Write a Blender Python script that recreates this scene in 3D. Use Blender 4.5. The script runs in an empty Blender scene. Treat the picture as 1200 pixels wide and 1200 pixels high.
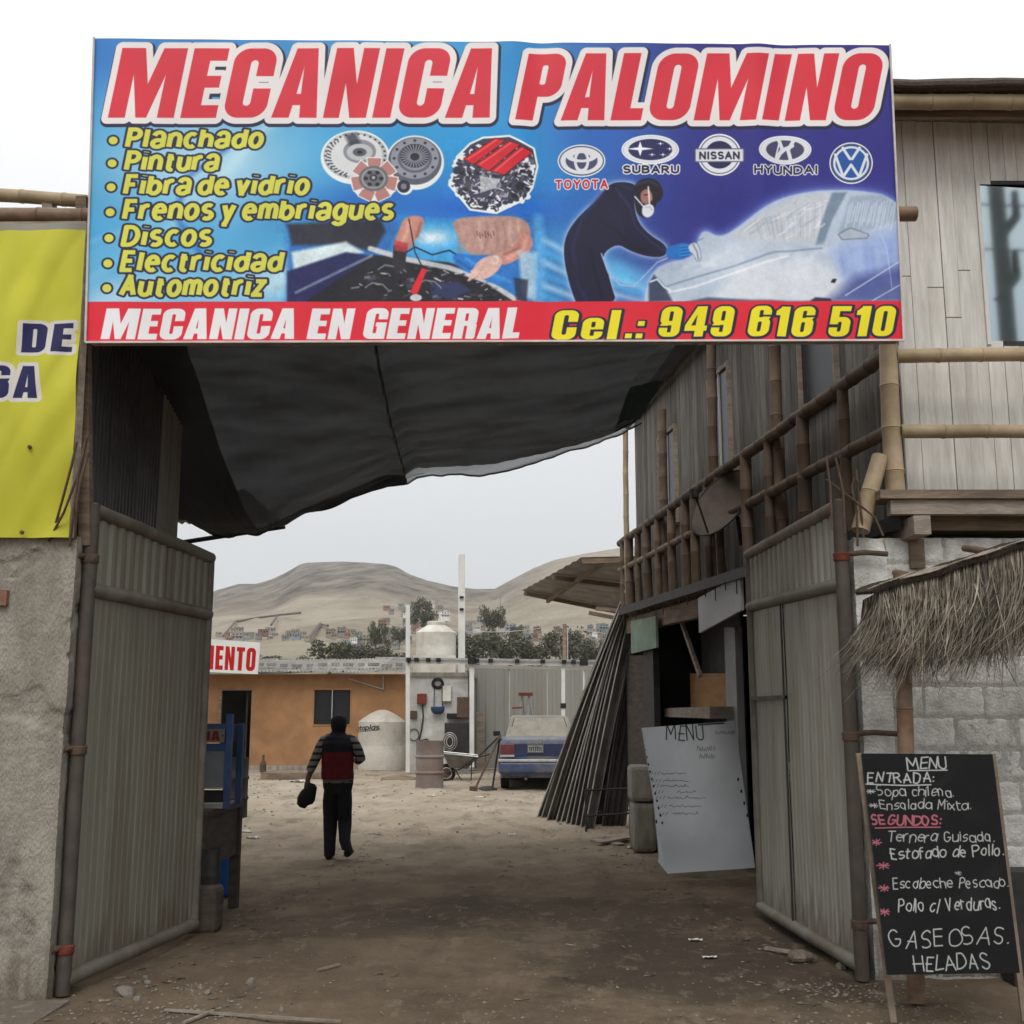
import bpy, math, random
import numpy as np
from mathutils import Vector, Matrix, noise as mnoise

random.seed(7)
rnd = random.Random(11)
SC = bpy.context.scene
COL = SC.collection

# ------------------------------------------------------------------ camera
F = 1350.0                      # focal length in pixels of the 1200 px photograph
PITCH = math.radians(10.0)
CP, SP = math.cos(PITCH), math.sin(PITCH)
CZ = 1.65
cam = bpy.data.cameras.new('camera')
cam.sensor_width = 36.0
cam.lens = 36.0 * F / 1200.0
cam.clip_start = 0.05
cam.clip_end = 9000.0
camo = bpy.data.objects.new('camera', cam)
camo.location = (0, 0, CZ)
camo.rotation_euler = (math.radians(90) + PITCH, 0, 0)
COL.objects.link(camo)
SC.camera = camo

# ------------------------------------------------------------------ sky and sun (bright overcast)
world = bpy.data.worlds.new('World')
SC.world = world
world.use_nodes = True
nt = world.node_tree
nt.nodes.clear()
SUN_EL, SUN_ROT = math.radians(50), math.radians(190)
out = nt.nodes.new('ShaderNodeOutputWorld')
bg = nt.nodes.new('ShaderNodeBackground')
sky = nt.nodes.new('ShaderNodeTexSky')
sky.sky_type = 'NISHITA'
sky.sun_disc = False
sky.sun_elevation = SUN_EL
sky.sun_rotation = SUN_ROT
sky.dust_density = 3.0
hsv = nt.nodes.new('ShaderNodeHueSaturation')
hsv.inputs['Saturation'].default_value = 0.10
nt.links.new(sky.outputs[0], hsv.inputs['Color'])
# even cloud layer: brighter overhead than at the horizon
tc = nt.nodes.new('ShaderNodeTexCoord')
sep = nt.nodes.new('ShaderNodeSeparateXYZ')
nt.links.new(tc.outputs['Generated'], sep.inputs[0])
ramp = nt.nodes.new('ShaderNodeValToRGB')
ramp.color_ramp.elements[0].position = 0.0
ramp.color_ramp.elements[0].color = (6.2, 6.45, 6.6, 1)
ramp.color_ramp.elements[1].position = 0.85
ramp.color_ramp.elements[1].color = (13.5, 13.5, 13.3, 1)
e = ramp.color_ramp.elements.new(0.24)
e.color = (7.8, 8.0, 8.1, 1)
e = ramp.color_ramp.elements.new(0.45)
e.color = (10.5, 10.6, 10.6, 1)
cn = nt.nodes.new('ShaderNodeTexNoise'); cn.inputs['Scale'].default_value = 2.2; cn.inputs['Detail'].default_value = 7
cmap = nt.nodes.new('ShaderNodeMapping'); cmap.inputs['Scale'].default_value = (1, 1, 3.5)
nt.links.new(tc.outputs['Generated'], cmap.inputs[0]); nt.links.new(cmap.outputs[0], cn.inputs['Vector'])
cadd = nt.nodes.new('ShaderNodeMath'); cadd.operation = 'MULTIPLY_ADD'; cadd.inputs[1].default_value = .16
csub = nt.nodes.new('ShaderNodeMath'); csub.operation = 'SUBTRACT'; csub.inputs[1].default_value = .08
nt.links.new(cn.outputs['Fac'], cadd.inputs[0]); nt.links.new(sep.outputs['Z'], cadd.inputs[2]); nt.links.new(cadd.outputs[0], csub.inputs[0])
nt.links.new(csub.outputs[0], ramp.inputs[0])
mixw = nt.nodes.new('ShaderNodeMixRGB')
mixw.inputs[0].default_value = 0.85
nt.links.new(hsv.outputs[0], mixw.inputs[1])
nt.links.new(ramp.outputs[0], mixw.inputs[2])
nt.links.new(mixw.outputs[0], bg.inputs['Color'])
bg.inputs['Strength'].default_value = 0.115
nt.links.new(bg.outputs[0], out.inputs['Surface'])

sl = bpy.data.lights.new('sun', 'SUN')
sl.energy = 1.35
sl.angle = math.radians(25)
sl.color = (1.0, 0.97, 0.92)
so = bpy.data.objects.new('sun', sl)
COL.objects.link(so)
sd = Vector((math.sin(SUN_ROT) * math.cos(SUN_EL), math.cos(SUN_ROT) * math.cos(SUN_EL), math.sin(SUN_EL)))
so.rotation_euler = (-sd).to_track_quat('-Z', 'Y').to_euler()
so.location = (0, 0, 30)

SC.view_settings.view_transform = 'Standard'
SC.view_settings.look = 'None'
SC.view_settings.gamma = 1.0
SC.view_settings.use_curve_mapping = False
SC.view_settings.exposure = 0.0
SC.render.resolution_x = SC.render.resolution_y = 1024
SC.cycles.max_bounces = 8
SC.cycles.transparent_max_bounces = 12

# ------------------------------------------------------------------ measuring: photograph ray -> place
def ray(px, py):
    u = (px - 600.0) / F
    v = (600.0 - py) / F
    return Vector((u, CP - SP * v, SP + CP * v))
def P(px, py, Y):
    d = ray(px, py)
    t = Y / d.y
    return Vector((d.x * t, Y, CZ + d.z * t))
def gz(Y):
    if Y < 11: return 0.0
    if Y < 13: return 0.015 * (Y - 11) ** 2 / 4
    return 0.015 * (min(Y, 40) - 12)
def G(px, py):
    d = ray(px, py)
    lo, hi = 1.0, 400.0
    for _ in range(60):
        m = (lo + hi) / 2
        if CZ + d.z * m / d.y > gz(m): lo = m
        else: hi = m
    return P(px, py, lo)
def proj(p):
    x, y, z = p[0], p[1], p[2] - CZ
    dep = y * CP + z * SP
    up = -y * SP + z * CP
    return (600 + F * x / dep, 600 - F * up / dep)

# ------------------------------------------------------------------ materials
MATS = {}
def newmat(name):
    m = bpy.data.materials.new(name)
    m.use_nodes = True
    m.node_tree.nodes.clear()
    o = m.node_tree.nodes.new('ShaderNodeOutputMaterial')
    b = m.node_tree.nodes.new('ShaderNodeBsdfPrincipled')
    m.node_tree.links.new(b.outputs[0], o.inputs[0])
    MATS[name] = m
    return m, m.node_tree, b, o
def M(name, col, col2=None, rough=0.8, scale=6.0, stretch=(1, 1, 1), bump=0.15, bscale=None, metal=0.0,
      vary=0.12, dirt=None, dirt_amt=0.35, dirt_scale=1.4, island=0.0, spec=0.3, detail=6.0, contrast=(0.35, 0.65), world=False, mud=None):
    """two-tone noise colour, random tint per object, optional dirt patches and bump"""
    m, t, b, o = newmat(name)
    N, L = t.nodes, t.links
    tc = N.new('ShaderNodeTexCoord')
    mp = N.new('ShaderNodeMapping')
    mp.inputs['Scale'].default_value = stretch
    if world:
        g = N.new('ShaderNodeNewGeometry'); L.new(g.outputs['Position'], mp.inputs[0])
    else:
        L.new(tc.outputs['Object'], mp.inputs[0])
    oi = N.new('ShaderNodeObjectInfo')
    if not world:
        mul = N.new('ShaderNodeMath'); mul.operation = 'MULTIPLY'; mul.inputs[1].default_value = 37.0
        L.new(oi.outputs['Random'], mul.inputs[0])
        cmb = N.new('ShaderNodeCombineXYZ')
        L.new(mul.outputs[0], cmb.inputs[0]); L.new(mul.outputs[0], cmb.inputs[1])
        L.new(cmb.outputs[0], mp.inputs['Location'])
    n = N.new('ShaderNodeTexNoise')
    n.inputs['Scale'].default_value = scale
    n.inputs['Detail'].default_value = detail
    n.inputs['Roughness'].default_value = 0.62
    L.new(mp.outputs[0], n.inputs['Vector'])
    mr = N.new('ShaderNodeMapRange')
    mr.inputs[1].default_value, mr.inputs[2].default_value = contrast
    L.new(n.outputs['Fac'], mr.inputs[0])
    c2 = col2 if col2 else tuple(c * 0.72 for c in col)
    mx = N.new('ShaderNodeMixRGB')
    mx.inputs[1].default_value = (*c2, 1)
    mx.inputs[2].default_value = (*col, 1)
    L.new(mr.outputs[0], mx.inputs[0])
    last = mx.outputs[0]
    if dirt:
        d = N.new('ShaderNodeTexNoise')
        d.inputs['Scale'].default_value = dirt_scale
        d.inputs['Detail'].default_value = 8
        d.inputs['Roughness'].default_value = 0.7
        L.new(mp.outputs[0], d.inputs['Vector'])
        dr = N.new('ShaderNodeMapRange')
        dr.inputs[1].default_value = 0.46; dr.inputs[2].default_value = 0.66
        dr.inputs[4].default_value = dirt_amt * 2.0
        L.new(d.outputs['Fac'], dr.inputs[0])
        dm = N.new('ShaderNodeMixRGB')
        dm.inputs[2].default_value = (*dirt, 1)
        L.new(last, dm.inputs[1]); L.new(dr.outputs[0], dm.inputs[0])
        dr.clamp = True
        last = dm.outputs[0]
    if mud:
        g2 = N.new('ShaderNodeNewGeometry'); sz = N.new('ShaderNodeSeparateXYZ'); L.new(g2.outputs['Position'], sz.inputs[0])
        mn = N.new('ShaderNodeTexNoise'); mn.inputs['Scale'].default_value = 5; mn.inputs['Detail'].default_value = 8
        mq = N.new('ShaderNodeMapping'); mq.inputs['Scale'].default_value = (2.5, 2.5, .5); L.new(g2.outputs['Position'], mq.inputs[0]); L.new(mq.outputs[0], mn.inputs['Vector'])
        ma = N.new('ShaderNodeMath'); ma.operation = 'MULTIPLY_ADD'; ma.inputs[1].default_value = -mud[0] * 3.4; L.new(mn.outputs['Fac'], ma.inputs[0]); L.new(sz.outputs['Z'], ma.inputs[2])
        mz = N.new('ShaderNodeMapRange'); mz.inputs[1].default_value = -mud[0] * 1.5; mz.inputs[2].default_value = -mud[0] * .6; mz.inputs[3].default_value = .8; mz.inputs[4].default_value = 0
        L.new(ma.outputs[0], mz.inputs[0])
        mm_ = N.new('ShaderNodeMixRGB'); mm_.inputs[2].default_value = (*mud[1], 1); L.new(mz.outputs[0], mm_.inputs[0]); L.new(last, mm_.inputs[1]); last = mm_.outputs[0]
    if vary or island:
        vm = N.new('ShaderNodeMapRange')
        a = island if island else vary
        vm.inputs[3].default_value = 1 - a; vm.inputs[4].default_value = 1 + a
        if island:
            gi = N.new('ShaderNodeNewGeometry'); L.new(gi.outputs['Random Per Island'], vm.inputs[0])
        else:
            L.new(oi.outputs['Random'], vm.inputs[0])
        vx = N.new('ShaderNodeVectorMath'); vx.operation = 'SCALE'
        L.new(last, vx.inputs[0]); L.new(vm.outputs[0], vx.inputs['Scale'])
        last = vx.outputs[0]
    L.new(last, b.inputs['Base Color'])
    b.inputs['Roughness'].default_value = rough
    b.inputs['Metallic'].default_value = metal
    b.inputs['Specular IOR Level'].default_value = spec
    if bump:
        bn = N.new('ShaderNodeTexNoise')
        bn.inputs['Scale'].default_value = bscale or scale * 4
        bn.inputs['Detail'].default_value = 8
        L.new(mp.outputs[0], bn.inputs['Vector'])
        bp = N.new('ShaderNodeBump')
        bp.inputs['Strength'].default_value = bump
        bp.inputs['Distance'].default_value = 0.02
        L.new(bn.outputs['Fac'], bp.inputs['Height'])
        L.new(bp.outputs[0], b.inputs['Normal'])
    return m

# ------------------------------------------------------------------ mesh builder
class MB:
    def __init__(s):
        s.v = []; s.f = []; s.mi = []; s.uv = None; s.smooth = False
    def add(s, vs, fs, mi=0):
        k = len(s.v)
        s.v += [Vector(q) for q in vs]
        s.f += [tuple(i + k for i in f) for f in fs]
        s.mi += [mi] * len(fs)
        return s
    def box(s, c, size, rot=None, mi=0):
        hx, hy, hz = size[0] / 2, size[1] / 2, size[2] / 2
        vs = [Vector((x, y, z)) for x in (-hx, hx) for y in (-hy, hy) for z in (-hz, hz)]
        if rot is not None: vs = [rot @ q for q in vs]
        c = Vector(c)
        return s.add([q + c for q in vs], [(0, 1, 3, 2), (4, 6, 7, 5), (0, 4, 5, 1), (2, 3, 7, 6), (0, 2, 6, 4), (1, 5, 7, 3)], mi)
    def bbox(s, x0, y0, z0, x1, y1, z1, mi=0):
        return s.box(((x0 + x1) / 2, (y0 + y1) / 2, (z0 + z1) / 2), (abs(x1 - x0), abs(y1 - y0), abs(z1 - z0)), None, mi)
    def beam(s, a, b, w, h, up=(0, 0, 1), mi=0):
        a, b = Vector(a), Vector(b)
        d = (b - a); L = d.length; d.normalize()
        up = Vector(up)
        sdir = d.cross(up)
        if sdir.length < 1e-4: sdir = d.cross(Vector((0, 1, 0)))
        sdir.normalize()
        u2 = sdir.cross(d)
        rot = Matrix((sdir, d, u2)).transposed()
        return s.box((a + b) / 2, (w, L, h), rot, mi)
    def tube(s, pts, r, n=8, cap=True, mi=0, sx=1.0):
        pts = [Vector(p) for p in pts]
        if not isinstance(r, (list, tuple)): r = [r] * len(pts)
        k = len(s.v)
        prev = None
        for i, p in enumerate(pts):
            d = (pts[min(i + 1, len(pts) - 1)] - pts[max(i - 1, 0)])
            if d.length < 1e-9: d = Vector((0, 0, 1))
            d.normalize()
            if prev is None:
                ref = Vector((0, 0, 1)) if abs(d.z) < 0.9 else Vector((1, 0, 0))
                a = d.cross(ref).normalized()
            else:
                a = (prev - d * prev.dot(d)).normalized()
            prev = a
            b = d.cross(a)
            for j in range(n):
                t = 2 * math.pi * j / n
                s.v.append(p + a * (math.cos(t) * r[i]) + b * (math.sin(t) * r[i] * sx))
        for i in range(len(pts) - 1):
            for j in range(n):
                s.f.append((k + i * n + j, k + i * n + (j + 1) % n, k + (i + 1) * n + (j + 1) % n, k + (i + 1) * n + j)); s.mi.append(mi)
        if cap:
            s.f.append(tuple(k + j for j in range(n))[::-1]); s.mi.append(mi)
            e = k + (len(pts) - 1) * n
            s.f.append(tuple(e + j for j in range(n))); s.mi.append(mi)
        return s
    def lathe(s, c, prof, n=24, mi=0, cap=True):
        c = Vector(c)
        k = len(s.v)
        for (r, z) in prof:
            for j in range(n):
                t = 2 * math.pi * j / n
                s.v.append(c + Vector((r * math.cos(t), r * math.sin(t), z)))
        for i in range(len(prof) - 1):
            for j in range(n):
                s.f.append((k + i * n + j, k + i * n + (j + 1) % n, k + (i + 1) * n + (j + 1) % n, k + (i + 1) * n + j)); s.mi.append(mi)
        if cap:
            s.f.append(tuple(k + j for j in range(n))[::-1]); s.mi.append(mi)
            e = k + (len(prof) - 1) * n
            s.f.append(tuple(e + j for j in range(n))); s.mi.append(mi)
        return s
    def rings(s, rings, mi=0, cap=True):
        k = len(s.v); n = len(rings[0])
        for r in rings: s.v += [Vector(q) for q in r]
        for i in range(len(rings) - 1):
            for j in range(n):
                s.f.append((k + i * n + j, k + i * n + (j + 1) % n, k + (i + 1) * n + (j + 1) % n, k + (i + 1) * n + j)); s.mi.append(mi)
        if cap:
            s.f.append(tuple(k + j for j in range(n))[::-1]); s.mi.append(mi)
            e = k + (len(rings) - 1) * n
            s.f.append(tuple(e + j for j in range(n))); s.mi.append(mi)
        return s
    def grid(s, fn, nu, nv, mi=0, uv=False):
        k = len(s.v)
        for j in range(nv + 1):
            for i in range(nu + 1):
                s.v.append(Vector(fn(i / nu, j / nv)))
        for j in range(nv):
            for i in range(nu):
                a = k + j * (nu + 1) + i
                s.f.append((a, a + 1, a + nu + 2, a + nu + 1)); s.mi.append(mi)
        if uv:
            s.uv = [(i / nu, j / nv) for j in range(nv + 1) for i in range(nu + 1)]
        return s
    def quadslab(s, a, b, c, d, th, mi=0):
        """a b c d corners (counter-clockwise seen from the front), th thickness towards the back"""
        a, b, c, d = map(Vector, (a, b, c, d))
        n = (b - a).cross(d - a).normalized() * -th
        return s.add([a, b, c, d, a + n, b + n, c + n, d + n],
                     [(0, 1, 2, 3), (7, 6, 5, 4), (0, 4, 5, 1), (1, 5, 6, 2), (2, 6, 7, 3), (3, 7, 4, 0)], mi)
    def mesh(s, name, mats, origin=(0, 0, 0)):
        o = Vector(origin)
        me = bpy.data.meshes.new(name)
        me.from_pydata([tuple(q - o) for q in s.v], [], s.f)
        if not isinstance(mats, (list, tuple)): mats = [mats]
        for m in mats: me.materials.append(m)
        if len(mats) > 1: me.polygons.foreach_set('material_index', s.mi)
        if s.smooth: me.polygons.foreach_set('use_smooth', [True] * len(s.f))
        if s.uv:
            uvl = me.uv_layers.new(name='UVMap')
            for l in me.loops:
                uvl.data[l.index].uv = s.uv[l.vertex_index] if l.vertex_index < len(s.uv) else (0, 0)
        me.update()
        return me
    def center(s):
        xs = [q.x for q in s.v]; ys = [q.y for q in s.v]; zs = [q.z for q in s.v]
        return Vector(((min(xs) + max(xs)) / 2, (min(ys) + max(ys)) / 2, (min(zs) + max(zs)) / 2))

WL = {}
def thing(name, label, cat, loc=(0, 0, 0), group=None, kind=None):
    o = bpy.data.objects.new(name, None)
    o.empty_display_size = 0.1
    COL.objects.link(o)
    o.location = loc
    WL[o] = Vector(loc)
    o['label'] = label; o['category'] = cat
    if group: o['group'] = group
    if kind: o['kind'] = kind
    return o
def part(name, mb, mat, parent, label=None, kind=None, smooth=None, bevel=0):
    c = mb.center()
    if smooth is not None: mb.smooth = smooth
    o = bpy.data.objects.new(name, mb.mesh(name, mat, c))
    COL.objects.link(o)
    o.parent = parent
    o.location = c - WL[parent]
    WL[o] = c
    if label: o['label'] = label
    if kind: o['kind'] = kind
    if bevel:
        md = o.modifiers.new('bevel', 'BEVEL'); md.width = bevel; md.segments = 2; md.limit_method = 'ANGLE'
    if mb.smooth and len(mb.f) > 3:
        try: o.data.set_sharp_from_angle(angle=math.radians(40))
        except Exception: pass
    return o
def single(name, mb, mat, label=None, cat=None, group=None, kind=None, smooth=None, bevel=0, origin=None):
    c = Vector(origin) if origin is not None else mb.center()
    if smooth is not None: mb.smooth = smooth
    o = bpy.data.objects.new(name, mb.mesh(name, mat, c))
    COL.objects.link(o)
    o.location = c
    WL[o] = c
    if label: o['label'] = label
    if cat: o['category'] = cat
    if group: o['group'] = group
    if kind: o['kind'] = kind
    if bevel:
        md = o.modifiers.new('bevel', 'BEVEL'); md.width = bevel; md.segments = 2; md.limit_method = 'ANGLE'
    if mb.smooth and len(mb.f) > 3:
        try: o.data.set_sharp_from_angle(angle=math.radians(40))
        except Exception: pass
    return o
def place(name, mesh, loc, rot, parent, scale=None, kind=None):
    """a child that shares mesh data"""
    o = bpy.data.objects.new(name, mesh)
    COL.objects.link(o)
    o.parent = parent
    o.location = Vector(loc) - WL[parent]
    if rot is not None: o.rotation_euler = rot
    if scale is not None: o.scale = scale
    if kind: o['kind'] = kind
    WL[o] = Vector(loc)
    return o
def copy_tree(src, loc, rotz=0.0, scale=1.0, label=None):
    r = src.copy(); COL.objects.link(r)
    r.location = loc; r.rotation_euler = (0, 0, rotz); r.scale = (scale,) * 3
    if label: r['label'] = label
    for ch in list(src.children):
        c = ch.copy(); COL.objects.link(c); c.parent = r
        for g in ch.children:
            d = g.copy(); COL.objects.link(d); d.parent = c
    return r

def bamboo(mb, a, b, r, bow=0.01, node=0.28, n=10, seed=0, r2=None):
    """a cane with swollen nodes and a slight bow"""
    a, b = Vector(a), Vector(b)
    L = (b - a).length
    rr = random.Random(seed * 31 + int(L * 100))
    k = max(2, int(L / node))
    d = (b - a) / L
    side = d.cross(Vector((0.3, 0.5, 0.8))).normalized()
    pts, rad = [], []
    r2 = r2 or r * 0.92
    for i in range(k + 1):
        t = i / k
        ctr = a.lerp(b, t) + side * (math.sin(math.pi * t) * bow * L + rr.uniform(-1, 1) * 0.004)
        rb = r * (1 - t) + r2 * t
        if 0 < i < k:
            for dt, m in ((-0.022, 0.97), (-0.006, 1.06), (0.0, 0.98), (0.006, 1.08), (0.022, 0.98)):
                pts.append(ctr + d * dt); rad.append(rb * m)
        else:
            pts.append(ctr); rad.append(rb)
    mb.tube(pts, rad, n=n)
    mb.smooth = True
    return mb

def corr(mb, o, u, v, nrm, pitch=0.15, amp=0.022, prof='trap', wob=0.0, seed=0, nv=1):
    """corrugated sheet metal; o corner, u width vector, v length vector"""
    o, u, v, nrm = Vector(o), Vector(u), Vector(v), Vector(nrm).normalized()
    W = u.length; ud = u / W
    n = max(1, round(W / pitch))
    xs = []
    for i in range(n):
        x0 = i * W / n; p = W / n
        if prof == 'trap':
            xs += [(x0, 0), (x0 + p * .44, 0), (x0 + p * .56, amp), (x0 + p * .88, amp)]
        else:
            xs += [(x0 + p * k / 8, amp * (0.5 - 0.5 * math.cos(2 * math.pi * k / 8))) for k in range(8)]
    xs.append((W, 0))
    k = len(mb.v); m = len(xs)
    for j in range(nv + 1):
        t = j / nv
        for (x, h) in xs:
            w = wob * mnoise.noise(Vector((x * 1.3, t * v.length * 1.1, seed * 9.1))) if wob else 0
            mb.v.append(o + ud * x + v * t + nrm * (h + w))
    for j in range(nv):
        for i in range(m - 1):
            a = k + j * m + i
            mb.f.append((a, a + 1, a + m + 1, a + m)); mb.mi.append(0)
    return mb
# ------------------------------------------------------------------ a small painter for flat print (signs, boards)
class Canvas:
    def __init__(s, w, h, gx, gy, base=(1, 1, 1)):
        """gx, gy: arrays (h, w) with drawing coordinates of each texel, y down"""
        s.w, s.h, s.gx, s.gy = w, h, gx.astype(np.float32), gy.astype(np.float32)
        s.a = np.ones((h, w, 3), np.float32) * np.array(base, np.float32)
        s.x0, s.x1, s.y0, s.y1 = float(gx.min()), float(gx.max()), float(gy.min()), float(gy.max())
        s.px = (s.x1 - s.x0) / w
        lx = np.linspace(s.x0, s.x1, w)[None]; ly = np.linspace(s.y0, s.y1, h)[:, None]
        s.sx = float(np.abs(gx - lx).max()); s.sy = float(np.abs(gy - ly).max())
    def win(s, x0, y0, x1, y1, m=0):
        sx = s.w / (s.x1 - s.x0); sy = s.h / (s.y1 - s.y0)
        mx = 3 + s.sx * sx; my = 3 + s.sy * sy
        i0 = int(max(0, (x0 - m - s.x0) * sx - mx)); i1 = int(min(s.w, (x1 + m - s.x0) * sx + mx))
        j0 = int(max(0, (y0 - m - s.y0) * sy - my)); j1 = int(min(s.h, (y1 + m - s.y0) * sy + my))
        return slice(j0, max(j0 + 1, j1)), slice(i0, max(i0 + 1, i1))
    def blend(s, W, cov, col, alpha=1.0):
        cov = np.clip(cov, 0, 1)[..., None] * alpha
        s.a[W] = s.a[W] * (1 - cov) + np.array(col, np.float32) * cov
    def sdf(s, W, d, col, alpha=1.0, soft=None):
        soft = soft or s.px * 1.1
        s.blend(W, 0.5 - d / soft, col, alpha)
    def poly(s, pts, col, alpha=1.0, soft=None, edge=None, ecol=None):
        xs = [p[0] for p in pts]; ys = [p[1] for p in pts]
        W = s.win(min(xs), min(ys), max(xs), max(ys), (soft or 1) + (edge or 0))
        d = sd_poly(s.gx[W], s.gy[W], pts)
        if edge: s.sdf(W, d - edge, ecol, 1.0, soft)
        s.sdf(W, d, col, alpha, soft)
    def blob(s, pts, col, **k):
        s.poly(chaikin(pts), col, **k)
    def ell(s, cx, cy, rx, ry, col, ring=None, alpha=1.0, soft=None, rot=0.0):
        R = max(rx, ry)
        W = s.win(cx - R, cy - R, cx + R, cy + R, 3)
        c, n = math.cos(rot), math.sin(rot)
        X = s.gx[W] - cx; Y = s.gy[W] - cy
        X, Y = X * c + Y * n, -X * n + Y * c
        d = (np.sqrt((X / rx) ** 2 + (Y / ry) ** 2) - 1) * min(rx, ry)
        if ring: d = np.abs(d + ring / 2) - ring / 2
        s.sdf(W, d, col, alpha, soft)
    def line(s, pts, w, col, alpha=1.0, soft=None):
        xs = [p[0] for p in pts]; ys = [p[1] for p in pts]
        W = s.win(min(xs), min(ys), max(xs), max(ys), w + (soft or 1))
        s.sdf(W, sd_line(s.gx[W], s.gy[W], pts) - w / 2, col, alpha, soft)
    def glow(s, cx, cy, rx, ry, col, alpha=1.0, rot=0.0):
        c, n = math.cos(rot), math.sin(rot)
        X = s.gx - cx; Y = s.gy - cy
        X, Y = X * c + Y * n, -X * n + Y * c
        s.blend((slice(None), slice(None)), np.exp(-((X / rx) ** 2 + (Y / ry) ** 2)), col, alpha)
    def image(s, name, vivid=0):
        im = bpy.data.images.new(name, s.w, s.h)
        buf = np.ones((s.h, s.w, 4), np.float32)
        a = s.a
        if vivid:
            lum = a.mean(axis=2, keepdims=True); a = lum + (a - lum) * vivid
        buf[..., :3] = np.clip(a, 0, 1)[::-1]
        im.pixels.foreach_set(buf.ravel())
        im.pack()
        return im

def chaikin(pts, n=2):
    for _ in range(n):
        q = []
        for i in range(len(pts)):
            (ax, ay), (bx, by) = pts[i], pts[(i + 1) % len(pts)]
            q += [(ax * .75 + bx * .25, ay * .75 + by * .25), (ax * .25 + bx * .75, ay * .25 + by * .75)]
        pts = q
    return pts
def sd_line(X, Y, pts):
    d = None
    for (ax, ay), (bx, by) in zip(pts[:-1], pts[1:]):
        vx, vy = bx - ax, by - ay
        L = vx * vx + vy * vy + 1e-12
        t = np.clip(((X - ax) * vx + (Y - ay) * vy) / L, 0, 1)
        q = (X - ax - t * vx) ** 2 + (Y - ay - t * vy) ** 2
        d = q if d is None else np.minimum(d, q)
    return np.sqrt(d)
def sd_sq(X, Y, pts, hw, k):
    """fat stroke with square ends; k < 1 makes upright strokes wider than flat ones"""
    out = None
    pts = [pts[0]] + [b for a, b in zip(pts[:-1], pts[1:]) if abs(a[0] - b[0]) + abs(a[1] - b[1]) > 1e-4]
    n = len(pts) - 1
    closed = abs(pts[0][0] - pts[-1][0]) + abs(pts[0][1] - pts[-1][1]) < 1e-6
    for i in range(n):
        (ax, ay), (bx, by) = pts[i], pts[i + 1]
        vx, vy = (bx - ax) * k, by - ay
        L = math.sqrt(vx * vx + vy * vy) + 1e-9
        if L < 1e-6: continue
        ux, uy = vx / L, vy / L
        rx, ry = (X - ax) * k, Y - ay
        al = rx * ux + ry * uy; pe = np.abs(-rx * uy + ry * ux)
        if closed or 0 < i < n - 1:
            t = np.clip(al, 0, L)
            d = np.sqrt((al - t) ** 2 + pe ** 2) - hw
        else:
            def turn(j):
                (a0, a1), (b0, b1), (c0, c1) = pts[j - 1], pts[j], pts[j + 1]
                t_ = abs(math.degrees(math.atan2(b1 - a1, (b0 - a0) * k) - math.atan2(c1 - b1, (c0 - b0) * k))); return min(t_, 360 - t_)
            e0 = 0.0 if i == 0 or turn(i) < 60 else hw * .9
            e1 = 0.0 if i == n - 1 or turn(i + 1) < 60 else hw * .9
            d = sd_bx(al, pe, -e0, -hw, L + e1, hw)
            if i > 0 and e0 == 0: d = np.minimum(d, np.sqrt(al ** 2 + pe ** 2) - hw)
            if i < n - 1 and e1 == 0: d = np.minimum(d, np.sqrt((al - L) ** 2 + pe ** 2) - hw)
        out = d if out is None else np.minimum(out, d)
    return out
def sd_poly(X, Y, pts):
    n = len(pts)
    inside = np.zeros(X.shape, bool)
    for i in range(n):
        ax, ay = pts[i]; bx, by = pts[(i + 1) % n]
        if ay != by:
            c = ((ay > Y) != (by > Y)) & (X < (bx - ax) * (Y - ay) / (by - ay) + ax)
            inside ^= c
    d = sd_line(X, Y, list(pts) + [pts[0]])
    return np.where(inside, -d, d)
def sd_bx(X, Y, x0, y0, x1, y1, r=0.0):
    qx = np.abs(X - (x0 + x1) / 2) - (x1 - x0) / 2 + r
    qy = np.abs(Y - (y0 + y1) / 2) - (y1 - y0) / 2 + r
    return np.sqrt(np.maximum(qx, 0) ** 2 + np.maximum(qy, 0) ** 2) + np.minimum(np.maximum(qx, qy), 0) - r

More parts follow.
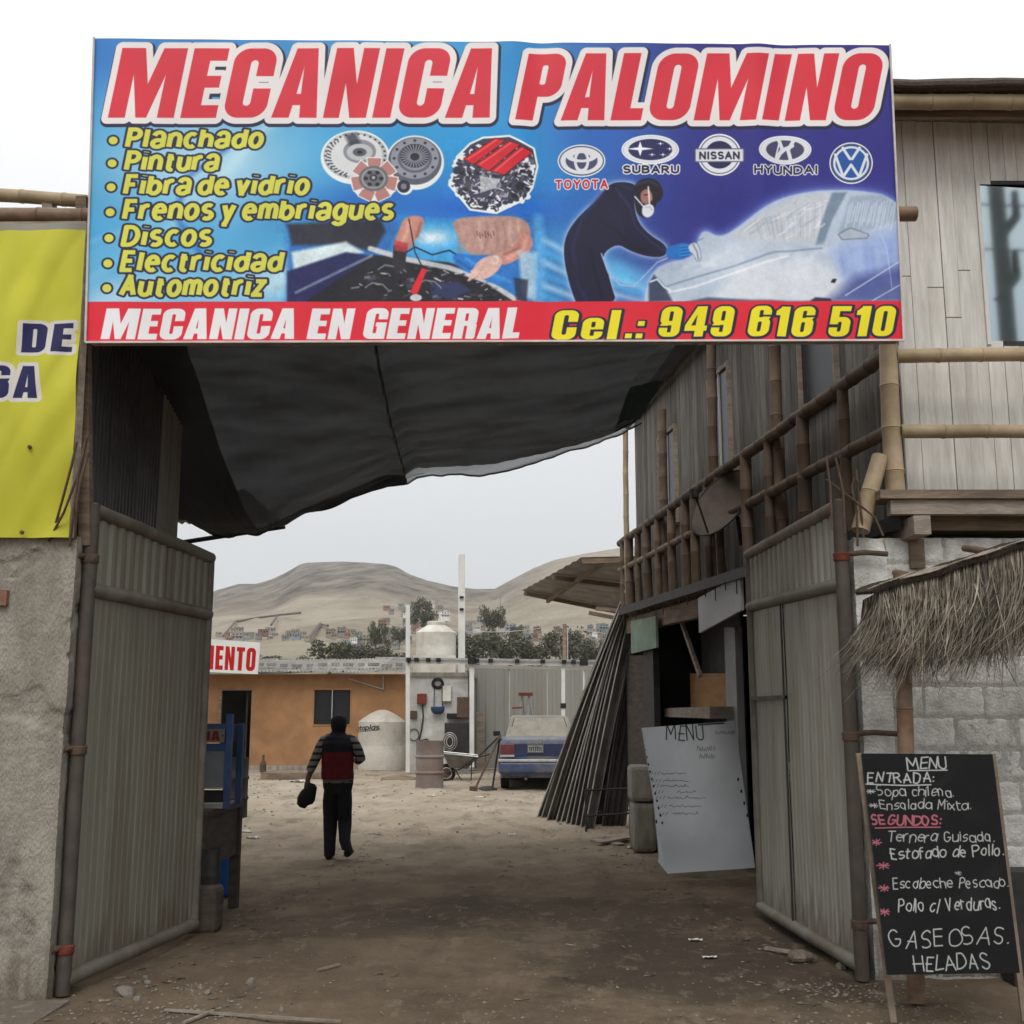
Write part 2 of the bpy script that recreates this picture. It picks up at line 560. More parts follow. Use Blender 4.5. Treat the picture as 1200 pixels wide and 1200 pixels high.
# heavy condensed capitals: width, list of (op, primitive); y up 0..1
HB = {
 'M': (.86, [('+', 'p', [(0,0),(0,1),(.31,1),(.43,.48),(.55,1),(.86,1),(.86,0),(.64,0),(.64,.62),(.5,0),(.36,0),(.22,.62),(.22,0)])]),
 'E': (.47, [('+', 'p', [(0,0),(0,1),(.46,1),(.46,.82),(.24,.82),(.24,.6),(.43,.6),(.43,.43),(.24,.43),(.24,.18),(.47,.18),(.47,0)])]),
 'C': (.56, [('+', 'b', (0,0,.56,1,.2)), ('-', 'b', (.23,.17,.33,.83,.05)), ('-', 'b', (.3,.42,.6,.6,0))]),
 'A': (.60, [('+', 'p', [(0,0),(.16,1),(.44,1),(.6,0),(.37,0),(.35,.18),(.25,.18),(.23,0)]), ('-', 'p', [(.27,.34),(.3,.74),(.33,.34)])]),
 'N': (.57, [('+', 'p', [(0,0),(0,1),(.22,1),(.36,.48),(.36,1),(.57,1),(.57,0),(.35,0),(.21,.5),(.21,0)])]),
 'I': (.24, [('+', 'b', (0,0,.24,1,0))]),
 'P': (.54, [('+', 'b', (0,.36,.54,1,.18)), ('+', 'b', (0,0,.24,1,0)), ('-', 'b', (.23,.54,.31,.83,.03))]),
 'R': (.56, [('+', 'b', (0,.4,.55,1,.17)), ('+', 'b', (0,0,.24,1,0)), ('+', 'b', (.3,0,.56,.5,.06)), ('-', 'b', (.23,.57,.32,.83,.03)), ('-', 'b', (.24,-.1,.33,.42,.03))]),
 'L': (.42, [('+', 'b', (0,0,.24,1,0)), ('+', 'b', (0,0,.42,.18,0))]),
 'O': (.56, [('+', 'b', (0,0,.56,1,.22)), ('-', 'b', (.23,.17,.33,.83,.05))]),
 'G': (.56, [('+', 'b', (0,0,.56,1,.2)), ('-', 'b', (.23,.17,.33,.83,.05)), ('-', 'b', (.3,.53,.6,.64,0)), ('+', 'b', (.29,.4,.56,.53,0)), ('+', 'b', (.4,0,.56,.5,0))]),
 'T': (.50, [('+', 'b', (0,.82,.5,1,0)), ('+', 'b', (.13,0,.37,1,0))]),
 'D': (.55, [('+', 'b', (0,0,.55,1,.2)), ('+', 'b', (0,0,.24,1,0)), ('-', 'b', (.23,.18,.32,.82,.04))]),
 'S': (.54, [('+', 'b', (0,.42,.54,1,.2)), ('+', 'b', (0,0,.54,.58,.2)), ('-', 'b', (.23,.58,.32,.84,.04)), ('-', 'b', (.22,.16,.31,.42,.04)), ('-', 'b', (.3,.6,.6,.7,0)), ('-', 'b', (-.1,.32,.24,.4,0))]),
 'J': (.42, [('+', 'b', (0,0,.42,.6,.15)), ('+', 'b', (.19,.15,.42,1,0)), ('-', 'b', (.15,.16,.2,1.1,.02)), ('-', 'b', (-.1,.36,.19,1.1,0))]),
 '0': (.54, [('+', 'b', (0,0,.54,1,.22)), ('-', 'b', (.22,.17,.32,.83,.05))]),
 '9': (.54, [('+', 'b', (0,.36,.54,1,.22)), ('+', 'b', (.3,.2,.54,.8,0)), ('+', 'b', (0,0,.54,.5,.2)), ('-', 'b', (.22,.52,.31,.84,.04)), ('-', 'b', (.22,.15,.31,.38,.02)), ('-', 'b', (-.1,.3,.3,.36,0))]),
 '6': (.54, [('+', 'b', (0,0,.54,.64,.22)), ('+', 'b', (0,.2,.24,.8,0)), ('+', 'b', (0,.5,.54,1,.2)), ('-', 'b', (.23,.16,.32,.48,.04)), ('-', 'b', (.23,.62,.32,.85,.02)), ('-', 'b', (.24,.64,.6,.7,0))]),
 '4': (.56, [('+', 'p', [(.24,1),(.5,1),(.5,.36),(.57,.36),(.57,.19),(.5,.19),(.5,0),(.27,0),(.27,.19),(0,.19),(0,.38)]), ('-', 'p', [(.27,.37),(.16,.37),(.27,.72)])]),
 '1': (.36, [('+', 'b', (.12,0,.36,1,0)), ('+', 'p', [(0,.84),(.16,1),(.2,1),(.2,.7),(0,.7)])]),
 '5': (.54, [('+', 'b', (0,0,.54,.64,.2)), ('+', 'b', (0,.45,.22,1,0)), ('+', 'b', (0,.83,.5,1,0)), ('-', 'b', (.22,.16,.31,.48,.04)), ('-', 'b', (-.1,.3,.23,.4,0))]),
 'e': (.50, [('+', 'b', (0,0,.5,.74,.2)), ('-', 'b', (.21,.42,.3,.6,.03)), ('-', 'b', (.21,.13,.3,.34,.02)), ('-', 'b', (.25,.27,.6,.34,0))]),
 'l': (.23, [('+', 'b', (0,0,.23,1,0))]),
 '.': (.24, [('+', 'b', (0,0,.22,.2,0))]),
 ':': (.24, [('+', 'b', (0,0,.22,.2,0)), ('+', 'b', (0,.5,.22,.7,0))]),
}
def sd_glyph(ch, X, Y):
    d = None
    for op, k, a in HB[ch][1]:
        q = sd_poly(X, Y, a) if k == 'p' else sd_bx(X, Y, *a)
        d = q if d is None else (np.minimum(d, q) if op == '+' else np.maximum(d, -q))
    return d
def heavy(cv, text, x0, yb, x1, h, layers, slant=0.18, gap=0.05, space=0.22, slope=0.0):
    """layers: list of (grow in drawing units, colour, dx, dy); text spans x0..x1 with baseline yb"""
    tot = sum((space if c == ' ' else HB[c][0] + gap) for c in text) - gap
    sx = (x1 - x0 - slant * h) / tot
    for grow, col, dx, dy in layers:
        x = x0
        for c in text:
            if c == ' ':
                x += space * sx; continue
            w = HB[c][0] * sx
            y = yb + slope * (x - x0)
            W = cv.win(x - 4, y - h, x + w + slant * h + 4, y, grow + 6)
            Y = (y + dy - cv.gy[W]) / h
            X = (cv.gx[W] - dx - x - Y * h * slant) / sx
            d = sd_glyph(c, X, Y) * (sx * .8 + h * .2)
            cv.sdf(W, d - grow, col)
            x += w + gap * sx

def arc(cx, cy, rx, ry, a0, a1, n=8):
    return [(cx + rx * math.cos(math.radians(a0 + (a1 - a0) * i / n)), cy + ry * math.sin(math.radians(a0 + (a1 - a0) * i / n))) for i in range(n + 1)]
# single stroke letters: width, strokes; y up, capitals 1 high, small letters .68
o_ = arc(.25, .34, .25, .34, 0, 360, 14)
SF = {
 'A': (.6, [[(0,0),(.3,1),(.6,0)], [(.1,.35),(.5,.35)]]), 'B': (.52, [[(0,0),(0,1)], [(0,1)] + arc(.22,.76,.26,.24,90,-90) + [(0,.52)], [(.2,.52)] + arc(.24,.26,.28,.26,90,-90) + [(0,0)]]),
 'C': (.55, [arc(.32,.5,.32,.5,50,310,14)]), 'D': (.58, [[(0,0),(0,1)] + arc(.2,.5,.38,.5,90,-90,12) + [(0,0)]]),
 'E': (.46, [[(.46,1),(0,1),(0,0),(.46,0)], [(0,.52),(.4,.52)]]), 'F': (.46, [[(.46,1),(0,1),(0,0)], [(0,.52),(.4,.52)]]),
 'G': (.6, [arc(.32,.5,.32,.5,50,350,14) + [(.6,.45),(.36,.45)]]), 'H': (.54, [[(0,0),(0,1)], [(.54,0),(.54,1)], [(0,.52),(.54,.52)]]),
 'I': (.1, [[(.05,0),(.05,1)]]), 'J': (.4, [[(.4,1),(.4,.25)] + arc(.2,.22,.2,.22,0,-180)]),
 'K': (.5, [[(0,0),(0,1)], [(.5,1),(0,.45)], [(.15,.6),(.5,0)]]), 'L': (.44, [[(0,1),(0,0),(.44,0)]]),
 'M': (.7, [[(0,0),(.05,1),(.35,.35),(.65,1),(.7,0)]]), 'N': (.56, [[(0,0),(0,1),(.56,0),(.56,1)]]),
 'O': (.62, [arc(.31,.5,.31,.5,90,450,18)]), 'P': (.5, [[(0,0),(0,1)] + arc(.24,.74,.26,.26,90,-90) + [(0,.48)]]),
 'R': (.54, [[(0,0),(0,1)] + arc(.24,.75,.26,.25,90,-90) + [(0,.5)], [(.22,.5),(.54,0)]]),
 'S': (.5, [arc(.25,.75,.24,.25,40,270,10) + arc(.25,.26,.25,.25,88,-140,10)]), 'T': (.54, [[(0,1),(.54,1)], [(.27,1),(.27,0)]]),
 'U': (.54, [[(0,1),(0,.28)] + arc(.27,.27,.27,.27,180,360) + [(.54,1)]]), 'V': (.56, [[(0,1),(.28,0),(.56,1)]]),
 'W': (.8, [[(0,1),(.2,0),(.4,.8),(.6,0),(.8,1)]]), 'X': (.5, [[(0,0),(.5,1)], [(0,1),(.5,0)]]), 'Y': (.54, [[(0,1),(.27,.5),(.54,1)], [(.27,.5),(.27,0)]]),
 'Z': (.5, [[(0,1),(.5,1),(0,0),(.5,0)]]),
 'a': (.5, [o_, [(.5,.68),(.5,0)]]), 'b': (.5, [o_, [(0,1),(0,0)]]), 'c': (.44, [arc(.26,.34,.26,.34,50,310,10)]),
 'd': (.5, [o_, [(.5,1),(.5,0)]]), 'e': (.5, [[(.02,.36),(.48,.36)] + arc(.25,.34,.24,.34,5,310,12)]),
 'f': (.36, [[(.14,0),(.14,.8)] + arc(.3,.82,.16,.18,180,70,5), [(0,.62),(.34,.62)]]),
 'g': (.5, [o_, [(.5,.68),(.5,-.1)] + arc(.25,-.08,.25,.2,0,-160,6)]), 'h': (.46, [[(0,0),(0,1)], [(0,.42)] + arc(.23,.42,.23,.26,180,0,6) + [(.46,0)]]),
 'i': (.06, [[(.03,0),(.03,.66)], [(.03,.88),(.03,.92)]]), 'l': (.06, [[(.03,0),(.03,1)]]),
 'm': (.72, [[(0,0),(0,.68)], [(0,.44)] + arc(.18,.46,.18,.22,180,0,6) + [(.36,0)], [(.36,.44)] + arc(.54,.46,.18,.22,180,0,6) + [(.72,0)]]),
 'n': (.46, [[(0,0),(0,.68)], [(0,.42)] + arc(.23,.42,.23,.26,180,0,6) + [(.46,0)]]), 'o': (.5, [o_]),
 'p': (.5, [o_, [(0,.68),(0,-.3)]]), 'q': (.5, [o_, [(.5,.68),(.5,-.3)]]), 'r': (.32, [[(0,0),(0,.68)], [(0,.4)] + arc(.24,.4,.24,.26,180,70,5)]),
 's': (.42, [arc(.21,.51,.2,.17,40,270,7) + arc(.21,.17,.21,.17,90,-140,7)]), 't': (.34, [[(.14,.92),(.14,.14)] + arc(.28,.14,.14,.14,180,290,4), [(0,.66),(.34,.66)]]),
 'u': (.46, [[(0,.68),(0,.24)] + arc(.23,.24,.23,.24,180,360,6) + [(.46,.68)], [(.46,.3),(.46,0)]]), 'v': (.46, [[(0,.68),(.23,0),(.46,.68)]]),
 'x': (.44, [[(0,0),(.44,.68)], [(0,.68),(.44,0)]]), 'y': (.46, [[(0,.68),(.24,.05)], [(.46,.68),(.16,-.28),(.02,-.28)]]), 'z': (.42, [[(0,.66),(.42,.66),(0,0),(.42,0)]]),
 '.': (.08, [[(.04,.03),(.06,.05)]]), ':': (.1, [[(.04,.1),(.06,.12)], [(.04,.55),(.06,.57)]]), '/': (.3, [[(0,-.1),(.3,1)]]), '-': (.4, [[(0,.4),(.4,.4)]]),
 '*': (.5, [[(.25 + .25 * math.cos(a), .4 + .3 * math.sin(a)), (.25 - .25 * math.cos(a), .4 - .3 * math.sin(a))] for a in (0, .8, 1.57, 2.36)]),
 '@': (.5, [[(.03,.56)] + arc(.25,.5,.24,.24,140,0,6) + [(.49,0)], [(.49,.34),(.22,.34)] + arc(.2,.17,.19,.17,90,270,6) + [(.3,.0),(.49,.1)]]),
}
def strokes(cv, text, x0, yb, x1, h, wd, layers, slant=0.0, gap=0.2, space=0.45, slope=0.0, jit=0.0, seed=1, grain=0.0, sq=0.0):
    rr = random.Random(seed)
    tot = sum((space if c == ' ' else SF[c][0] + gap) for c in text) - gap
    sx = (x1 - x0 - abs(slant) * h) / tot
    pl = []
    x = x0
    for c in text:
        if c == ' ':
            x += space * sx; continue
        y = yb + slope * (x - x0) + rr.uniform(-jit, jit) * h
        k = 1 + rr.uniform(-jit, jit) * 1.2
        if sq and c == 'a': c = '@'
        lk = 1.13 if sq and c in 'acegmnopqrsuvxyz@i' else 1.0
        rot = rr.uniform(-1, 1) * jit * 2.2; sh = rr.uniform(-1, 1) * jit * 3; wx = 1 + rr.uniform(-1, 1) * jit * 2.5
        for st in SF[c][1]:
            ox, oy = rr.uniform(-1, 1) * jit * h * .7, rr.uniform(-1, 1) * jit * h * .7
            if jit: st = [(a * wx + b * sh + .04 * math.sin(b * 7 + y) * jit * 12, b + a * rot + .04 * math.sin(a * 9 + x) * jit * 12) for a, b in st]
            pl.append([(x + a * sx + b * lk * h * slant + ox, y + oy - b * lk * h * k) for a, b in st])
        x += (SF[c][0] + gap) * sx
    for grow, col in layers:
        for st in pl:
            xs = [p[0] for p in st]; ys = [p[1] for p in st]
            W = cv.win(min(xs), min(ys), max(xs), max(ys), wd + grow)
            d = (sd_sq(cv.gx[W], cv.gy[W], st, wd / 2, sq) if sq else sd_line(cv.gx[W], cv.gy[W], st) - wd / 2) - grow
            if grain:
                g = np.random.RandomState(seed).rand(*d.shape).astype(np.float32)
                cv.blend(W, (0.5 - d / (cv.px * 1.6)) * (1 - grain * g), col)
            else:
                cv.sdf(W, d, col)

def ink_mat(name, img, col=(.03, .03, .035), rough=.6):
    """ink only: where the drawing is dark"""
    m, t, b, o = newmat(name)
    N, L = t.nodes, t.links
    tx = N.new('ShaderNodeTexImage'); tx.image = img
    uv = N.new('ShaderNodeUVMap'); uv.uv_map = 'UVMap'; L.new(uv.outputs[0], tx.inputs['Vector'])
    iv = N.new('ShaderNodeInvert'); L.new(tx.outputs[0], iv.inputs['Color'])
    b.inputs['Base Color'].default_value = (*col, 1); b.inputs['Roughness'].default_value = rough
    L.new(iv.outputs[0], b.inputs['Alpha'])
    return m
def print_mat(name, img, rough=0.45, bump=0.0, spec=0.3, noise_amt=0.04):
    m, t, b, o = newmat(name)
    N, L = t.nodes, t.links
    tx = N.new('ShaderNodeTexImage'); tx.image = img; tx.interpolation = 'Cubic'
    uv = N.new('ShaderNodeUVMap'); uv.uv_map = 'UVMap'
    L.new(uv.outputs[0], tx.inputs['Vector'])
    n = N.new('ShaderNodeTexNoise'); n.inputs['Scale'].default_value = 2.2; n.inputs['Detail'].default_value = 8
    tc = N.new('ShaderNodeTexCoord'); L.new(tc.outputs['Object'], n.inputs['Vector'])
    mr = N.new('ShaderNodeMapRange'); mr.inputs[1].default_value = .35; mr.inputs[2].default_value = .65
    mr.inputs[3].default_value = 1 - noise_amt; mr.inputs[4].default_value = 1 + noise_amt
    L.new(n.outputs['Fac'], mr.inputs[0])
    vx = N.new('ShaderNodeVectorMath'); vx.operation = 'SCALE'
    L.new(tx.outputs[0], vx.inputs[0]); L.new(mr.outputs[0], vx.inputs['Scale'])
    L.new(vx.outputs[0], b.inputs['Base Color'])
    b.inputs['Roughness'].default_value = rough
    b.inputs['Specular IOR Level'].default_value = spec
    return m

# ------------------------------------------------------------------ the big printed banner
def soften(c, x0, y0, x1, y1, n, grain, seed):
    """print blur and mottling of a printed photograph"""
    W = c.win(x0, y0, x1, y1)
    a = c.a[W]
    for _ in range(n):
        a = (np.roll(a, 1, 0) + np.roll(a, -1, 0) + np.roll(a, 1, 1) + np.roll(a, -1, 1) + a * 2) / 6
    r = np.random.RandomState(seed)
    h, w = a.shape[:2]
    tot = np.zeros((h, w), np.float32)
    for cell in (3, 7, 16, 40):
        g = r.rand(h // cell + 3, w // cell + 3)
        yi = np.arange(h) / cell; xi = np.arange(w) / cell
        y_, x_ = yi.astype(int), xi.astype(int); fy_, fx_ = (yi % 1)[:, None], (xi % 1)[None]
        tot += (g[y_][:, x_] * (1 - fy_) + g[y_ + 1][:, x_] * fy_) * (1 - fx_) + (g[y_][:, x_ + 1] * (1 - fy_) + g[y_ + 1][:, x_ + 1] * fy_) * fx_ - .5
    k = np.ones((h, w), np.float32); b = min(12, h // 3)
    k[:b] *= np.linspace(0, 1, b)[:, None]; k[:, :b] *= np.linspace(0, 1, b)[None]; k[:, -b:] *= np.linspace(1, 0, b)[None]
    c.a[W] = np.clip(c.a[W] * (1 - k[..., None]) + (a * (1 + grain * 1.6 * tot[..., None]) + grain * .25 * tot[..., None]) * k[..., None], 0, 1)
def paint_banner():
    w, h = 1910, 712
    u = (np.arange(w) + .5) / w; v = (np.arange(h) + .5) / h
    U, V = np.meshgrid(u, v)
    xl = 112 - 10 * V; xr = 1041 + 16 * V
    gx = xl + (xr - xl) * U
    gy = (47 + 8 * U) * (1 - V) + (402 - 1 * U) * V
    c = Canvas(w, h, gx, gy, (.25, .58, .80))
    t = np.clip((gx - 560) / 260, 0, 1)[..., None]
    lft = np.array((.27, .62, .82)); rgt = np.array((.20, .19, .50))
    c.a = (lft * (1 - t) + rgt * t).astype(np.float32)
    c.glow(140, 70, 220, 60, (.22, .45, .74), .8)
    c.glow(235, 195, 120, 70, (.72, .86, .93), .95)
    c.glow(330, 330, 110, 26, (.86, .94, .97), .8, -.25)
    c.glow(150, 350, 90, 30, (.80, .90, .96), .8, -.3)
    c.glow(560, 200, 130, 80, (.16, .60, .86), .8)
    c.glow(600, 90, 90, 40, (.16, .55, .80), .7)
    c.glow(420, 240, 90, 26, (.14, .40, .72), .75, -.2)
    c.glow(560, 250, 120, 24, (.10, .36, .74), .85)
    c.glow(700, 150, 60, 60, (.18, .40, .74), .7)
    c.glow(850, 240, 120, 60, (.17, .18, .50), .8)
    # swooshes
    for k, (a, wd) in enumerate([(.5, 9), (.35, 22), (.6, 4)]):
        c.line([(105, 330 - 20 * k), (180, 285 - 12 * k), (240, 240 - 6 * k), (300, 160), (340, 130)], wd, (.85, .94, .98), a * .5, 10)
    c.line([(232, 300), (205, 260), (215, 215), (262, 180)], 5, (.12, .34, .68), .7, 8)
    for k in range(7):
        c.line([(630, 285 + k * 13), (700, 325 + k * 10), (780, 352 + k * 6), (1056, 372 + k)], 6, (.30, .70, .92) if k % 2 else (.85, .95, 1), .55, 6)
    c.glow(720, 325, 60, 16, (.45, .80, .96), .8, .35)
    # clutch parts
    wh = (.93, .95, .95)
    for (cx, cy, rx, ry) in ((411, 190, 40, 32), (480, 196, 34, 32), (433, 216, 28, 26), (468, 224, 10, 10)):
        c.ell(cx, cy, rx, ry, wh)
    c.ell(411, 188, 37, 28, (.72, .74, .76)); c.ell(409, 187, 33, 25, (.86, .87, .88)); c.ell(416, 183, 19, 14, (.55, .56, .60))
    c.poly([(398, 163), (412, 161), (420, 180), (408, 184)], (.18, .18, .24), .8, 5)
    c.ell(416, 184, 15, 10, (.75, .76, .78)); c.ell(416, 184, 8, 5, (.35, .35, .40)); c.ell(416, 184, 3, 2, (.1, .1, .14))
    for k in range(30):
        a = k * 2 * math.pi / 30
        c.ell(411 + 34.5 * math.cos(a), 188 + 25.5 * math.sin(a), 1.4, 1.1, (.2, .2, .25))
    for k in range(14):
        a = 1.9 + k * .16
        c.line([(410 + 28 * math.cos(a), 188 + 22 * math.sin(a)), (410 + 32 * math.cos(a + .06), 188 + 25 * math.sin(a + .06))], 1.5, (.25, .25, .3))
    c.ell(480, 194, 31, 28, (.36, .37, .43)); c.ell(480, 191, 28, 24, (.58, .60, .64)); c.ell(480, 191, 20, 17, (.38, .39, .45), 3)
    c.ell(480, 188, 17, 14, (.22, .22, .28))
    for k in range(26):
        a = k * 2 * math.pi / 26
        c.line([(480 + 6 * math.cos(a), 189 + 5 * math.sin(a)), (480 + 16 * math.cos(a), 188 + 13 * math.sin(a))], 1.0, (.66, .67, .70))
    c.ell(480, 189, 5, 4, (.15, .15, .2))
    for k in range(12):
        a = k * 2 * math.pi / 12
        c.ell(480 + 24 * math.cos(a), 191 + 21 * math.sin(a), 1.8, 1.6, (.2, .2, .26))
    for k in range(7):
        a = -math.pi / 2 + k * 2 * math.pi / 7
        ca, sa = math.cos(a), math.sin(a)
        q = [(433 + 13 * ca - 7 * sa, 216 + 13 * sa + 7 * ca), (433 + 26 * ca - 8 * sa, 216 + 25 * sa + 8 * ca), (433 + 26 * ca + 8 * sa, 216 + 25 * sa - 8 * ca), (433 + 13 * ca + 7 * sa, 216 + 13 * sa - 7 * ca)]
        c.poly(q, (.72, .52, .50), edge=1.2, ecol=wh)
    c.ell(432, 215, 17, 15, (.42, .43, .46)); c.ell(432, 215, 14, 12, (.62, .62, .62), 2)
    for k in range(6):
        a = k * math.pi / 3
        c.ell(432 + 9 * math.cos(a), 215 + 8 * math.sin(a), 2.6, 2.2, (.14, .14, .18))
    c.ell(432, 214, 4.5, 4, (.2, .2, .24)); c.ell(432, 214, 2, 2, (.7, .7, .7))
    c.ell(467, 224, 7.5, 7.5, (.18, .18, .24)); c.ell(467, 224, 3.5, 3.5, (.5, .5, .55))
    # engine
    eng = [(530, 190), (545, 175), (560, 168), (590, 167), (618, 180), (622, 200), (616, 225), (606, 240), (575, 254), (545, 250), (530, 232), (521, 222), (528, 208)]
    c.poly(eng, (.25, .25, .33), edge=2.5, ecol=wh)
    rr = random.Random(5)
    for k in range(46):
        x, y = rr.uniform(526, 618), rr.uniform(195, 248); a = rr.uniform(3, 9)
        if sd_poly(np.array([x]), np.array([y]), eng)[0] < -5:
            g = rr.choice((.10, .15, .3, .42, .62)); c.poly([(x + a * rr.uniform(.5, 1) * math.cos(t_), y + a * .7 * rr.uniform(.5, 1) * math.sin(t_)) for t_ in (0, 1.1, 2.2, 3.2, 4.2, 5.3)], (g, g, g * 1.12), 1, 1.2)
    for k in range(40):
        t_ = k * 6.283 / 40; c.ell(571 + 46 * math.cos(t_) + rr.uniform(-3, 3), 214 + 36 * math.sin(t_) + rr.uniform(-3, 3), rr.uniform(2.5, 5.5), rr.uniform(2, 5), wh)
        c.ell(571 + 44 * math.cos(t_) + rr.uniform(-2, 2), 213 + 34 * math.sin(t_) + rr.uniform(-2, 2), rr.uniform(2.5, 5), rr.uniform(2, 4.5), (.2, .2, .27))
    for k in range(420):
        x, y = rr.uniform(522, 622), rr.uniform(172, 252)
        if sd_poly(np.array([x]), np.array([y]), eng)[0] < -3:
            g = rr.choice((.08, .14, .2, .35, .55, .78, .9))
            a = rr.uniform(0, 3.14); l = rr.uniform(1.5, 6)
            c.line([(x, y), (x + l * math.cos(a), y + l * math.sin(a))], rr.uniform(.8, 2.6), (g, g, g + .05))
    for q in ([(537, 192), (573, 168), (585, 171), (548, 198)], [(551, 198), (590, 172), (602, 176), (566, 206)], [(569, 206), (604, 178), (617, 184), (584, 211)]):
        c.poly(q, (.78, .14, .20), edge=.8, ecol=(.3, .05, .08))
        c.line([(q[0][0] + 5, q[0][1]), (q[1][0] + 2, q[1][1] + 2)], 1.6, (.95, .45, .45), .8)
    c.poly([(556, 212), (580, 216), (574, 226), (556, 232)], (.80, .82, .84), .8)
    # photo of the open bonnet
    x0 = 332
    base = [(x0, 270), (470, 262), (520, 268), (620, 264), (624, 300), (622, 360), (x0, 358)]
    c.poly(base, (.20, .45, .72), 1, 10)
    c.poly([(470, 262), (545, 266), (560, 300), (520, 320), (450, 300)], (.30, .68, .90), .9, 10)
    c.glow(500, 283, 22, 9, (.95, .98, 1), .9)
    c.poly([(x0, 268), (440, 262), (446, 276), (432, 300), (400, 292), (x0 + 6, 292)], (.17, .16, .20), .95, 5)
    c.poly([(x0 + 5, 300), (400, 288), (420, 300), (380, 316), (x0 + 8, 325)], (.86, .92, .94), 1, 4)
    c.poly([(x0, 322), (400, 300), (440, 306), (x0 + 30, 356), (x0, 358)], (.14, .15, .34), 1, 3)
    c.poly([(x0 + 20, 357), (432, 303), (520, 312), (570, 330), (596, 358)], (.11, .11, .15), 1, 2)
    c.line([(428, 296), (470, 308), (520, 318), (566, 334), (600, 357)], 6, (.78, .80, .82), 1, 2)
    c.line([(x0 + 10, 346), (430, 304)], 3, (.62, .66, .74), .7, 2)
    for k in range(150):
        x, y = rr.uniform(370, 590), rr.uniform(308, 357)
        if sd_poly(np.array([x]), np.array([y]), [(365, 357), (432, 308), (520, 317), (570, 336), (592, 358)])[0] < -2:
            g = rr.choice((.06, .2, .3, .5, .8)); a = rr.uniform(-.5, .7); l = rr.uniform(2, 9)
            c.line([(x, y), (x + l * math.cos(a), y + l * math.sin(a))], rr.uniform(.6, 2), (g, g, g + .04), .9)
    c.poly([(500, 336), (530, 334), (546, 344), (520, 354), (498, 348)], (.16, .20, .34))
    c.blob([(468, 258), (492, 258), (488, 276), (478, 290), (470, 300), (458, 300), (456, 288), (460, 278)], (.76, .55, .50), soft=1.5)
    c.line([(474, 264), (470, 280), (462, 292)], 4, (.90, .72, .66), .7, 4); c.line([(487, 266), (482, 282)], 3, (.52, .33, .31), .6, 3)
    for k in range(4): c.line([(459 + k * 3.4, 290), (458 + k * 3.2, 299)], 2.6, (.70, .46, .42), .9, 1.5); c.line([(460.8 + k * 3.4, 290), (459.6 + k * 3.2, 299)], .7, (.35, .18, .18), .8)
    # clutter of the engine bay: hoses, caps, boxes
    for k in range(60):
        x, y = rr.uniform(380, 585), rr.uniform(310, 354)
        if sd_poly(np.array([x]), np.array([y]), [(365, 357), (432, 308), (520, 317), (570, 336), (592, 358)])[0] < -4:
            g = rr.choice((.05, .08, .18, .28, .45)); a = rr.uniform(3, 10)
            c.poly([(x, y), (x + a, y - a * .2), (x + a * 1.1, y + a * .35), (x + a * .1, y + a * .5)], (g, g, g * 1.2), .9, 1.5)
    for k in range(9):
        x, y = rr.uniform(400, 560), rr.uniform(318, 348); c.line([(x, y), (x + 8, y - 5), (x + 20, y - 3), (x + 27, y + 4)], 1.8, rr.choice(((.04, .04, .05), (.5, .52, .56))), .9)
    for k in range(8):
        c.poly([(530 + k * 8, 268 + (k % 3) * 3), (538 + k * 8, 266), (536 + k * 9, 292), (531 + k * 8, 297)], rr.choice(((.62, .48, .46), (.82, .70, .66))), .35, 4)
    c.poly([(455, 292), (471, 294), (468, 318), (458, 326), (454, 310)], (.16, .14, .18), 1, 1.5)
    c.poly([(456, 286), (472, 290), (470, 300), (456, 298)], (.75, .25, .28), .8, 2)
    c.line([(473, 262), (480, 300), (488, 316)], 1.3, (.1, .1, .14))
    c.line([(470, 300), (480, 294), (500, 303), (520, 298), (540, 310), (556, 318)], 1.6, (.12, .10, .16))
    c.poly([(474, 346), (488, 318), (494, 320), (482, 350)], (.84, .16, .22), 1, 1.2)
    c.ell(481, 352, 7, 4, (.8, .82, .84))
    c.blob([(520, 262), (560, 258), (608, 260), (618, 280), (606, 298), (588, 308), (562, 304), (542, 304), (532, 286)], (.72, .58, .55), soft=2.5)
    for k in range(9):
        x = 528 + k * 9; c.line([(x, 266), (x + rr.uniform(-2, 5), 282), (x + rr.uniform(-6, 8), 300)], rr.uniform(1.5, 4), rr.choice(((.55, .42, .40), (.86, .74, .70), (.64, .50, .48))), .55, 3.5)
    for k in range(7): c.line([(552 + k * 3.2, 276 + (k % 3) * 2), (553 + k * 3.2, 281 + (k % 2) * 3)], 1.0, (.30, .20, .24), .8)
    c.blob([(524, 300), (548, 304), (572, 303), (598, 314), (602, 352), (580, 340), (556, 330), (526, 316)], (.18, .46, .76), soft=2.5)
    c.line([(540, 308), (562, 322), (590, 334)], 3, (.36, .66, .90), .7, 4); c.line([(530, 310), (552, 324)], 2, (.08, .26, .50), .7, 3)
    c.blob([(602, 274), (618, 282), (617, 298), (600, 309), (584, 317), (573, 309), (582, 300), (598, 293)], (.78, .56, .52), soft=1.5)
    c.line([(611, 284), (606, 297), (588, 308)], 3.5, (.92, .74, .69), .7, 4); c.line([(602, 296), (584, 303)], 2, (.50, .30, .28), .6, 3)
    c.blob([(546, 322), (552, 312), (562, 305), (576, 303), (583, 311), (577, 322), (564, 331), (551, 332)], (.86, .71, .68), soft=1.2)
    for k in range(4):
        c.line([(560 - k * 2.5, 315 + k * 3.6), (546 - k * 1.2, 322 + k * 3.4)], 2.7, (.88, .74, .71), 1, 1.4); c.line([(560 - k * 2.5, 317 + k * 3.6), (547 - k * 1.2, 324 + k * 3.4)], .6, (.50, .34, .34), .8)
    c.ell(573, 309, 4, 5, (.85, .86, .8), 1.2)
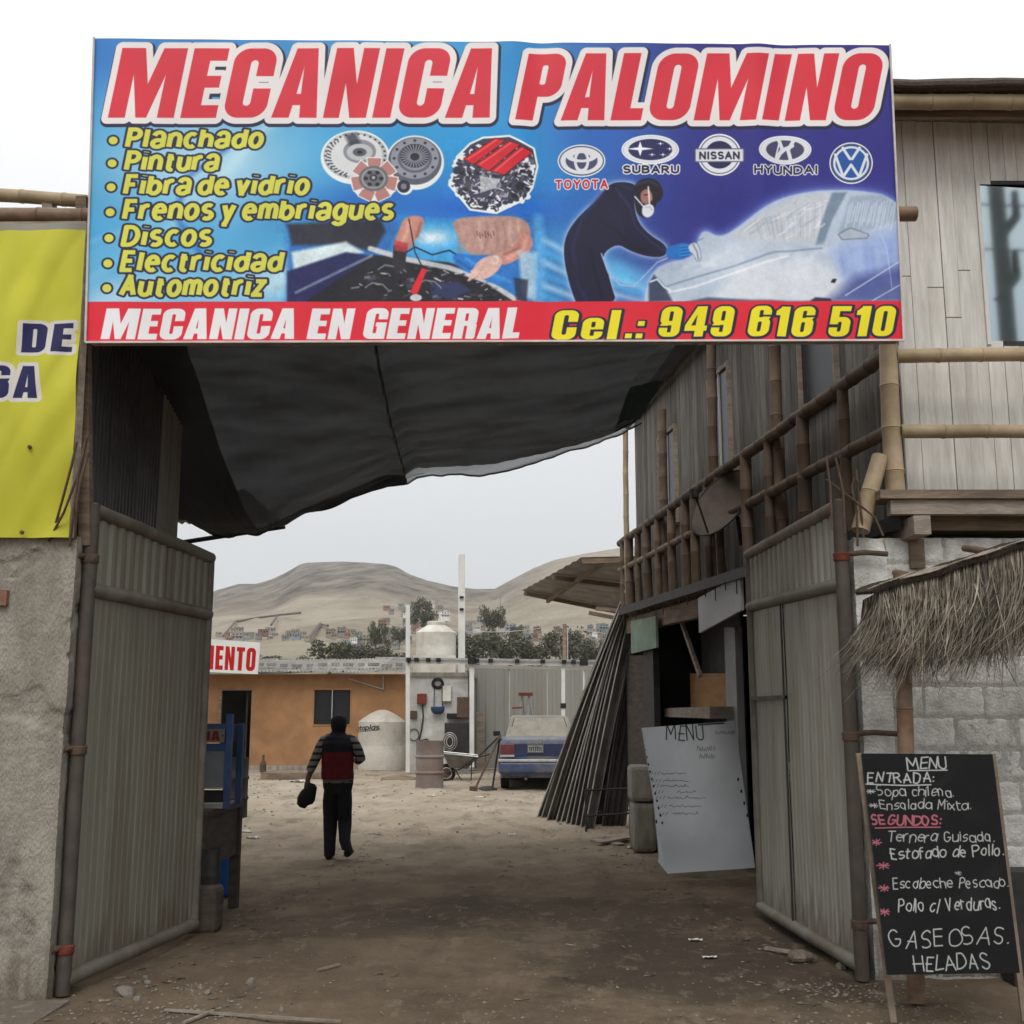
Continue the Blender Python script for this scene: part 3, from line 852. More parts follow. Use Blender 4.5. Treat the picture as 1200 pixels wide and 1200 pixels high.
    c.poly([(600, 300), (624, 300), (622, 356), (606, 352)], (.80, .88, .93), .8, 5)
    c.poly([(595, 330), (612, 332), (610, 357), (598, 356)], (.15, .15, .22), .8, 3)
    c.line([(624, 262), (626, 357)], 12, (.45, .72, .92), .6, 8)
    soften(c, 332, 262, 625, 357, 2, .045, 7)
    soften(c, 528, 172, 616, 250, 1, .02, 9)
    soften(c, 372, 158, 514, 244, 1, .0, 5)
    # painter and masked car
    T = lambda q: [(600 + a / 2.5, 40 + b / 2.5) for a, b in q]
    body = chaikin(T([(265, 455), (300, 446), (345, 452), (352, 478), (340, 500), (350, 560), (385, 600), (440, 632), (436, 664), (385, 665), (330, 648), (292, 626), (245, 658), (262, 700), (275, 750), (292, 798), (172, 798), (172, 798), (150, 740), (133, 660), (140, 600), (180, 545), (235, 500)]))
    W = c.win(650, 210, 780, 362, 4)
    d = sd_poly(c.gx[W], c.gy[W], body)
    c.blend(W, np.exp(-np.maximum(d, 0) / 2.5), (.72, .82, .95), .9)
    car = chaikin(T([(372, 798), (372, 798), (372, 795), (376, 760), (390, 715), (430, 682), (520, 668), (535, 600), (555, 588), (585, 606), (622, 600), (700, 542), (760, 502), (830, 480), (950, 470), (1075, 480), (1130, 512), (1138, 560), (1145, 700), (1146, 798), (1146, 798)]))
    W = c.win(748, 225, 1056, 362, 8)
    d = sd_poly(c.gx[W], c.gy[W], car)
    c.blend(W, np.exp(-np.maximum(d, 0) / 4.0), (.60, .72, .95), .8)
    c.sdf(W, d, (.74, .79, .86), 1, 1.5)
    c.glow(860, 300, 50, 14, (.86, .89, .93), .6, -.4)
    c.poly(T([(560, 795), (640, 700), (800, 640), (930, 690), (1000, 740), (1000, 795)]), (.88, .90, .93), .8, 14)
    c.poly(T([(620, 605), (720, 545), (830, 490), (930, 480), (880, 630), (760, 620)]), (.80, .82, .85), .9, 6)
    for k in range(16):
        a = T([(650 + k * 17, 596 - k * 6), (700 + k * 15, 560 - k * 4), (720 + k * 13, 610 + rr.uniform(-12, 8))])
        c.line(a, 1.0, rr.choice(((.95, .96, .98), (.62, .66, .72))), .6, 1.5)
    c.poly(T([(930, 480), (975, 478), (930, 560), (905, 630), (880, 632), (905, 545)]), (.42, .50, .58), .8, 3)
    c.poly(T([(985, 490), (1080, 484), (1126, 520), (1130, 560), (960, 610), (950, 590)]), (.62, .68, .76), .9, 4)
    for k in range(18):
        x = 985 + k * 8
        c.line(T([(x, 500 + rr.uniform(0, 20)), (x - 14, 575 + rr.uniform(-15, 15))]), 1.0, (.9, .93, .96), .7, 1.2)
    for k in range(34):
        x = rr.uniform(640, 900); y = rr.uniform(500, 615); a_ = rr.uniform(-.9, -.2); l_ = rr.uniform(15, 60)
        if sd_poly(np.array([600 + x / 2.5]), np.array([40 + y / 2.5]), T([(640, 606), (720, 545), (830, 490), (930, 484), (885, 625), (760, 615)]))[0] < -2:
            c.line(T([(x, y), (x + l_ * math.cos(a_) * .5, y + l_ * math.sin(a_) * .5 + 4), (x + l_ * math.cos(a_), y + l_ * math.sin(a_))]), rr.uniform(.6, 2), rr.choice(((.97, .98, 1), (.60, .66, .74), (.70, .76, .82))), .6, 1.8)
    for k in range(14):
        x = 420 + k * 36; c.line(T([(x, 700 - k * 4 + rr.uniform(-10, 30)), (x + 40, 680 - k * 4 + rr.uniform(-10, 30)), (x + 90, 672 - k * 5 + rr.uniform(-10, 30))]), rr.uniform(2, 6), rr.choice(((.95, .97, 1), (.62, .68, .80), (.82, .86, .92))), .4, 6)
    for k in range(10):
        x = 960 + k * 18; c.line(T([(x, 640 + rr.uniform(-20, 30)), (x + 6, 700 + rr.uniform(-20, 30))]), rr.uniform(2, 5), rr.choice(((.88, .93, 1), (.40, .48, .74))), .35, 6)
    c.line(T([(400, 760), (500, 730), (640, 690), (760, 650), (900, 640)]), 1.6, (.45, .52, .62), .8, 2)
    c.line(T([(420, 770), (520, 750), (700, 690), (800, 660)]), 2.2, (.97, .98, 1), .8, 2)
    c.poly(T([(930, 640), (1140, 570), (1146, 700), (1050, 790), (980, 795), (960, 740)]), (.50, .60, .86), .45, 16)
    c.poly(T([(900, 800), (1000, 720), (1146, 690), (1146, 800)]), (.22, .25, .50), .7, 14)
    c.line(T([(970, 775), (1143, 672)]), 1.2, (.9, .95, 1), .8)
    c.line(T([(1040, 796), (1143, 740)]), 1.2, (.8, .9, 1), .8)
    c.poly(T([(950, 600), (985, 582), (1040, 600), (1035, 610), (960, 614)]), (.70, .74, .80), 1, 1.5, edge=.6, ecol=(.25, .3, .4))
    c.poly(T([(925, 738), (932, 728), (944, 728), (938, 740)]), (.1, .1, .16))
    c.line(T([(1075, 600), (1095, 640), (1110, 760)]), .8, (.85, .9, 1), .6)
    c.poly(T([(385, 740), (400, 715), (430, 745), (455, 790), (385, 792)]), (.20, .24, .34), .9, 3)
    c.line(T([(390, 735), (410, 728), (430, 750), (450, 760)]), 2, (.9, .95, 1), .9)
    c.poly(T([(480, 795), (560, 780), (700, 788), (860, 790), (870, 800)]), (.22, .26, .36), .8, 3)
    c.poly(T([(850, 798), (880, 780), (925, 784), (930, 798)]), (.1, .12, .2), .9, 2)
    c.poly(body, (.085, .08, .20), 1, 1)
    for pts, w_, col in (([(250, 480), (190, 550), (160, 640), (178, 740), (205, 795)], 7, (.15, .15, .33)), ([(290, 470), (330, 520), (345, 575), (390, 620), (430, 645)], 5, (.17, .17, .34)), ([(240, 560), (290, 590), (330, 630), (380, 650)], 4, (.03, .03, .10)),
                         ([(215, 640), (225, 700), (245, 780)], 5, (.03, .03, .10)), ([(265, 520), (300, 560), (310, 600)], 3, (.13, .13, .28)), ([(165, 690), (190, 760)], 3, (.04, .04, .12)), ([(300, 455), (335, 470)], 4, (.16, .16, .32))):
        c.line(T(pts), w_ / 1.6, col, .7, 3)
    c.blob(T([(338, 470), (352, 444), (385, 434), (416, 446), (430, 478), (422, 502), (408, 505), (400, 540), (376, 556), (350, 542), (344, 510)]), (.10, .09, .14), soft=1.2)
    c.line(T([(350, 455), (385, 444), (412, 458)]), 2.4, (.24, .23, .30), .7, 2.5)
    c.blob(T([(360, 478), (378, 466), (394, 476), (398, 500), (380, 514), (362, 507)]), (.64, .44, .42), soft=1.4)
    c.line(T([(372, 486), (384, 484)]), 1.2, (.12, .08, .10)); c.line(T([(390, 484), (394, 500)]), 1.2, (.80, .60, .56), .8, 1.4)
    c.blob(T([(366, 518), (386, 510), (402, 518), (400, 542), (380, 554), (364, 542)]), (.88, .90, .93), soft=1)
    c.line(T([(374, 522), (388, 520), (396, 530)]), 1.0, (.60, .64, .70), .8, 1.5)
    c.line(T([(344, 490), (372, 522)]), 1.6, (.92, .93, .95)); c.line(T([(384, 462), (388, 515)]), 1.8, (.92, .93, .95))
    c.blob(T([(434, 640), (460, 630), (492, 622), (514, 636), (512, 652), (498, 666), (470, 674), (438, 664)]), (.14, .44, .74), soft=1)
    for k in range(4): c.line(T([(478, 634 + k * 9), (508, 630 + k * 9)]), 2.2, (.20, .54, .84), .9, 1.3); c.line(T([(480, 638.5 + k * 9), (508, 634.5 + k * 9)]), .6, (.05, .20, .42), .8)
    c.blob(T([(500, 632), (524, 620), (536, 640), (541, 672), (528, 680), (518, 656), (506, 650)]), (.80, .83, .88), soft=1, edge=.5, ecol=(.3, .35, .45))
    c.line(T([(516, 628), (528, 650), (532, 672)]), 1.4, (.42, .46, .54), .9, 1.2); c.line(T([(530, 618), (544, 612)]), 1.6, (.55, .60, .68))
    c.line(T([(245, 655), (265, 710), (300, 745), (340, 748), (375, 715), (410, 680), (440, 668)]), 1.6, (.65, .72, .85))
    soften(c, 640, 212, 1060, 357, 2, .022, 3)
    # car makers' emblems
    def ring(cx, cy, rx, ry, wd=5, rot=0):
        c.ell(cx, cy, rx + 1.5, ry + 1.5, (.90, .92, .95), alpha=.9, rot=rot)
        c.ell(cx, cy, rx, ry, (.28, .29, .38), rot=rot)
    sil = (.88, .89, .92); dk = (.14, .14, .30)
    cx, cy = 675, 194
    c.ell(cx, cy, 28, 19, wh); c.ell(cx, cy, 26.5, 17.5, (.30, .30, .42)); c.ell(cx, cy, 25, 16, sil, 4)
    c.ell(cx, cy, 9, 15, sil, 3.2); c.ell(cx, cy - 5, 18, 7, sil, 3.2)
    strokes(c, 'TOYOTA', 645, 226, 705, 9, 2.2, [(1.1, wh), (0, (.72, .13, .20))], gap=.35)
    cx, cy = 756, 181
    c.ell(cx, cy, 34, 17.5, wh); c.ell(cx, cy, 32, 15.5, (.16, .17, .34)); c.ell(cx, cy, 32, 15.5, sil, 3)
    def star(x, y, a, b):
        c.poly([(x - a, y), (x - a * .15, y - b * .2), (x, y - b), (x + a * .15, y - b * .2), (x + a, y), (x + a * .15, y + b * .2), (x, y + b), (x - a * .15, y + b * .2)], (.94, .95, .97))
    star(744, 180, 16, 9)
    for x, y in ((768, 174), (779, 180), (758, 187), (771, 187), (782, 186)): star(x, y, 4.5, 2.6)
    strokes(c, 'SUBARU', 725, 208, 789, 7.5, 2.2, [(1.4, (.92, .92, .95)), (0, (.12, .12, .18))], gap=.28)
    cx, cy = 838, 187
    c.ell(cx, cy, 26, 25, wh); c.ell(cx, cy, 24, 23, sil, 7); c.ell(cx, cy, 24, 23, (.35, .36, .45), 1.2); c.ell(cx, cy, 17, 16.5, dk)
    W = c.win(808, 178, 868, 196); c.sdf(W, sd_bx(c.gx[W], c.gy[W], 809.5, 180, 866.5, 195, 1) - .8, (.4, .4, .48)); c.sdf(W, sd_bx(c.gx[W], c.gy[W], 810, 180.5, 866, 194.5, 1), (.84, .85, .88))
    strokes(c, 'NISSAN', 815, 191.5, 861, 7.5, 2.0, [(0, (.12, .12, .2))], gap=.3)
    cx, cy = 916, 181
    c.ell(cx, cy, 31.5, 17, wh); c.ell(cx, cy, 29.5, 15, (.28, .28, .40)); c.ell(cx, cy, 29.5, 15, sil, 3.4)
    c.line([(906, 193), (913, 180), (909, 170)], 4.5, sil); c.line([(923, 192), (920, 181), (927, 169)], 4.5, sil)
    c.line([(909, 186), (916, 180), (925, 176)], 4.5, sil); c.line([(910, 170), (905, 190)], 2, sil)
    strokes(c, 'HYUNDAI', 880, 209, 954, 8.5, 2.2, [(1.2, (.92, .92, .95)), (0, (.14, .14, .22))], gap=.24)
    cx, cy = 995, 197
    c.ell(cx, cy, 26, 24.5, wh); c.ell(cx, cy, 24.5, 23, (.30, .31, .42)); c.ell(cx, cy, 22.5, 21, (.16, .34, .62)); c.ell(cx, cy, 21.5, 20, sil, 2.6)
    c.line([(985, 179), (995, 194), (1005, 179)], 3.4, sil)
    c.line([(976, 187), (985.5, 213), (995, 199), (1004.5, 213), (1014, 187)], 3.4, sil); c.line([(988, 194.5), (1002, 194.5)], 2, (.16, .34, .62))
    # title
    red = (.80, .21, .275)
    nav = (.13, .13, .25)
    for txt, a, b, yb in (('MECANICA', 127, 584, 143), ('PALOMINO', 597, 1036, 146)):
        heavy(c, txt, a, yb, b, 84 if a < 500 else 81, [(9.5, nav, 1, 2), (7.5, (.92, .90, .90), 0, 0), (0, red, 0, 0)], slant=.2, gap=.085)
    yel = (.83, .83, .36)
    ys = [(180, 'Planchado', 308), (207, 'Pintura', 257), (235, 'Fibra de vidrio', 361), (264, 'Frenos y embriagues', 459), (294, 'Discos', 249), (323, 'Electricidad', 330), (351, 'Automotriz', 310)]
    for k, (yb, s, x1) in enumerate(ys):
        x = 149 - k * 1.2
        c.ell(x - 16, yb - 10, 7.5, 6.8, nav); c.ell(x - 16, yb - 10, 5.2, 4.7, yel)
        strokes(c, s, x, yb - 2.5, x1 - 3, 20.5, 5.0, [(2.1, nav), (0, yel)], slant=.20, gap=.30, space=.25, sq=.80)
    # bottom stripe
    m = (gy > 356 + (gx - 102) * .0005).astype(np.float32)
    c.blend((slice(None), slice(None)), m, (.82, .17, .24))
    heavy(c, 'MECANICA EN GENERAL', 119, 398, 607, 34, [(.3, (.92, .92, .93), 0, 0)], slant=.2, gap=.07, space=.26)
    heavy(c, 'Cel', 638, 399, 722, 33, [(3.0, nav, .5, .5), (0, (.90, .85, .18), 0, 0)], slant=.2, gap=.12)
    heavy(c, '.:', 725, 398, 752, 28, [(2.4, nav, .5, .5), (0, (.90, .85, .18), 0, 0)], slant=.2, gap=.1)
    heavy(c, '949 616 510', 764, 396, 1050, 34, [(3.0, nav, .5, .5), (0, (.90, .85, .18), 0, 0)], slant=.2, gap=.12, space=.3)
    return c
# ------------------------------------------------------------------ shared materials
m_concrete = M('concrete', (.33, .305, .265), (.235, .215, .18), rough=.95, scale=3.5, bump=.9, bscale=60, dirt=(.16, .14, .115), dirt_amt=.4, contrast=(.36, .64), stretch=(1.6, 1.6, .6), mud=(.32, (.135, .108, .08)))
m_white_block = M('whitewashed_block', (.72, .71, .68), (.54, .53, .50), rough=.95, scale=7, bump=.6, bscale=55, vary=.08, dirt=(.24, .22, .19), dirt_amt=.3, dirt_scale=4, mud=(.32, (.135, .108, .08)))
m_mortar = M('mortar', (.46, .45, .42), rough=1, scale=20, bump=.5)
m_bamboo = M('bamboo', (.42, .33, .21), (.27, .20, .12), rough=.55, scale=3, stretch=(1, 1, 1), bump=.1, dirt=(.18, .13, .08), dirt_amt=.25, vary=.16)
m_bamboo_dark = M('bamboo_shaded', (.155, .112, .075), (.085, .06, .043), rough=.7, scale=4, bump=.15, dirt=(.08, .06, .045), dirt_amt=.3, vary=.2)  # side canes: their shade is put into a darker bamboo colour
m_bamboo_red = M('bamboo_reddish', (.23, .15, .095), (.12, .075, .048), rough=.5, scale=5, bump=.15, vary=.05)
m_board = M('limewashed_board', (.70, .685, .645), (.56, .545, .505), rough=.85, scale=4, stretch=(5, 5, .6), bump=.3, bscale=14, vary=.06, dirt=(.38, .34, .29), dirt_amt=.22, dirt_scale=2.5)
m_board_side = M('shaded_board', (.17, .16, .143), (.10, .094, .085), rough=.85, scale=4, stretch=(5, 5, .6), bump=.3, bscale=14, vary=.28, dirt=(.07, .062, .052), dirt_amt=.35, dirt_scale=2.5)  # same boards as the front, darkened to paint in the side's shade
m_darkwood = M('dark_wood', (.085, .066, .052), (.045, .036, .03), rough=.85, scale=4, stretch=(1, 1, 6), bump=.3, vary=.2)  # very dark brown wood tone
m_wood = M('old_wood', (.27, .20, .14), (.15, .11, .08), rough=.85, scale=4, stretch=(1, 1, 6), bump=.3, vary=.2, dirt=(.1, .08, .06))
m_wood_grey = M('grey_timber', (.33, .28, .23), (.21, .175, .14), rough=.85, scale=5, stretch=(1, 5, 5), bump=.3, vary=.12, dirt=(.14, .11, .09))
m_sheet = M('galvanised_sheet', (.37, .36, .315), (.29, .28, .245), rough=.6, scale=2.0, stretch=(3.5, 3.5, .4), bump=.08, metal=.1, vary=.05, dirt=(.22, .185, .145), dirt_amt=.4, spec=.35, mud=(.32, (.135, .108, .08)))
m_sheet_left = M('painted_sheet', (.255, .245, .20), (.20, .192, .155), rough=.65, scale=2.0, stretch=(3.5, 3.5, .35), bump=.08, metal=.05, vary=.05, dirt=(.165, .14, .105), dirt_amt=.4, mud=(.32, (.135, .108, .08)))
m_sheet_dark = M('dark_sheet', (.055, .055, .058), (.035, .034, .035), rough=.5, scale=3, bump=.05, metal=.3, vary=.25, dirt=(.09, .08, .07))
m_sheet_old = M('roof_sheet', (.34, .33, .31), (.21, .20, .19), rough=.75, scale=3, bump=.1, metal=.2, vary=.2, dirt=(.20, .185, .17), dirt_amt=.25)
m_pipe = M('gate_pipe', (.215, .195, .165), (.135, .12, .098), rough=.6, scale=4, bump=.2, vary=.08, dirt=(.11, .075, .052), dirt_amt=.4, spec=.3, stretch=(1, 1, 1))
m_pipe_dark = M('rusty_pole', (.10, .086, .073), (.058, .049, .042), rough=.7, scale=5, bump=.2, dirt=(.10, .068, .048), dirt_amt=.3)
m_red = M('red_cloth', (.20, .045, .03), (.10, .03, .022), rough=.9, scale=20, bump=.3)
m_rust = M('rust', (.12, .078, .056), (.065, .045, .035), rough=.85, scale=15, bump=.4)
m_black = M('black_rubber', (.018, .018, .019), (.012, .012, .012), rough=.7, scale=10, bump=.1)
m_iron = M('dark_iron', (.05, .047, .044), (.03, .028, .026), rough=.6, scale=8, bump=.1, metal=.3)
m_whitepaint = M('white_paint', (.72, .72, .70), (.58, .57, .55), rough=.7, scale=4, bump=.1, vary=.04, dirt=(.38, .35, .31), dirt_amt=.3, dirt_scale=2)
m_whitewall = M('white_plaster', (.60, .60, .58), (.46, .455, .43), rough=.9, scale=3, bump=.2, vary=.04, dirt=(.27, .245, .21), dirt_amt=.35, dirt_scale=1.3)
m_greywall = M('grey_sheet_wall', (.30, .295, .27), (.22, .215, .195), rough=.8, scale=1.2, stretch=(1.5, 1, .2), bump=.1, vary=.04, dirt=(.17, .155, .13), dirt_amt=.3, dirt_scale=.6)
m_orange = M('ochre_render', (.40, .215, .105), (.29, .155, .078), rough=.95, scale=2, bump=.3, vary=.03, dirt=(.24, .135, .07), dirt_amt=.35, dirt_scale=.9)
m_tank = M('tank_beige', (.64, .62, .56), (.50, .475, .42), rough=.6, scale=1.5, bump=.05, vary=.03, dirt=(.30, .26, .21), dirt_amt=.3, dirt_scale=1.6)
m_glassdark, _t, _b, _o = newmat('dark_glass')
_b.inputs['Base Color'].default_value = (.02, .022, .025, 1); _b.inputs['Roughness'].default_value = .25; _b.inputs['Specular IOR Level'].default_value = .25
m_mirror, _t, _b, _o = newmat('mirrored_window_film')
_b.inputs['Base Color'].default_value = (.42, .50, .54, 1); _b.inputs['Metallic'].default_value = 1.0; _b.inputs['Roughness'].default_value = .04
m_blue = M('blue_paint', (.03, .07, .19), (.02, .04, .11), rough=.5, scale=6, bump=.05, dirt=(.05, .05, .06))
m_bluebright = M('blue_plastic', (.015, .10, .36), rough=.4, scale=6, bump=.02)
m_paper = M('paper_litter', (.62, .61, .58), rough=.9, scale=20, bump=.1)
m_aluminium = M('aluminium', (.45, .45, .44), rough=.4, scale=10, bump=.02, metal=.7)
m_plywood = M('plywood', (.40, .22, .10), (.30, .16, .07), rough=.8, scale=3, stretch=(1, 1, 5), bump=.1)
m_offwhite = M('faded_white_board', (.40, .41, .42), (.34, .345, .35), rough=.6, scale=3, bump=.05, dirt=(.26, .255, .25), dirt_amt=.2)
m_greenboard = M('pale_green_board', (.20, .27, .21), (.15, .2, .16), rough=.8, scale=4, bump=.1, dirt=(.12, .14, .11))
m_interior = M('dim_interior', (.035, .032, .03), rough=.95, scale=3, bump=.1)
m_rock = M('stone', (.33, .30, .26), (.2, .18, .155), rough=.95, scale=14, bump=.6)

# ------------------------------------------------------------------ ground
def ground_z(x, y):
    z = gz(y)
    if -7 < x < 7 and 2 < y < 34:
        f = min(1, (7 - abs(x)) / 2) * min(1, (y - 2) / 1.0) * min(1, (34 - y) / 2)
        z += f * (0.034 * mnoise.noise(Vector((x * .55, y * .4, 1))) + 0.022 * mnoise.noise(Vector((x * 2.1, y * 1.6, 4))) + 0.011 * mnoise.noise(Vector((x * 7, y * 6, 7)))
                  - 0.022 * max(math.exp(-((x + .75 - .25 * math.sin(y * .3)) / .14) ** 2), math.exp(-((x - .72 - .25 * math.sin(y * .3)) / .14) ** 2)) * (.5 + mnoise.noise(Vector((x, y * .5, 3))))
                  + 0.0055 * mnoise.noise(Vector((x * 19, y * 17, 9))))
    return z
def lines(dense0, dense1, step, far):
    a = [dense0 + i * step for i in range(int((dense1 - dense0) / step) + 1)]
    hi, lo, s = [], [], step
    v = a[-1]
    while v < far: s *= 1.6; v += s; hi.append(v)
    s = step; v = a[0]
    while v > -far: s *= 1.6; v -= s; lo.append(v)
    return lo[::-1] + a + hi
def make_ground():
    xs = lines(-4.2, 4.2, .05, 6000)
    ys0 = []; v = 4.5; s = .04
    while v < 34: ys0.append(v); v += s; s *= 1.008
    ys = lines(0, 0, 1, 200)
    back = []; v = 4.5; s = .08
    while v > -400: s *= 1.5; v -= s; back.append(v)
    fwd = []; v = ys0[-1]; s = .5
    while v < 6000: s *= 1.4; v += s; fwd.append(v)
    ys = back[::-1] + ys0 + fwd
    me = bpy.data.meshes.new('ground')
    vs = [(x, y, ground_z(x, y)) for y in ys for x in xs]
    n = len(xs)
    fs = [(j * n + i, j * n + i + 1, (j + 1) * n + i + 1, (j + 1) * n + i) for j in range(len(ys) - 1) for i in range(n - 1)]
    me.from_pydata(vs, [], fs)
    me.polygons.foreach_set('use_smooth', [True] * len(fs))
    o = bpy.data.objects.new('ground', me); COL.objects.link(o); o['kind'] = 'structure'
    m, t, b, out = newmat('trodden_dirt')
    N, L = t.nodes, t.links
    g = N.new('ShaderNodeNewGeometry')
    def noise(sc, det=8, rough=.65, stretch=None):
        n = N.new('ShaderNodeTexNoise'); n.inputs['Scale'].default_value = sc; n.inputs['Detail'].default_value = det; n.inputs['Roughness'].default_value = rough
        if stretch:
            mp = N.new('ShaderNodeMapping'); mp.inputs['Scale'].default_value = stretch; L.new(g.outputs['Position'], mp.inputs[0]); L.new(mp.outputs[0], n.inputs['Vector'])
        else: L.new(g.outputs['Position'], n.inputs['Vector'])
        return n
    def rampn(src, a, b_, lo=0., hi=1.):
        r = N.new('ShaderNodeMapRange'); r.inputs[1].default_value = a; r.inputs[2].default_value = b_; r.inputs[3].default_value = lo; r.inputs[4].default_value = hi
        L.new(src, r.inputs[0]); return r.outputs[0]
    def mix(fac, a, b_):
        x = N.new('ShaderNodeMixRGB'); L.new(fac, x.inputs[0])
        for i, q in ((1, a), (2, b_)):
            if isinstance(q, tuple): x.inputs[i].default_value = (*q, 1)
            else: L.new(q, x.inputs[i])
        return x.outputs[0]
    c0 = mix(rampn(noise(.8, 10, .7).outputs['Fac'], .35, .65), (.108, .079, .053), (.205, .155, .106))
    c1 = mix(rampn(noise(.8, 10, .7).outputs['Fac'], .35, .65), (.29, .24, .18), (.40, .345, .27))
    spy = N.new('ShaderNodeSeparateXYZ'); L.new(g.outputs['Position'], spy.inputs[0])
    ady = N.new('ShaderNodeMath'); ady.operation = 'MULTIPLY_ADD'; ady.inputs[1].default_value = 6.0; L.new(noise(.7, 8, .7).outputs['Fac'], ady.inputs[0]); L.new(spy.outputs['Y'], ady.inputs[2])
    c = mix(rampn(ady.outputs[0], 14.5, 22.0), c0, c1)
    c = mix(rampn(noise(2.6, 10, .7, (1, .45, 1)).outputs['Fac'], .5, .66, 0, .6), c, (.10, .078, .056))
    c = mix(rampn(noise(60, 6, .7).outputs['Fac'], .55, .75, 0, .4), c, (.24, .205, .165))
    c = mix(rampn(noise(35, 6, .7).outputs['Fac'], .58, .72, 0, .6), c, (.10, .08, .06))
    # damp earth and the gateway's shade, both painted dark: position mask with a ragged edge
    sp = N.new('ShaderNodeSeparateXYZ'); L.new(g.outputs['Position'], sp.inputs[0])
    def wet_shade(cx, cy, rx, ry, amt):
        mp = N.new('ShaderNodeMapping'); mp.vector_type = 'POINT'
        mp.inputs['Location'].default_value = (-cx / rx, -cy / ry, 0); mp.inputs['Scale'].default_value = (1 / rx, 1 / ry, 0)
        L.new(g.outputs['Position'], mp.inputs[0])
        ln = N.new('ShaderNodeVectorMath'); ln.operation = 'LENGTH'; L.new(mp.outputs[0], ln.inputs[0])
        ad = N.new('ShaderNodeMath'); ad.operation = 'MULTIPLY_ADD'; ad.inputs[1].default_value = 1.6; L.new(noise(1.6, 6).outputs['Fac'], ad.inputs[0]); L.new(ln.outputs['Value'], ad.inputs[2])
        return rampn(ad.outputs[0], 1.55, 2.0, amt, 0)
    c = mix(wet_shade(1.3, 8.2, 1.1, 1.3, .75), c, (.055, .044, .034))
    c = mix(wet_shade(0.6, 10.2, 1.9, .8, .6), c, (.065, .052, .040))
    c = mix(wet_shade(-1.2, 9.6, 1.3, .6, .5), c, (.07, .055, .042))
    c = mix(rampn(noise(5.5, 10, .75, (1, .5, 1)).outputs['Fac'], .54, .62, 0, .5), c, (.24, .195, .145))
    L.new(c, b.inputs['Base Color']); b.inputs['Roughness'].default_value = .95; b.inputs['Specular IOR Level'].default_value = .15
    bp = N.new('ShaderNodeBump'); bp.inputs['Strength'].default_value = .7; bp.inputs['Distance'].default_value = .03
    nb = noise(22, 10, .75); L.new(nb.outputs['Fac'], bp.inputs['Height']); L.new(bp.outputs[0], b.inputs['Normal'])
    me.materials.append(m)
    return o
make_ground()
def gp(px, py, dz=0.0):
    """point of the ground under a pixel of the photograph"""
    p = G(px, py); p.z = ground_z(p.x, p.y) + dz
    return p

# ------------------------------------------------------------------ banner
def lerp(a, b, t): return a + (b - a) * t
bTL, bTR, bBR, bBL = P(112, 47, 6.9), P(1041, 55, 7.1), P(1057, 400.5, 7.1), P(102, 403, 6.9)
def make_banner():
    t = thing('banner', 'wide blue printed banner reading MECANICA PALOMINO above the gateway', 'banner', (bBL + bBR) / 2)
    img = paint_banner().image('mechanic_banner_print', 1.12)
    mat = print_mat('banner_print', img, rough=.5, noise_amt=.05)
    nrm = (bTR - bTL).cross(bTL - bBL).normalized()
    if nrm.y > 0: nrm = -nrm
    mb = MB()
    def f(u, v):
        p = lerp(lerp(bBL, bBR, u), lerp(bTL, bTR, u), v)
        w = .012 * math.exp(-((u - .52) / .02) ** 2) - .012 * math.exp(-((u - .555) / .02) ** 2) + .010 * math.exp(-((u - .83) / .015) ** 2) - .01 * math.exp(-((u - .865) / .02) ** 2)
        w += .006 * mnoise.noise(Vector((u * 14, v * 5, 0))) + .004 * math.sin(u * 60) * math.exp(-v * 8)
        return p + nrm * (.02 + w)
    mb.grid(f, 150, 50, uv=True); mb.smooth = True
    part('printed_vinyl', mb, mat, t)
    fr = MB()
    m = M('banner_frame_wood', (.36, .30, .24), rough=.8)
    dn = -nrm * .03
    bc = (bTL + bTR + bBL + bBR) / 4; ins = lambda p: p + Vector(((bc.x - p.x) * .009, 0, (bc.z - p.z) * .026))
    for a, b in ((bTL, bTR), (bBL, bBR), (bTL, bBL), (bTR, bBR)):
        q = MB(); q.beam(ins(a) + dn, ins(b) + dn, .045, .05); part('frame_batten', q, m, t)
    for k in (.25, .5, .75):
        q = MB(); q.beam(lerp(bTL, bTR, k) + dn * 1.2, lerp(bBL, bBR, k) + dn * 1.2, .04, .04); part('frame_batten', q, m, t)
    # thin pale hem
    hem = MB(); hm = M('vinyl_hem', (.62, .58, .56), rough=.6)
    for a, b in ((bBL, bBR), (bTL, bBL), (bTR, bBR)):
        q = MB(); q.beam(a + nrm * .032, b + nrm * .032, .012, .012); part('hem', q, hm, t)
make_banner()
# cane that carries the banner, its end sticks out to the right
q = MB(); bamboo(q, P(100, 262, 7.06) + Vector((-.6, 0, .05)), P(1073, 251, 7.28), .055, bow=.0, seed=3)
single('bamboo_pole', q, m_bamboo_red, 'thick brown bamboo pole whose cut end sticks out right of the blue banner', 'pole')

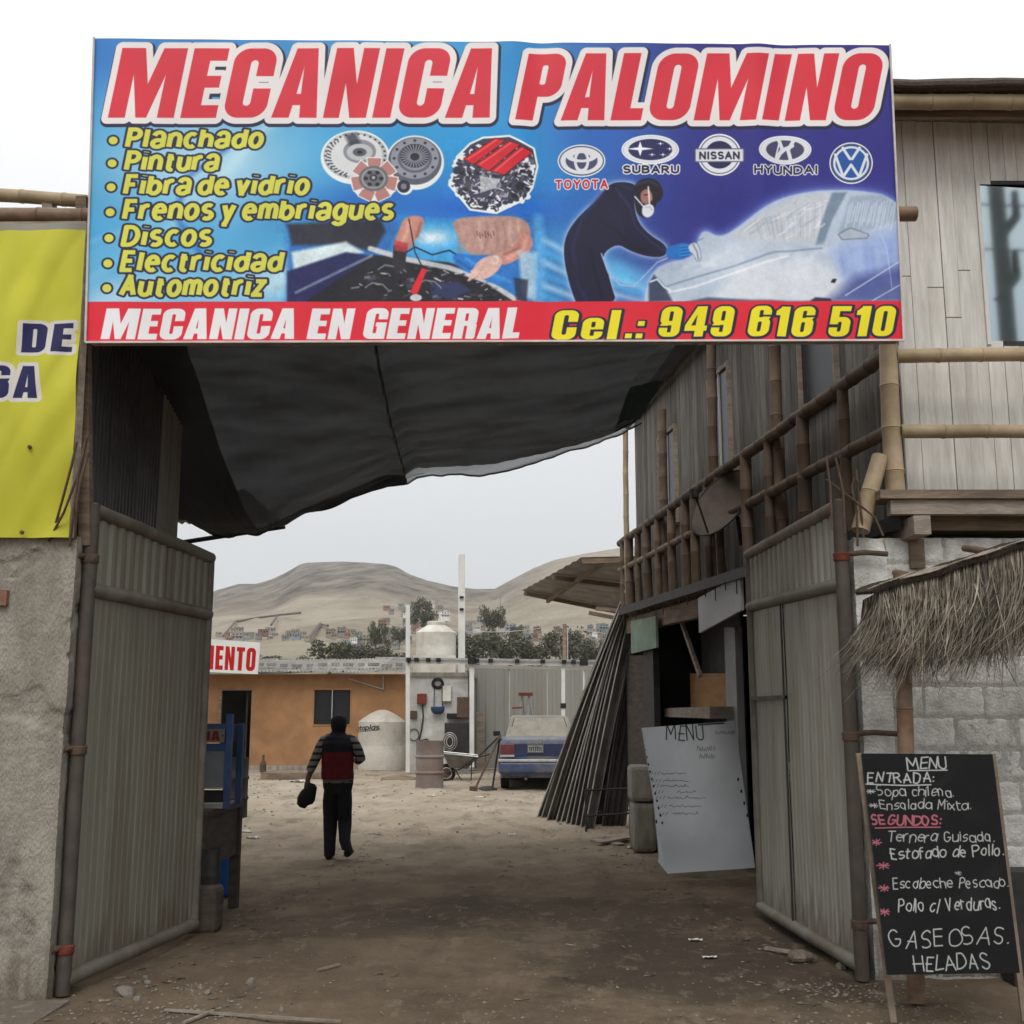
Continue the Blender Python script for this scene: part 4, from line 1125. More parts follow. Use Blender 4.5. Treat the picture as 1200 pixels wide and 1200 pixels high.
# ------------------------------------------------------------------ left wall, yellow banner
HLb = gp(72, 1172)
def plaster_block(mb, x0, x1, y0, y1, z0, z1, amp=.02, step=.05, seed=0):
    """a wall end with rough rendered faces: front, right side and top"""
    def dsp(p, n):
        w = amp * (mnoise.noise(p * 1.7 + Vector((seed, 0, 0))) * .5 + .22 * mnoise.noise(p * 6) + .2 * mnoise.noise(p * 17) + .15 * mnoise.noise(p * 40))
        crack = abs(mnoise.noise(Vector((p.x * 2.2, p.y * 2.2, p.z * 3.1 + seed))))
        # render broken away: ragged recess with the block courses showing
        m_ = mnoise.noise(Vector((p.x * 1.6 + seed, p.y * 1.6, p.z * 2.6))) + .45 * mnoise.noise(Vector((p.x * 6, p.y * 6, p.z * 8 + seed)))
        k_ = max(0, min(1, (m_ - .10) / .05))
        if k_ > 0:
            jz = abs(((p.z + .03) % .21) - .105) > .096
            w -= k_ * amp * (.75 + (.25 if jz else 0) + .5 * mnoise.noise(p * 23))
        w += .25 * amp * max(0, mnoise.noise(Vector((p.x * 9, p.y * 9, p.z * .7))))
        return n * w
    def blend_(a, b):
        a, b = Vector(a), Vector(b); return a, b
    nu, nv = int((x1 - x0) / step), int((z1 - z0) / step)
    ny = max(2, int((y1 - y0) / step))
    def pt(x, y, z):
        p = Vector((x, y, z)); n = Vector((0, 0, 0))
        if abs(y - y0) < 1e-6: n += Vector((0, -1, 0))
        if abs(x - x1) < 1e-6: n += Vector((1, 0, 0))
        if abs(x - x0) < 1e-6: n += Vector((-1, 0, 0))
        if abs(z - z1) < 1e-6: n += Vector((0, 0, 1))
        return p + dsp(p, n)
    mb.grid(lambda u, v: pt(x0 + (x1 - x0) * u, y0, z0 + (z1 - z0) * v), nu, nv)
    mb.grid(lambda u, v: pt(x1, y0 + (y1 - y0) * u, z0 + (z1 - z0) * v), ny, nv)
    mb.grid(lambda u, v: pt(x0, y1 - (y1 - y0) * u, z0 + (z1 - z0) * v), ny, nv)
    mb.grid(lambda u, v: pt(x0 + (x1 - x0) * u, y0 + (y1 - y0) * v, z1), nu, ny)
    return mb
YLW = HLb.y - .12                                 # front face of the left wall
xLW = P(72, 900, YLW).x
zLW = P(40, 629, YLW).z
def left_wall():
    t = thing('concrete_wall', 'rough grey plastered wall below the yellow banner left of the gate', 'wall', (xLW - 1, YLW, 0))
    mb = MB(); plaster_block(mb, xLW - 4.6, xLW, YLW, YLW + .38, -.1, zLW, amp=.018, step=.018)
    mb.smooth = True
    part('plaster', mb, m_concrete, t)
    q = MB(); a, b = P(-4, 710, YLW), P(11, 692, YLW); q.bbox(a.x, YLW - .035, a.z, b.x, YLW + .05, b.z); part('brick', q, M('brick', (.22, .11, .075), rough=.9, scale=20, bump=.4), t, 'exposed red brick')
    # bent starter bars
    for k, pts in enumerate([[(60, 632), (72, 590), (84, 545), (90, 518)], [(57, 634), (75, 600), (90, 560), (104, 508)], [(82, 640), (86, 600), (92, 555), (101, 512)], [(88, 632), (90, 590), (95, 560), (104, 530)]]):
        q = MB(); q.tube([P(x, y, YLW - .10 - .015 * k + .10 * (i_ == 0)) for i_, (x, y) in enumerate(pts)], .0085, 6); q.smooth = True; part('rebar', q, m_rust, t)
left_wall()
q = MB(); a = gp(0, 1192); plaster_block(q, a.x - 2, P(62, 1192, a.y).x, a.y - .5, YLW - .02, -.05, .035, amp=.008); q.smooth = True
single('concrete_step', q, m_concrete, 'flat grey concrete slab at the foot of the left wall', 'slab')

def yellow_banner():
    w, h = 620, 900
    X, Y = np.meshgrid((np.arange(w) + .5) / w, (np.arange(h) + .5) / h)
    # drawing units: photo pixels; the sheet runs from px -150 to its right edge
    xr = 101 - 20 * Y
    gx = -150 + (xr + 150) * X
    gy = 262 + (630 - 262) * Y
    c = Canvas(w, h, gx, gy, (.74, .73, .22))
    c.glow(60, 330, 120, 60, (.79, .78, .22), .6); c.glow(0, 560, 150, 60, (.64, .62, .12), .6)
    nav = (.10, .09, .30)
    heavy(c, 'DE', 24, 417, 87, 34, [(5.5, (.80, .79, .76), 0, 0), (0, nav, 0, 0)], slant=.10, gap=.14)
    heavy(c, 'SA', -16, 471, 47, 38, [(5.5, (.80, .79, .76), 0, 0), (0, nav, 0, 0)], slant=.10, gap=.12)
    c.blend((slice(None), slice(None)), (gy < 270).astype(np.float32), (.55, .54, .50))
    mat = print_mat('yellow_print', c.image('yellow_banner_print'), rough=.55, noise_amt=.06)
    Yb = YLW - .03
    TL, TR, BR, BL = P(-150, 264, Yb), P(101, 262, Yb), P(81, 630, Yb - .02), P(-150, 630, Yb - .02)
    t = thing('yellow_banner', 'wrinkled bright yellow banner with dark blue letters on the left wall', 'banner', BL)
    mb = MB()
    def f(u, v):
        p = lerp(lerp(BL, BR, u), lerp(TL, TR, u), v)
        s = (u * .9 - v * .75)
        w = .012 * math.sin(s * 21 + 2 * mnoise.noise(Vector((u * 2, v * 2, 0)))) * mnoise.noise(Vector((u * 3, v * 3, 5))) * 2 + .008 * mnoise.noise(Vector((u * 9, v * 5, 3)))
        w += .018 * abs(mnoise.noise(Vector((s * 5, (u + v) * .9, 8))))
        return p + Vector((0, -w * 1.5, 0))
    mb.grid(f, 70, 90, uv=True); mb.smooth = True
    part('printed_sheet', mb, mat, t)
    for a, b in ((TL, TR), (BR, TR)):
        q = MB(); q.beam(a + Vector((0, .03, 0)), b + Vector((0, .03, 0)), .05, .04); part('frame_batten', q, m_wood_grey, t)
    for px, py in ((35, 524), (26, 624)):
        q = MB(); q.lathe((0, 0, 0), [(.014, 0), (.012, .012), (.004, .014)], 8); 
        for i in range(len(q.v)): q.v[i] = P(px, py, Yb - .04) + Vector((q.v[i].x, -q.v[i].z, q.v[i].y))
        part('nail', q, m_rust, t)
yellow_banner()
# cane handrail above the yellow banner
t = thing('bamboo_railing', 'pale bamboo roof rail above the yellow banner', 'railing', P(0, 262, 7.4))
q = MB(); bamboo(q, P(-220, 215, 7.4), P(125, 238, 7.4), .05, bow=.004, seed=8); part('rail', q, m_bamboo, t)
q = MB(); q.beam(P(58, 262, 7.42), P(58, 236, 7.42), .09, .07); part('post', q, m_wood_grey, t)
q = MB(); q.beam(P(-200, 260, 7.45), P(106, 264, 7.45), .12, .035); part('plank', q, m_wood, t)
q = MB(); q.beam(P(101, 640, 7.15), P(97, 232, 7.15), .07, .07)
single('wooden_post', q, m_wood, 'dark upright post between the yellow banner and the blue banner', 'post')

# ------------------------------------------------------------------ gates
def gate(name, label, Hb, Ht, Fb, Ft, mid, mat, side, wicket):
    """Hb/Ht foot and head of the hinge pole, Fb/Ft of the swinging end; mid = heights of the middle pipe at hinge and end"""
    t = thing(name, label, 'gate', Hb)
    def at(s, z):
        p = lerp(Hb, Fb, s)
        return Vector((p.x, p.y, z))
    zt0, zt1, zb0, zb1 = Ht.z, Ft.z, Hb.z + .06, Fb.z + .06
    rp = .046
    def tube(nm, a, b, r, mt, r2=None):
        q = MB(); n = 8
        q.tube([lerp(a, b, k / n) + Vector((0, 0, .004 * mnoise.noise(Vector((k * .9, a.x, a.z))))) for k in range(n + 1)], [r] * (n + 1), 14); q.smooth = True
        return part(nm, q, mt, t)
    tube('hinge_pole', at(0, Hb.z + .01), at(0, zt0 + .03), .045, m_pipe_dark)
    tube('top_rail', at(0, zt0), at(1, zt1), rp, m_pipe)
    tube('middle_rail', at(0, mid[0]), at(1, mid[1]), rp, m_pipe)
    tube('bottom_rail', at(0, zb0 + .03), at(1, zb1 + .02), rp, m_pipe)
    tube('end_post', at(1, zb1), at(1, zt1), .034, m_pipe)
    u = (Fb - Hb); u.z = 0; Lg = u.length; u.normalize()
    nrm = Vector((-u.y, u.x, 0)) * side
    def panel(s0, s1, za, zb, lab=None, pitch=.085, amp=.0042):
        """za, zb functions of s for lower and upper edge"""
        q = MB()
        n = max(1, round((s1 - s0) * Lg / pitch)); xs = []
        for i in range(n):
            x0 = s0 + i * (s1 - s0) / n; p = (s1 - s0) / n
            xs += [(x0, 0), (x0 + p * .42, 0), (x0 + p * .55, amp), (x0 + p * .87, amp)]
        xs.append((s1, 0))
        nv = 10; m_ = len(xs)
        for j in range(nv + 1):
            for (x, h) in xs:
                z = za(x) + (zb(x) - za(x)) * j / nv
                w = .006 * mnoise.noise(Vector((x * 3, z * 1.4, side)))
                q.v.append(at(x, z) + nrm * (h - .01 + w))
        for j in range(nv):
            for i in range(m_ - 1):
                a = j * m_ + i; q.f.append((a, a + 1, a + m_ + 1, a + m_)); q.mi.append(0)
        part('sheet_panel', q, mat, t, lab)
    top = lambda s: lerp(zt0, zt1, s); md = lambda s: lerp(mid[0], mid[1], s); bot = lambda s: lerp(zb0, zb1, s) + .02
    panel(.03, .985, lambda s: md(s) + .02, lambda s: top(s) - .01, None, .135, .018)
    if not wicket:
        panel(.03, .985, bot, lambda s: md(s) - .03)
    else:
        panel(.03, .60, bot, lambda s: md(s) - .03)
        zc = wicket
        panel(.612, .985, lambda s: zc + .012, lambda s: md(s) - .03)
        panel(.612, .985, bot, lambda s: zc - .012, 'small wicket door panel')
        q = MB(); q.beam(at(.60, zc) + nrm * .03, at(.985, zc) + nrm * .03, .03, .028); part('wicket_rail', q, m_pipe_dark, t)
        q = MB(); q.beam(at(.606, bot(.6)) + nrm * .012, at(.606, md(.6)) + nrm * .012, .012, .02); part('wicket_seam', q, m_iron, t)
    return t, at, nrm
FLb = gp(226, 1099); HLt = P(93, 597, HLb.y); FLt = P(247, 654, FLb.y)
xh = (HLb.x + HLt.x) / 2 + .045; HLb.x = xh; HLt.x = xh
xf = (FLb.x + FLt.x) / 2; FLb.x = xf; FLt.x = xf
midL = (P(100, 690, HLb.y).z, P(243, 720, FLb.y).z)
gl, atL, nL = gate('metal_gate', 'left gate leaf of dull olive corrugated sheet swung inwards', HLb, HLt, FLb, FLt, midL, m_sheet_left, -1, None)
HRb = gp(1013, 1150); HRt = P(981, 592, HRb.y); FRb = gp(893, 1078); FRt = P(877, 650, FRb.y)
xh = (HRb.x + HRt.x) / 2; HRb.x = xh; HRt.x = xh
xf = (FRb.x + FRt.x) / 2; FRb.x = xf; FRt.x = xf
midR = (P(975, 684, HRb.y).z, P(880, 711, FRb.y).z)
gr, atR, nR = gate('metal_gate.001', 'right gate leaf of pale corrugated sheet with a small wicket door', HRb, HRt, FRb, FRt, midR, m_sheet, 1, P(900, 818, FRb.y - .4).z)
# hinge straps
def strap(parent, p, wallp, red):
    q = MB(); q.tube([p + Vector((0, 0, 0)), lerp(p, wallp, .5) + Vector((0, -.02, .01)), wallp], .018, 8); q.smooth = True
    part('hinge_arm', q, m_rust, parent)
    q = MB(); q.lathe(p - Vector((0, 0, .045)), [(.05, 0), (.056, .01), (.054, .03), (.057, .05), (.051, .055)], 12); q.smooth = True
    part('hinge_collar', q, m_red if red else m_rust, parent)
for (py, red) in ((652, False), (876, False), (1109, True)):
    z = P(80, py, HLb.y).z; strap(gl, Vector((HLb.x, HLb.y, z)), Vector((xLW - .03, YLW + .02, z - .03)), red)
for (py, red) in ((650, True), (860, False), (1080, False)):
    z = P(1000, py, HRb.y).z; strap(gr, Vector((HRb.x, HRb.y, z)), Vector((HRb.x + .30, HRb.y - .03, z)), red)

# ------------------------------------------------------------------ shade cloth
def shade_cloth():
    rows = [
        (7.25, [(-30, 352), (190, 350), (320, 350), (440, 350), (600, 350), (740, 350), (880, 350)]),
        (8.2, [(60, 405), (205, 404), (326, 404), (442, 406), (600, 402), (730, 396), (835, 385)]),
        (9.3, [(110, 470), (226, 462), (335, 458), (452, 458), (600, 444), (715, 430), (800, 418)]),
        (10.6, [(160, 548), (250, 535), (345, 528), (463, 508), (595, 492), (700, 472), (772, 455)]),
        (11.9, [(215, 606), (285, 607), (352, 585), (472, 540), (590, 527), (692, 508), (752, 486)]),
        (12.7, [(250, 628), (300, 625), (362, 600), (478, 563), (590, 551), (690, 523), (752, 497)]),
    ]
    ctr = [[P(x, y, Y) for x, y in pts] for Y, pts in rows]
    def cr(p0, p1, p2, p3, t):
        return .5 * ((2 * p1) + (p2 - p0) * t + (2 * p0 - 5 * p1 + 4 * p2 - p3) * t * t + (3 * p1 - p0 - 3 * p2 + p3) * t ** 3)
    def ev(lst, t):
        n = len(lst) - 1; x = min(t * n, n - 1e-6); i = int(x); f = x - i
        g = lambda k: lst[max(0, min(n, k))]
        return cr(g(i - 1), g(i), g(i + 1), g(i + 2), f)
    def f(u, v):
        p = ev([ev(r, u) for r in ctr], v)
        seam = math.exp(-((u - .5) / .012) ** 2)
        pk = math.exp(-((u - .5) / .05) ** 2)
        z = .04 * mnoise.noise(Vector((u * 7, v * 4, 0))) + .014 * mnoise.noise(Vector((u * 20, v * 12, 3))) + .010 * mnoise.noise(Vector((u * 60, v * 14, 3))) - .035 * max(0, mnoise.noise(Vector((u * 2.0 + v * 3, v * 9 - u * 4, 12))))
        z += .02 * pk * math.sin(v * 95 + 3 * mnoise.noise(Vector((u * 30, v * 10, 0)))) * (1 - .3 * seam) - .05 * seam
        z += .04 * math.sin(v * 12 + u * 9) * max(0, u - .55)
        edge = max(0, v - .93) / .07
        z += .03 * edge * mnoise.noise(Vector((u * 20, 0, 6)))
        return p + Vector((0, 0, z))
    t = thing('shade_cloth', 'sagging black mesh shade cloth stretched over the entrance', 'shade cloth', ctr[0][3])
    def clothmat(nm, lo, hi, tl):
     m, tr, b, o = newmat(nm)
     N, L = tr.nodes, tr.links
     tcx = N.new('ShaderNodeTexCoord')
     n = N.new('ShaderNodeTexNoise'); n.inputs['Scale'].default_value = 1.1; n.inputs['Detail'].default_value = 9
     mp = N.new('ShaderNodeMapping'); mp.inputs['Scale'].default_value = (1, 2.2, 1); L.new(tcx.outputs['Object'], mp.inputs[0]); L.new(mp.outputs[0], n.inputs['Vector'])
     r = N.new('ShaderNodeMapRange'); r.inputs[1].default_value = .3; r.inputs[2].default_value = .62; r.inputs[3].default_value = lo; r.inputs[4].default_value = hi
     L.new(n.outputs['Fac'], r.inputs[0])
     b.inputs['Base Color'].default_value = (.022, .022, .023, 1); b.inputs['Roughness'].default_value = .85; b.inputs['Specular IOR Level'].default_value = .2
     trn = N.new('ShaderNodeBsdfTransparent'); trl = N.new('ShaderNodeBsdfTranslucent'); trl.inputs[0].default_value = (tl, tl, tl * 1.05, 1)
     a = N.new('ShaderNodeAddShader'); L.new(b.outputs[0], a.inputs[0]); L.new(trl.outputs[0], a.inputs[1])
     mx = N.new('ShaderNodeMixShader'); L.new(r.outputs[0], mx.inputs[0]); L.new(a.outputs[0], mx.inputs[1]); L.new(trn.outputs[0], mx.inputs[2])
     L.new(mx.outputs[0], o.inputs[0])
     wv = N.new('ShaderNodeTexNoise'); wv.inputs['Scale'].default_value = 160; L.new(tcx.outputs['Object'], wv.inputs['Vector'])
     wr = N.new('ShaderNodeMapRange'); wr.inputs[1].default_value = .3; wr.inputs[2].default_value = .7; wr.inputs[3].default_value = .010; wr.inputs[4].default_value = .030
     L.new(wv.outputs['Fac'], wr.inputs[0]); L.new(wr.outputs[0], b.inputs['Base Color'])
     return m
    m = clothmat('black_shade_mesh', .001, .022, .006); md_ = clothmat('doubled_shade_mesh', 0, .001, .001); mt_ = clothmat('thin_shade_mesh', .08, .24, .04); mg_ = M('green_net', (.012, .045, .038), (.008, .022, .02), rough=.9, scale=20, bump=.2)
    def sub_(nm, mt, u0, u1, v0, v1, nu, nv):
        q = MB(); q.grid(lambda u, v: f(lerp(u0, u1, u), lerp(v0, v1, v)), nu, nv); q.smooth = True; return part(nm, q, mt, t)
    sub_('doubled_edge', md_, 0, .185, 0, 1, 50, 160); sub_('mesh_cloth', m, .185, .90, 0, .89, 200, 142); sub_('mesh_cloth', m, .90, 1, 0, .55, 20, 80); sub_('hem_overlap', md_, .185, .50, .89, 1, 90, 20); sub_('green_net_patch', mg_, .90, 1.0, .55, .89, 20, 40); sub_('hem_flap', mt_, .50, 1, .89, 1, 130, 20)
    q = MB(); q.tube([f(.5, v / 60) - Vector((0, 0, .012)) for v in range(4, 54)], .011, 6); part('seam_cord', q, m_black, t)
    q = MB(); q.tube([f(u / 120, .998) for u in range(0, 121)], .012, 6); q.smooth = True; part('hem_rope', q, m_black, t)
    # pale rips near the far right corner: thin cords of torn thread
    for k in range(5):
        u0 = .78 + .03 * k; v0 = .80 + .02 * (k % 3)
        q = MB(); q.tube([f(u0 + i * .012, v0 - i * .006) - Vector((0, 0, .02 + .006 * math.sin(i))) for i in range(6)], .006, 5); part('torn_thread', q, m_offwhite, t)
    return f
cloth_f = shade_cloth()

# ------------------------------------------------------------------ left side of the alley
LA, LB = Vector((xLW - .06, YLW + .02, 0)), Vector((P(205, 600, 9.9).x, 9.9, 0))
t = thing('corrugated_wall', 'dark corrugated sheet wall rising behind the left gate leaf', 'wall', LA)
N_ = 4
for k in range(N_):
    a, b = lerp(LA, LB, k / N_), lerp(LA, LB, (k + 1) / N_)
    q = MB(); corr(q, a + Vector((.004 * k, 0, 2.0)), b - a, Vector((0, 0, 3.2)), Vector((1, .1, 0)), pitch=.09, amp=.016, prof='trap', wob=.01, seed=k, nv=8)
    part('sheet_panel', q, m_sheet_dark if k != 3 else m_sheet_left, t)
t = thing('lean_to_roof', 'low corrugated roof edge under the black shade cloth', 'roof', P(250, 600, 12))
zr = P(330, 612, 14).z
xr_ = P(333, 614, 14).x
for k in range(4):
    q = MB(); x1 = xr_ - k * .8
    corr(q, Vector((x1, 12.0, zr)), Vector((-.85, 0, 0)), Vector((0, 2.05, -.02)), Vector((0, 0, 1)), pitch=.09, amp=.03, prof='sine', nv=4, wob=.01, seed=k)
    part('roof_sheet', q, m_sheet_old, t)
for y in (12.2, 13.2):
    q = MB(); q.beam((xr_ + .02, y, zr - .06), (-6, y, zr - .06), .07, .1); part('roof_beam', q, m_wood, t)
q = MB(); q.tube([P(334, 617, 14.1) , P(120, 650, 14.1)], .03, 8); part('edge_pipe', q, m_iron, t)
q = MB(); q.beam((-4.4, 12.2, 0), (-4.4, 12.2, zr - .1), .12, .12); part('post', q, m_wood, t)
q = MB(); corr(q, (-5.2, 9.9, 0), (0, 4.2, 0), (0, 0, 3.9), (1, 0, 0), pitch=.15, nv=2); single('corrugated_wall', q, m_sheet_dark, 'dark sheet wall at the back of the lean-to on the left', 'wall')
# ------------------------------------------------------------------ two-storey building on the right
R0 = P(1052, 600, 7.7); R1 = P(727, 675, 15.5)
zf = (P(1050, 604, 7.7).z, P(743, 712, 15.5).z)      # balcony floor, near and far
zrl = (P(1050, 417, 7.7).z, P(727, 637, 15.5).z)     # handrail
R0.z = R1.z = 0
W0 = R0 + Vector((.20, .32, 0)); W1 = R1 + Vector((.24, -.02, 0))
def onR(s, z=0): p = lerp(R0, R1, s); return Vector((p.x, p.y, z))
def onW(s, z=0): p = lerp(W0, W1, s); return Vector((p.x, p.y, z))
def s_at(fn, px, z):
    lo, hi = -.3, 1.3
    for _ in range(40):
        m = (lo + hi) / 2
        if proj(fn(m, z))[0] > px: lo = m
        else: hi = m
    return lo
def z_at(fn, s, py):
    p = fn(s, 0)
    return P(600, py, p.y).z
zRoof0 = P(1100, 137, 7.9).z; zRoof1 = P(742, 497, 15.5).z
FX = lambda x: W0.y + .04 * (x - W0.x)               # front facade line
bld = thing('two_storey_house', 'two storey board house with bamboo balcony on the right of the gateway', 'house', (W0.x + 1.2, W0.y + 2, 0))
# upper front boards
winL, winR = P(1153, 300, FX(3.3)).x, P(1225, 300, FX(3.7)).x
winT, winB = P(1147, 218, 8.05).z, P(1147, 401, 8.05).z
x = W0.x - .02; k = 0
rb = random.Random(4)
while x < 7.4:
    w = .118 if rb.random() < .8 else .09
    seam = .007 if k % 4 == 3 else .003
    x1 = x + w
    if x < winL - .034 < x1: x1 = winL - .034
    segs = [(zf[0] - .02, zRoof0 + .02)]
    if x1 > winL - .03 and x < winR: segs = [(zf[0] - .02, winB), (winT, zRoof0 + .02)]
    elif rb.random() < .35:
        zs = P(1080, 318 + rb.uniform(-30, 60), 8).z; segs = [(zf[0] - .02, zs - .004), (zs + .004, zRoof0 + .02)]
    for z0, z1 in segs:
        q = MB(); d_ = rb.uniform(0, .007)
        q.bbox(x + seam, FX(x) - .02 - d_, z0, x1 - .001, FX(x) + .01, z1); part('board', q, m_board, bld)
    x = x1; k += 1
# side boards
L_ = (W1 - W0).length; n = int(L_ / .125); ang = math.atan2((W1 - W0).y, (W1 - W0).x)
rotS = Matrix.Rotation(ang, 3, 'Z')
for k in range(n):
    s = (k + .5) / n; zt = lerp(zRoof0, zRoof1, s) + .02; zb = lerp(zf[0], zf[1], s) - .02
    c = onW(s, (zt + zb) / 2)
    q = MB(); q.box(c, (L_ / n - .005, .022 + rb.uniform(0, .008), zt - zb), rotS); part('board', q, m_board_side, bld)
# dark batten joints behind, so no light passes
q = MB(); a, b = onW(0), onW(1)
q.quadslab(a + Vector((.03, .04, zf[0])), b + Vector((.03, 0, zf[1])), b + Vector((.03, 0, zRoof1)), a + Vector((.03, .04, zRoof0)), -.02); part('wall_lining', q, m_wood, bld)
q = MB(); q.bbox(W0.x + .05, W0.y + .10, zf[0], 7.4, W0.y + .14, winB); q.bbox(W0.x + .05, W0.y + .10, winT, 7.4, W0.y + .14, zRoof0); q.bbox(W0.x + .05, W0.y + .10, winB, winL - .05, W0.y + .14, winT); part('wall_lining', q, m_wood, bld)
# mirrored front window
FYW = FX(winL) - .028; fy = FYW
wn = part('window', MB().bbox(winL - .033, fy - .012, winB - .03, winL - .006, fy + .06, winT + .03), m_whitepaint, bld, 'white framed window mirroring a utility pole')
for (a0, b0, a1, b1, mm) in ((winL, winT, winR, winT + .03, m_iron), (winL, winB - .035, winR, winB, m_iron)):
    q = MB(); q.bbox(a0, fy + .005, b0, a1, fy + .06, b1); part('frame', q, mm, wn)
q = MB(); q.quadslab((winL - .01, fy + .012, winB - .01), (winR, fy + .042, winB - .01), (winR, fy + .042, winT + .01), (winL - .01, fy + .012, winT + .01), .006); part('pane', q, m_mirror, wn)
# side windows
for (pxa, pxb, pya, pyb, sunk) in ((988, 946, 405, 462, 1), (862, 838, 420, 560, 1), (797, 777, 498, 598, 1)):
    sa, sb = s_at(onW, pxa, 4), s_at(onW, pxb, 4)
    if pxa == 988: zt, zb = zrl[0] + 1.0, z_at(onW, sa, 462)
    elif pxa == 862: zt, zb = z_at(onW, sa, 425), z_at(onW, sa, 565)
    else: zt, zb = z_at(onW, sa, 498), z_at(onW, sa, 612)
    pa, pb = onW(sa), onW(sb); d = (pb - pa).normalized(); nn = Vector((d.y, -d.x, 0))
    if nn.x > 0: nn = -nn
    off = nn * .022
    q = MB(); q.quadslab(pa + off + Vector((0, 0, zb)), pb + off + Vector((0, 0, zb)), pb + off + Vector((0, 0, zt)), pa + off + Vector((0, 0, zt)), .003)
    wnd = part('window', q, m_glassdark, bld)
    for (p, r, zz0, zz1) in ((pa, pa, zb, zt), (pb, pb, zb, zt)):
        q = MB(); q.beam(p + nn * .035 + Vector((0, 0, zz0)), p + nn * .035 + Vector((0, 0, zz1)), .05, .03, up=(0, 1, 0)); part('frame', q, m_wood_grey, wnd)
    for z in (zb, zt):
        q = MB(); q.beam(pa + nn * .035 + Vector((0, 0, z)), pb + nn * .035 + Vector((0, 0, z)), .03, .05); part('frame', q, m_wood_grey, wnd)
    if pxa != 988:
        q = MB(); mid = lerp(pa, pb, .5) + nn * .03; q.beam(mid + Vector((0, 0, zb)), mid + Vector((0, 0, zt)), .025, .02, up=(0, 1, 0)); part('frame', q, m_whitepaint, wnd)
# roof
rA, rB = R0 + Vector((-.15, -.12, 0)), R1 + Vector((.1, .3, 0))
zt0, zt1 = P(1100, 104, 7.55).z, zRoof1 + .12
def roofsheet(k, n_):
    q = MB()
    a, b = lerp(rA, rB, k / n_), lerp(rA, rB, (k + 1) / n_)
    za, zb = lerp(zt0, zt1, k / n_), lerp(zt0, zt1, (k + 1) / n_)
    corr(q, Vector((a.x, a.y, za + .01 * (k % 2))), Vector((6.0, .22, .05)), Vector((b.x - a.x, b.y - a.y, zb - za)), (0, 0, 1), pitch=.09, amp=.035, prof='sine', nv=2)
    q2 = MB(); q2.v = q.v + [v_ + Vector((0, 0, .012)) for v_ in q.v]; m_ = len(q.v)
    q2.f = q.f + [tuple(i + m_ for i in f_) for f_ in q.f]; q2.mi = [0] * len(q2.f)
    return q2
for k in range(5): part('roof_sheet', roofsheet(k, 5), m_sheet_old, bld)
q = MB(); xa = rA.x
# bundle of old matting under the sheets at the front edge
for i in range(5):
    q.tube([Vector((xa + j * .2, 7.52 + .03 * i, zt0 + .02 + .02 * (i % 2) + .012 * mnoise.noise(Vector((j * .7, i, 0))) + .012 * j * .2)) for j in range(30)], .028, 7)
q.smooth = True; part('roof_matting', q, M('matting', (.22, .19, .155), (.12, .10, .085), rough=1, scale=30, stretch=(1, 5, 5), bump=.8), bld)
q = MB(); bamboo(q, (xa - .05, 7.6, zt0 - .07), (7.6, 7.72, zt0 - .02), .058, bow=.0, seed=5); part('roof_beam', q, m_bamboo, bld)
q = MB(); q.bbox(xa, 7.73, zRoof0 + .0, 7.5, 7.77, zt0 - .12); part('fascia', q, m_wood, bld)
q = MB(); q.bbox(xa, 7.77, zRoof0 + .02, 7.5, 8.2, zRoof0 + .04); part('soffit', q, m_wood, bld)
a, b = rA + Vector((.1, 0, 0)), rB + Vector((.05, -.1, 0))
q = MB(); bamboo(q, (a.x, a.y, zt0 - .1), (b.x, b.y, zt1 - .1), .05, bow=0, seed=2); part('roof_beam', q, m_bamboo_dark, bld)
# balcony floor and fascias
q = MB(); q.add([(R0.x - .02, R0.y, zf[0] - .10), (R1.x, R1.y, zf[1] - .10), (7.4, R1.y, zf[1] - .10), (7.4, R0.y + .1, zf[0] - .10), (R0.x - .02, R0.y, zf[0]), (R1.x, R1.y, zf[1]), (7.4, R1.y, zf[1]), (7.4, R0.y + .1, zf[0])],
   [(0, 1, 2, 3), (7, 6, 5, 4), (0, 4, 5, 1), (1, 5, 6, 2), (2, 6, 7, 3), (3, 7, 4, 0)]); part('floor', q, m_wood, bld)
zfa = P(1100, 586, 7.55).z; zfb = P(1100, 603, 7.55).z; zfc = P(1100, 577, 7.6).z
q = MB(); q.bbox(P(1043, 600, 7.55).x, 7.53, zfb, 7.5, 7.60, zfa); part('fascia', q, m_wood_grey, bld)
q = MB(); q.bbox(P(1030, 600, 7.55).x, 7.50, zfa + .003, 7.5, 7.75, zfc); part('floor_edge', q, m_wood, bld)
for px in (1069, 1290, 1500):
    q = MB(); x = P(px, 620, 7.5).x; q.bbox(x, 7.46, P(px, 626, 7.46).z, x + .11, 8.2, P(px, 604, 7.46).z); part('joist', q, m_wood_grey, bld)
q = MB(); q.beam(onR(-.01, zf[0] - .06) - Vector((.03, 0, 0)), onR(1.01, zf[1] - .06) - Vector((.03, 0, 0)), .03, .10); part('fascia', q, m_iron, bld)
for k in range(22):
    s = .12 + k * .04; z = lerp(zf[0], zf[1], s) - .11
    q = MB(); q.tube([onR(s, z) - Vector((.04, 0, 0)), onR(s, z - rb.uniform(.06, .16)) - Vector((.04, 0, 0))], .006, 5); part('hanging_wire', q, m_iron, bld)
q = MB(); q.beam(onR(.0, zf[0] - .26) + Vector((.12, 0, 0)), onR(1, zf[1] - .25) + Vector((.12, 0, 0)), .10, .2); part('header_beam', q, m_wood, bld)
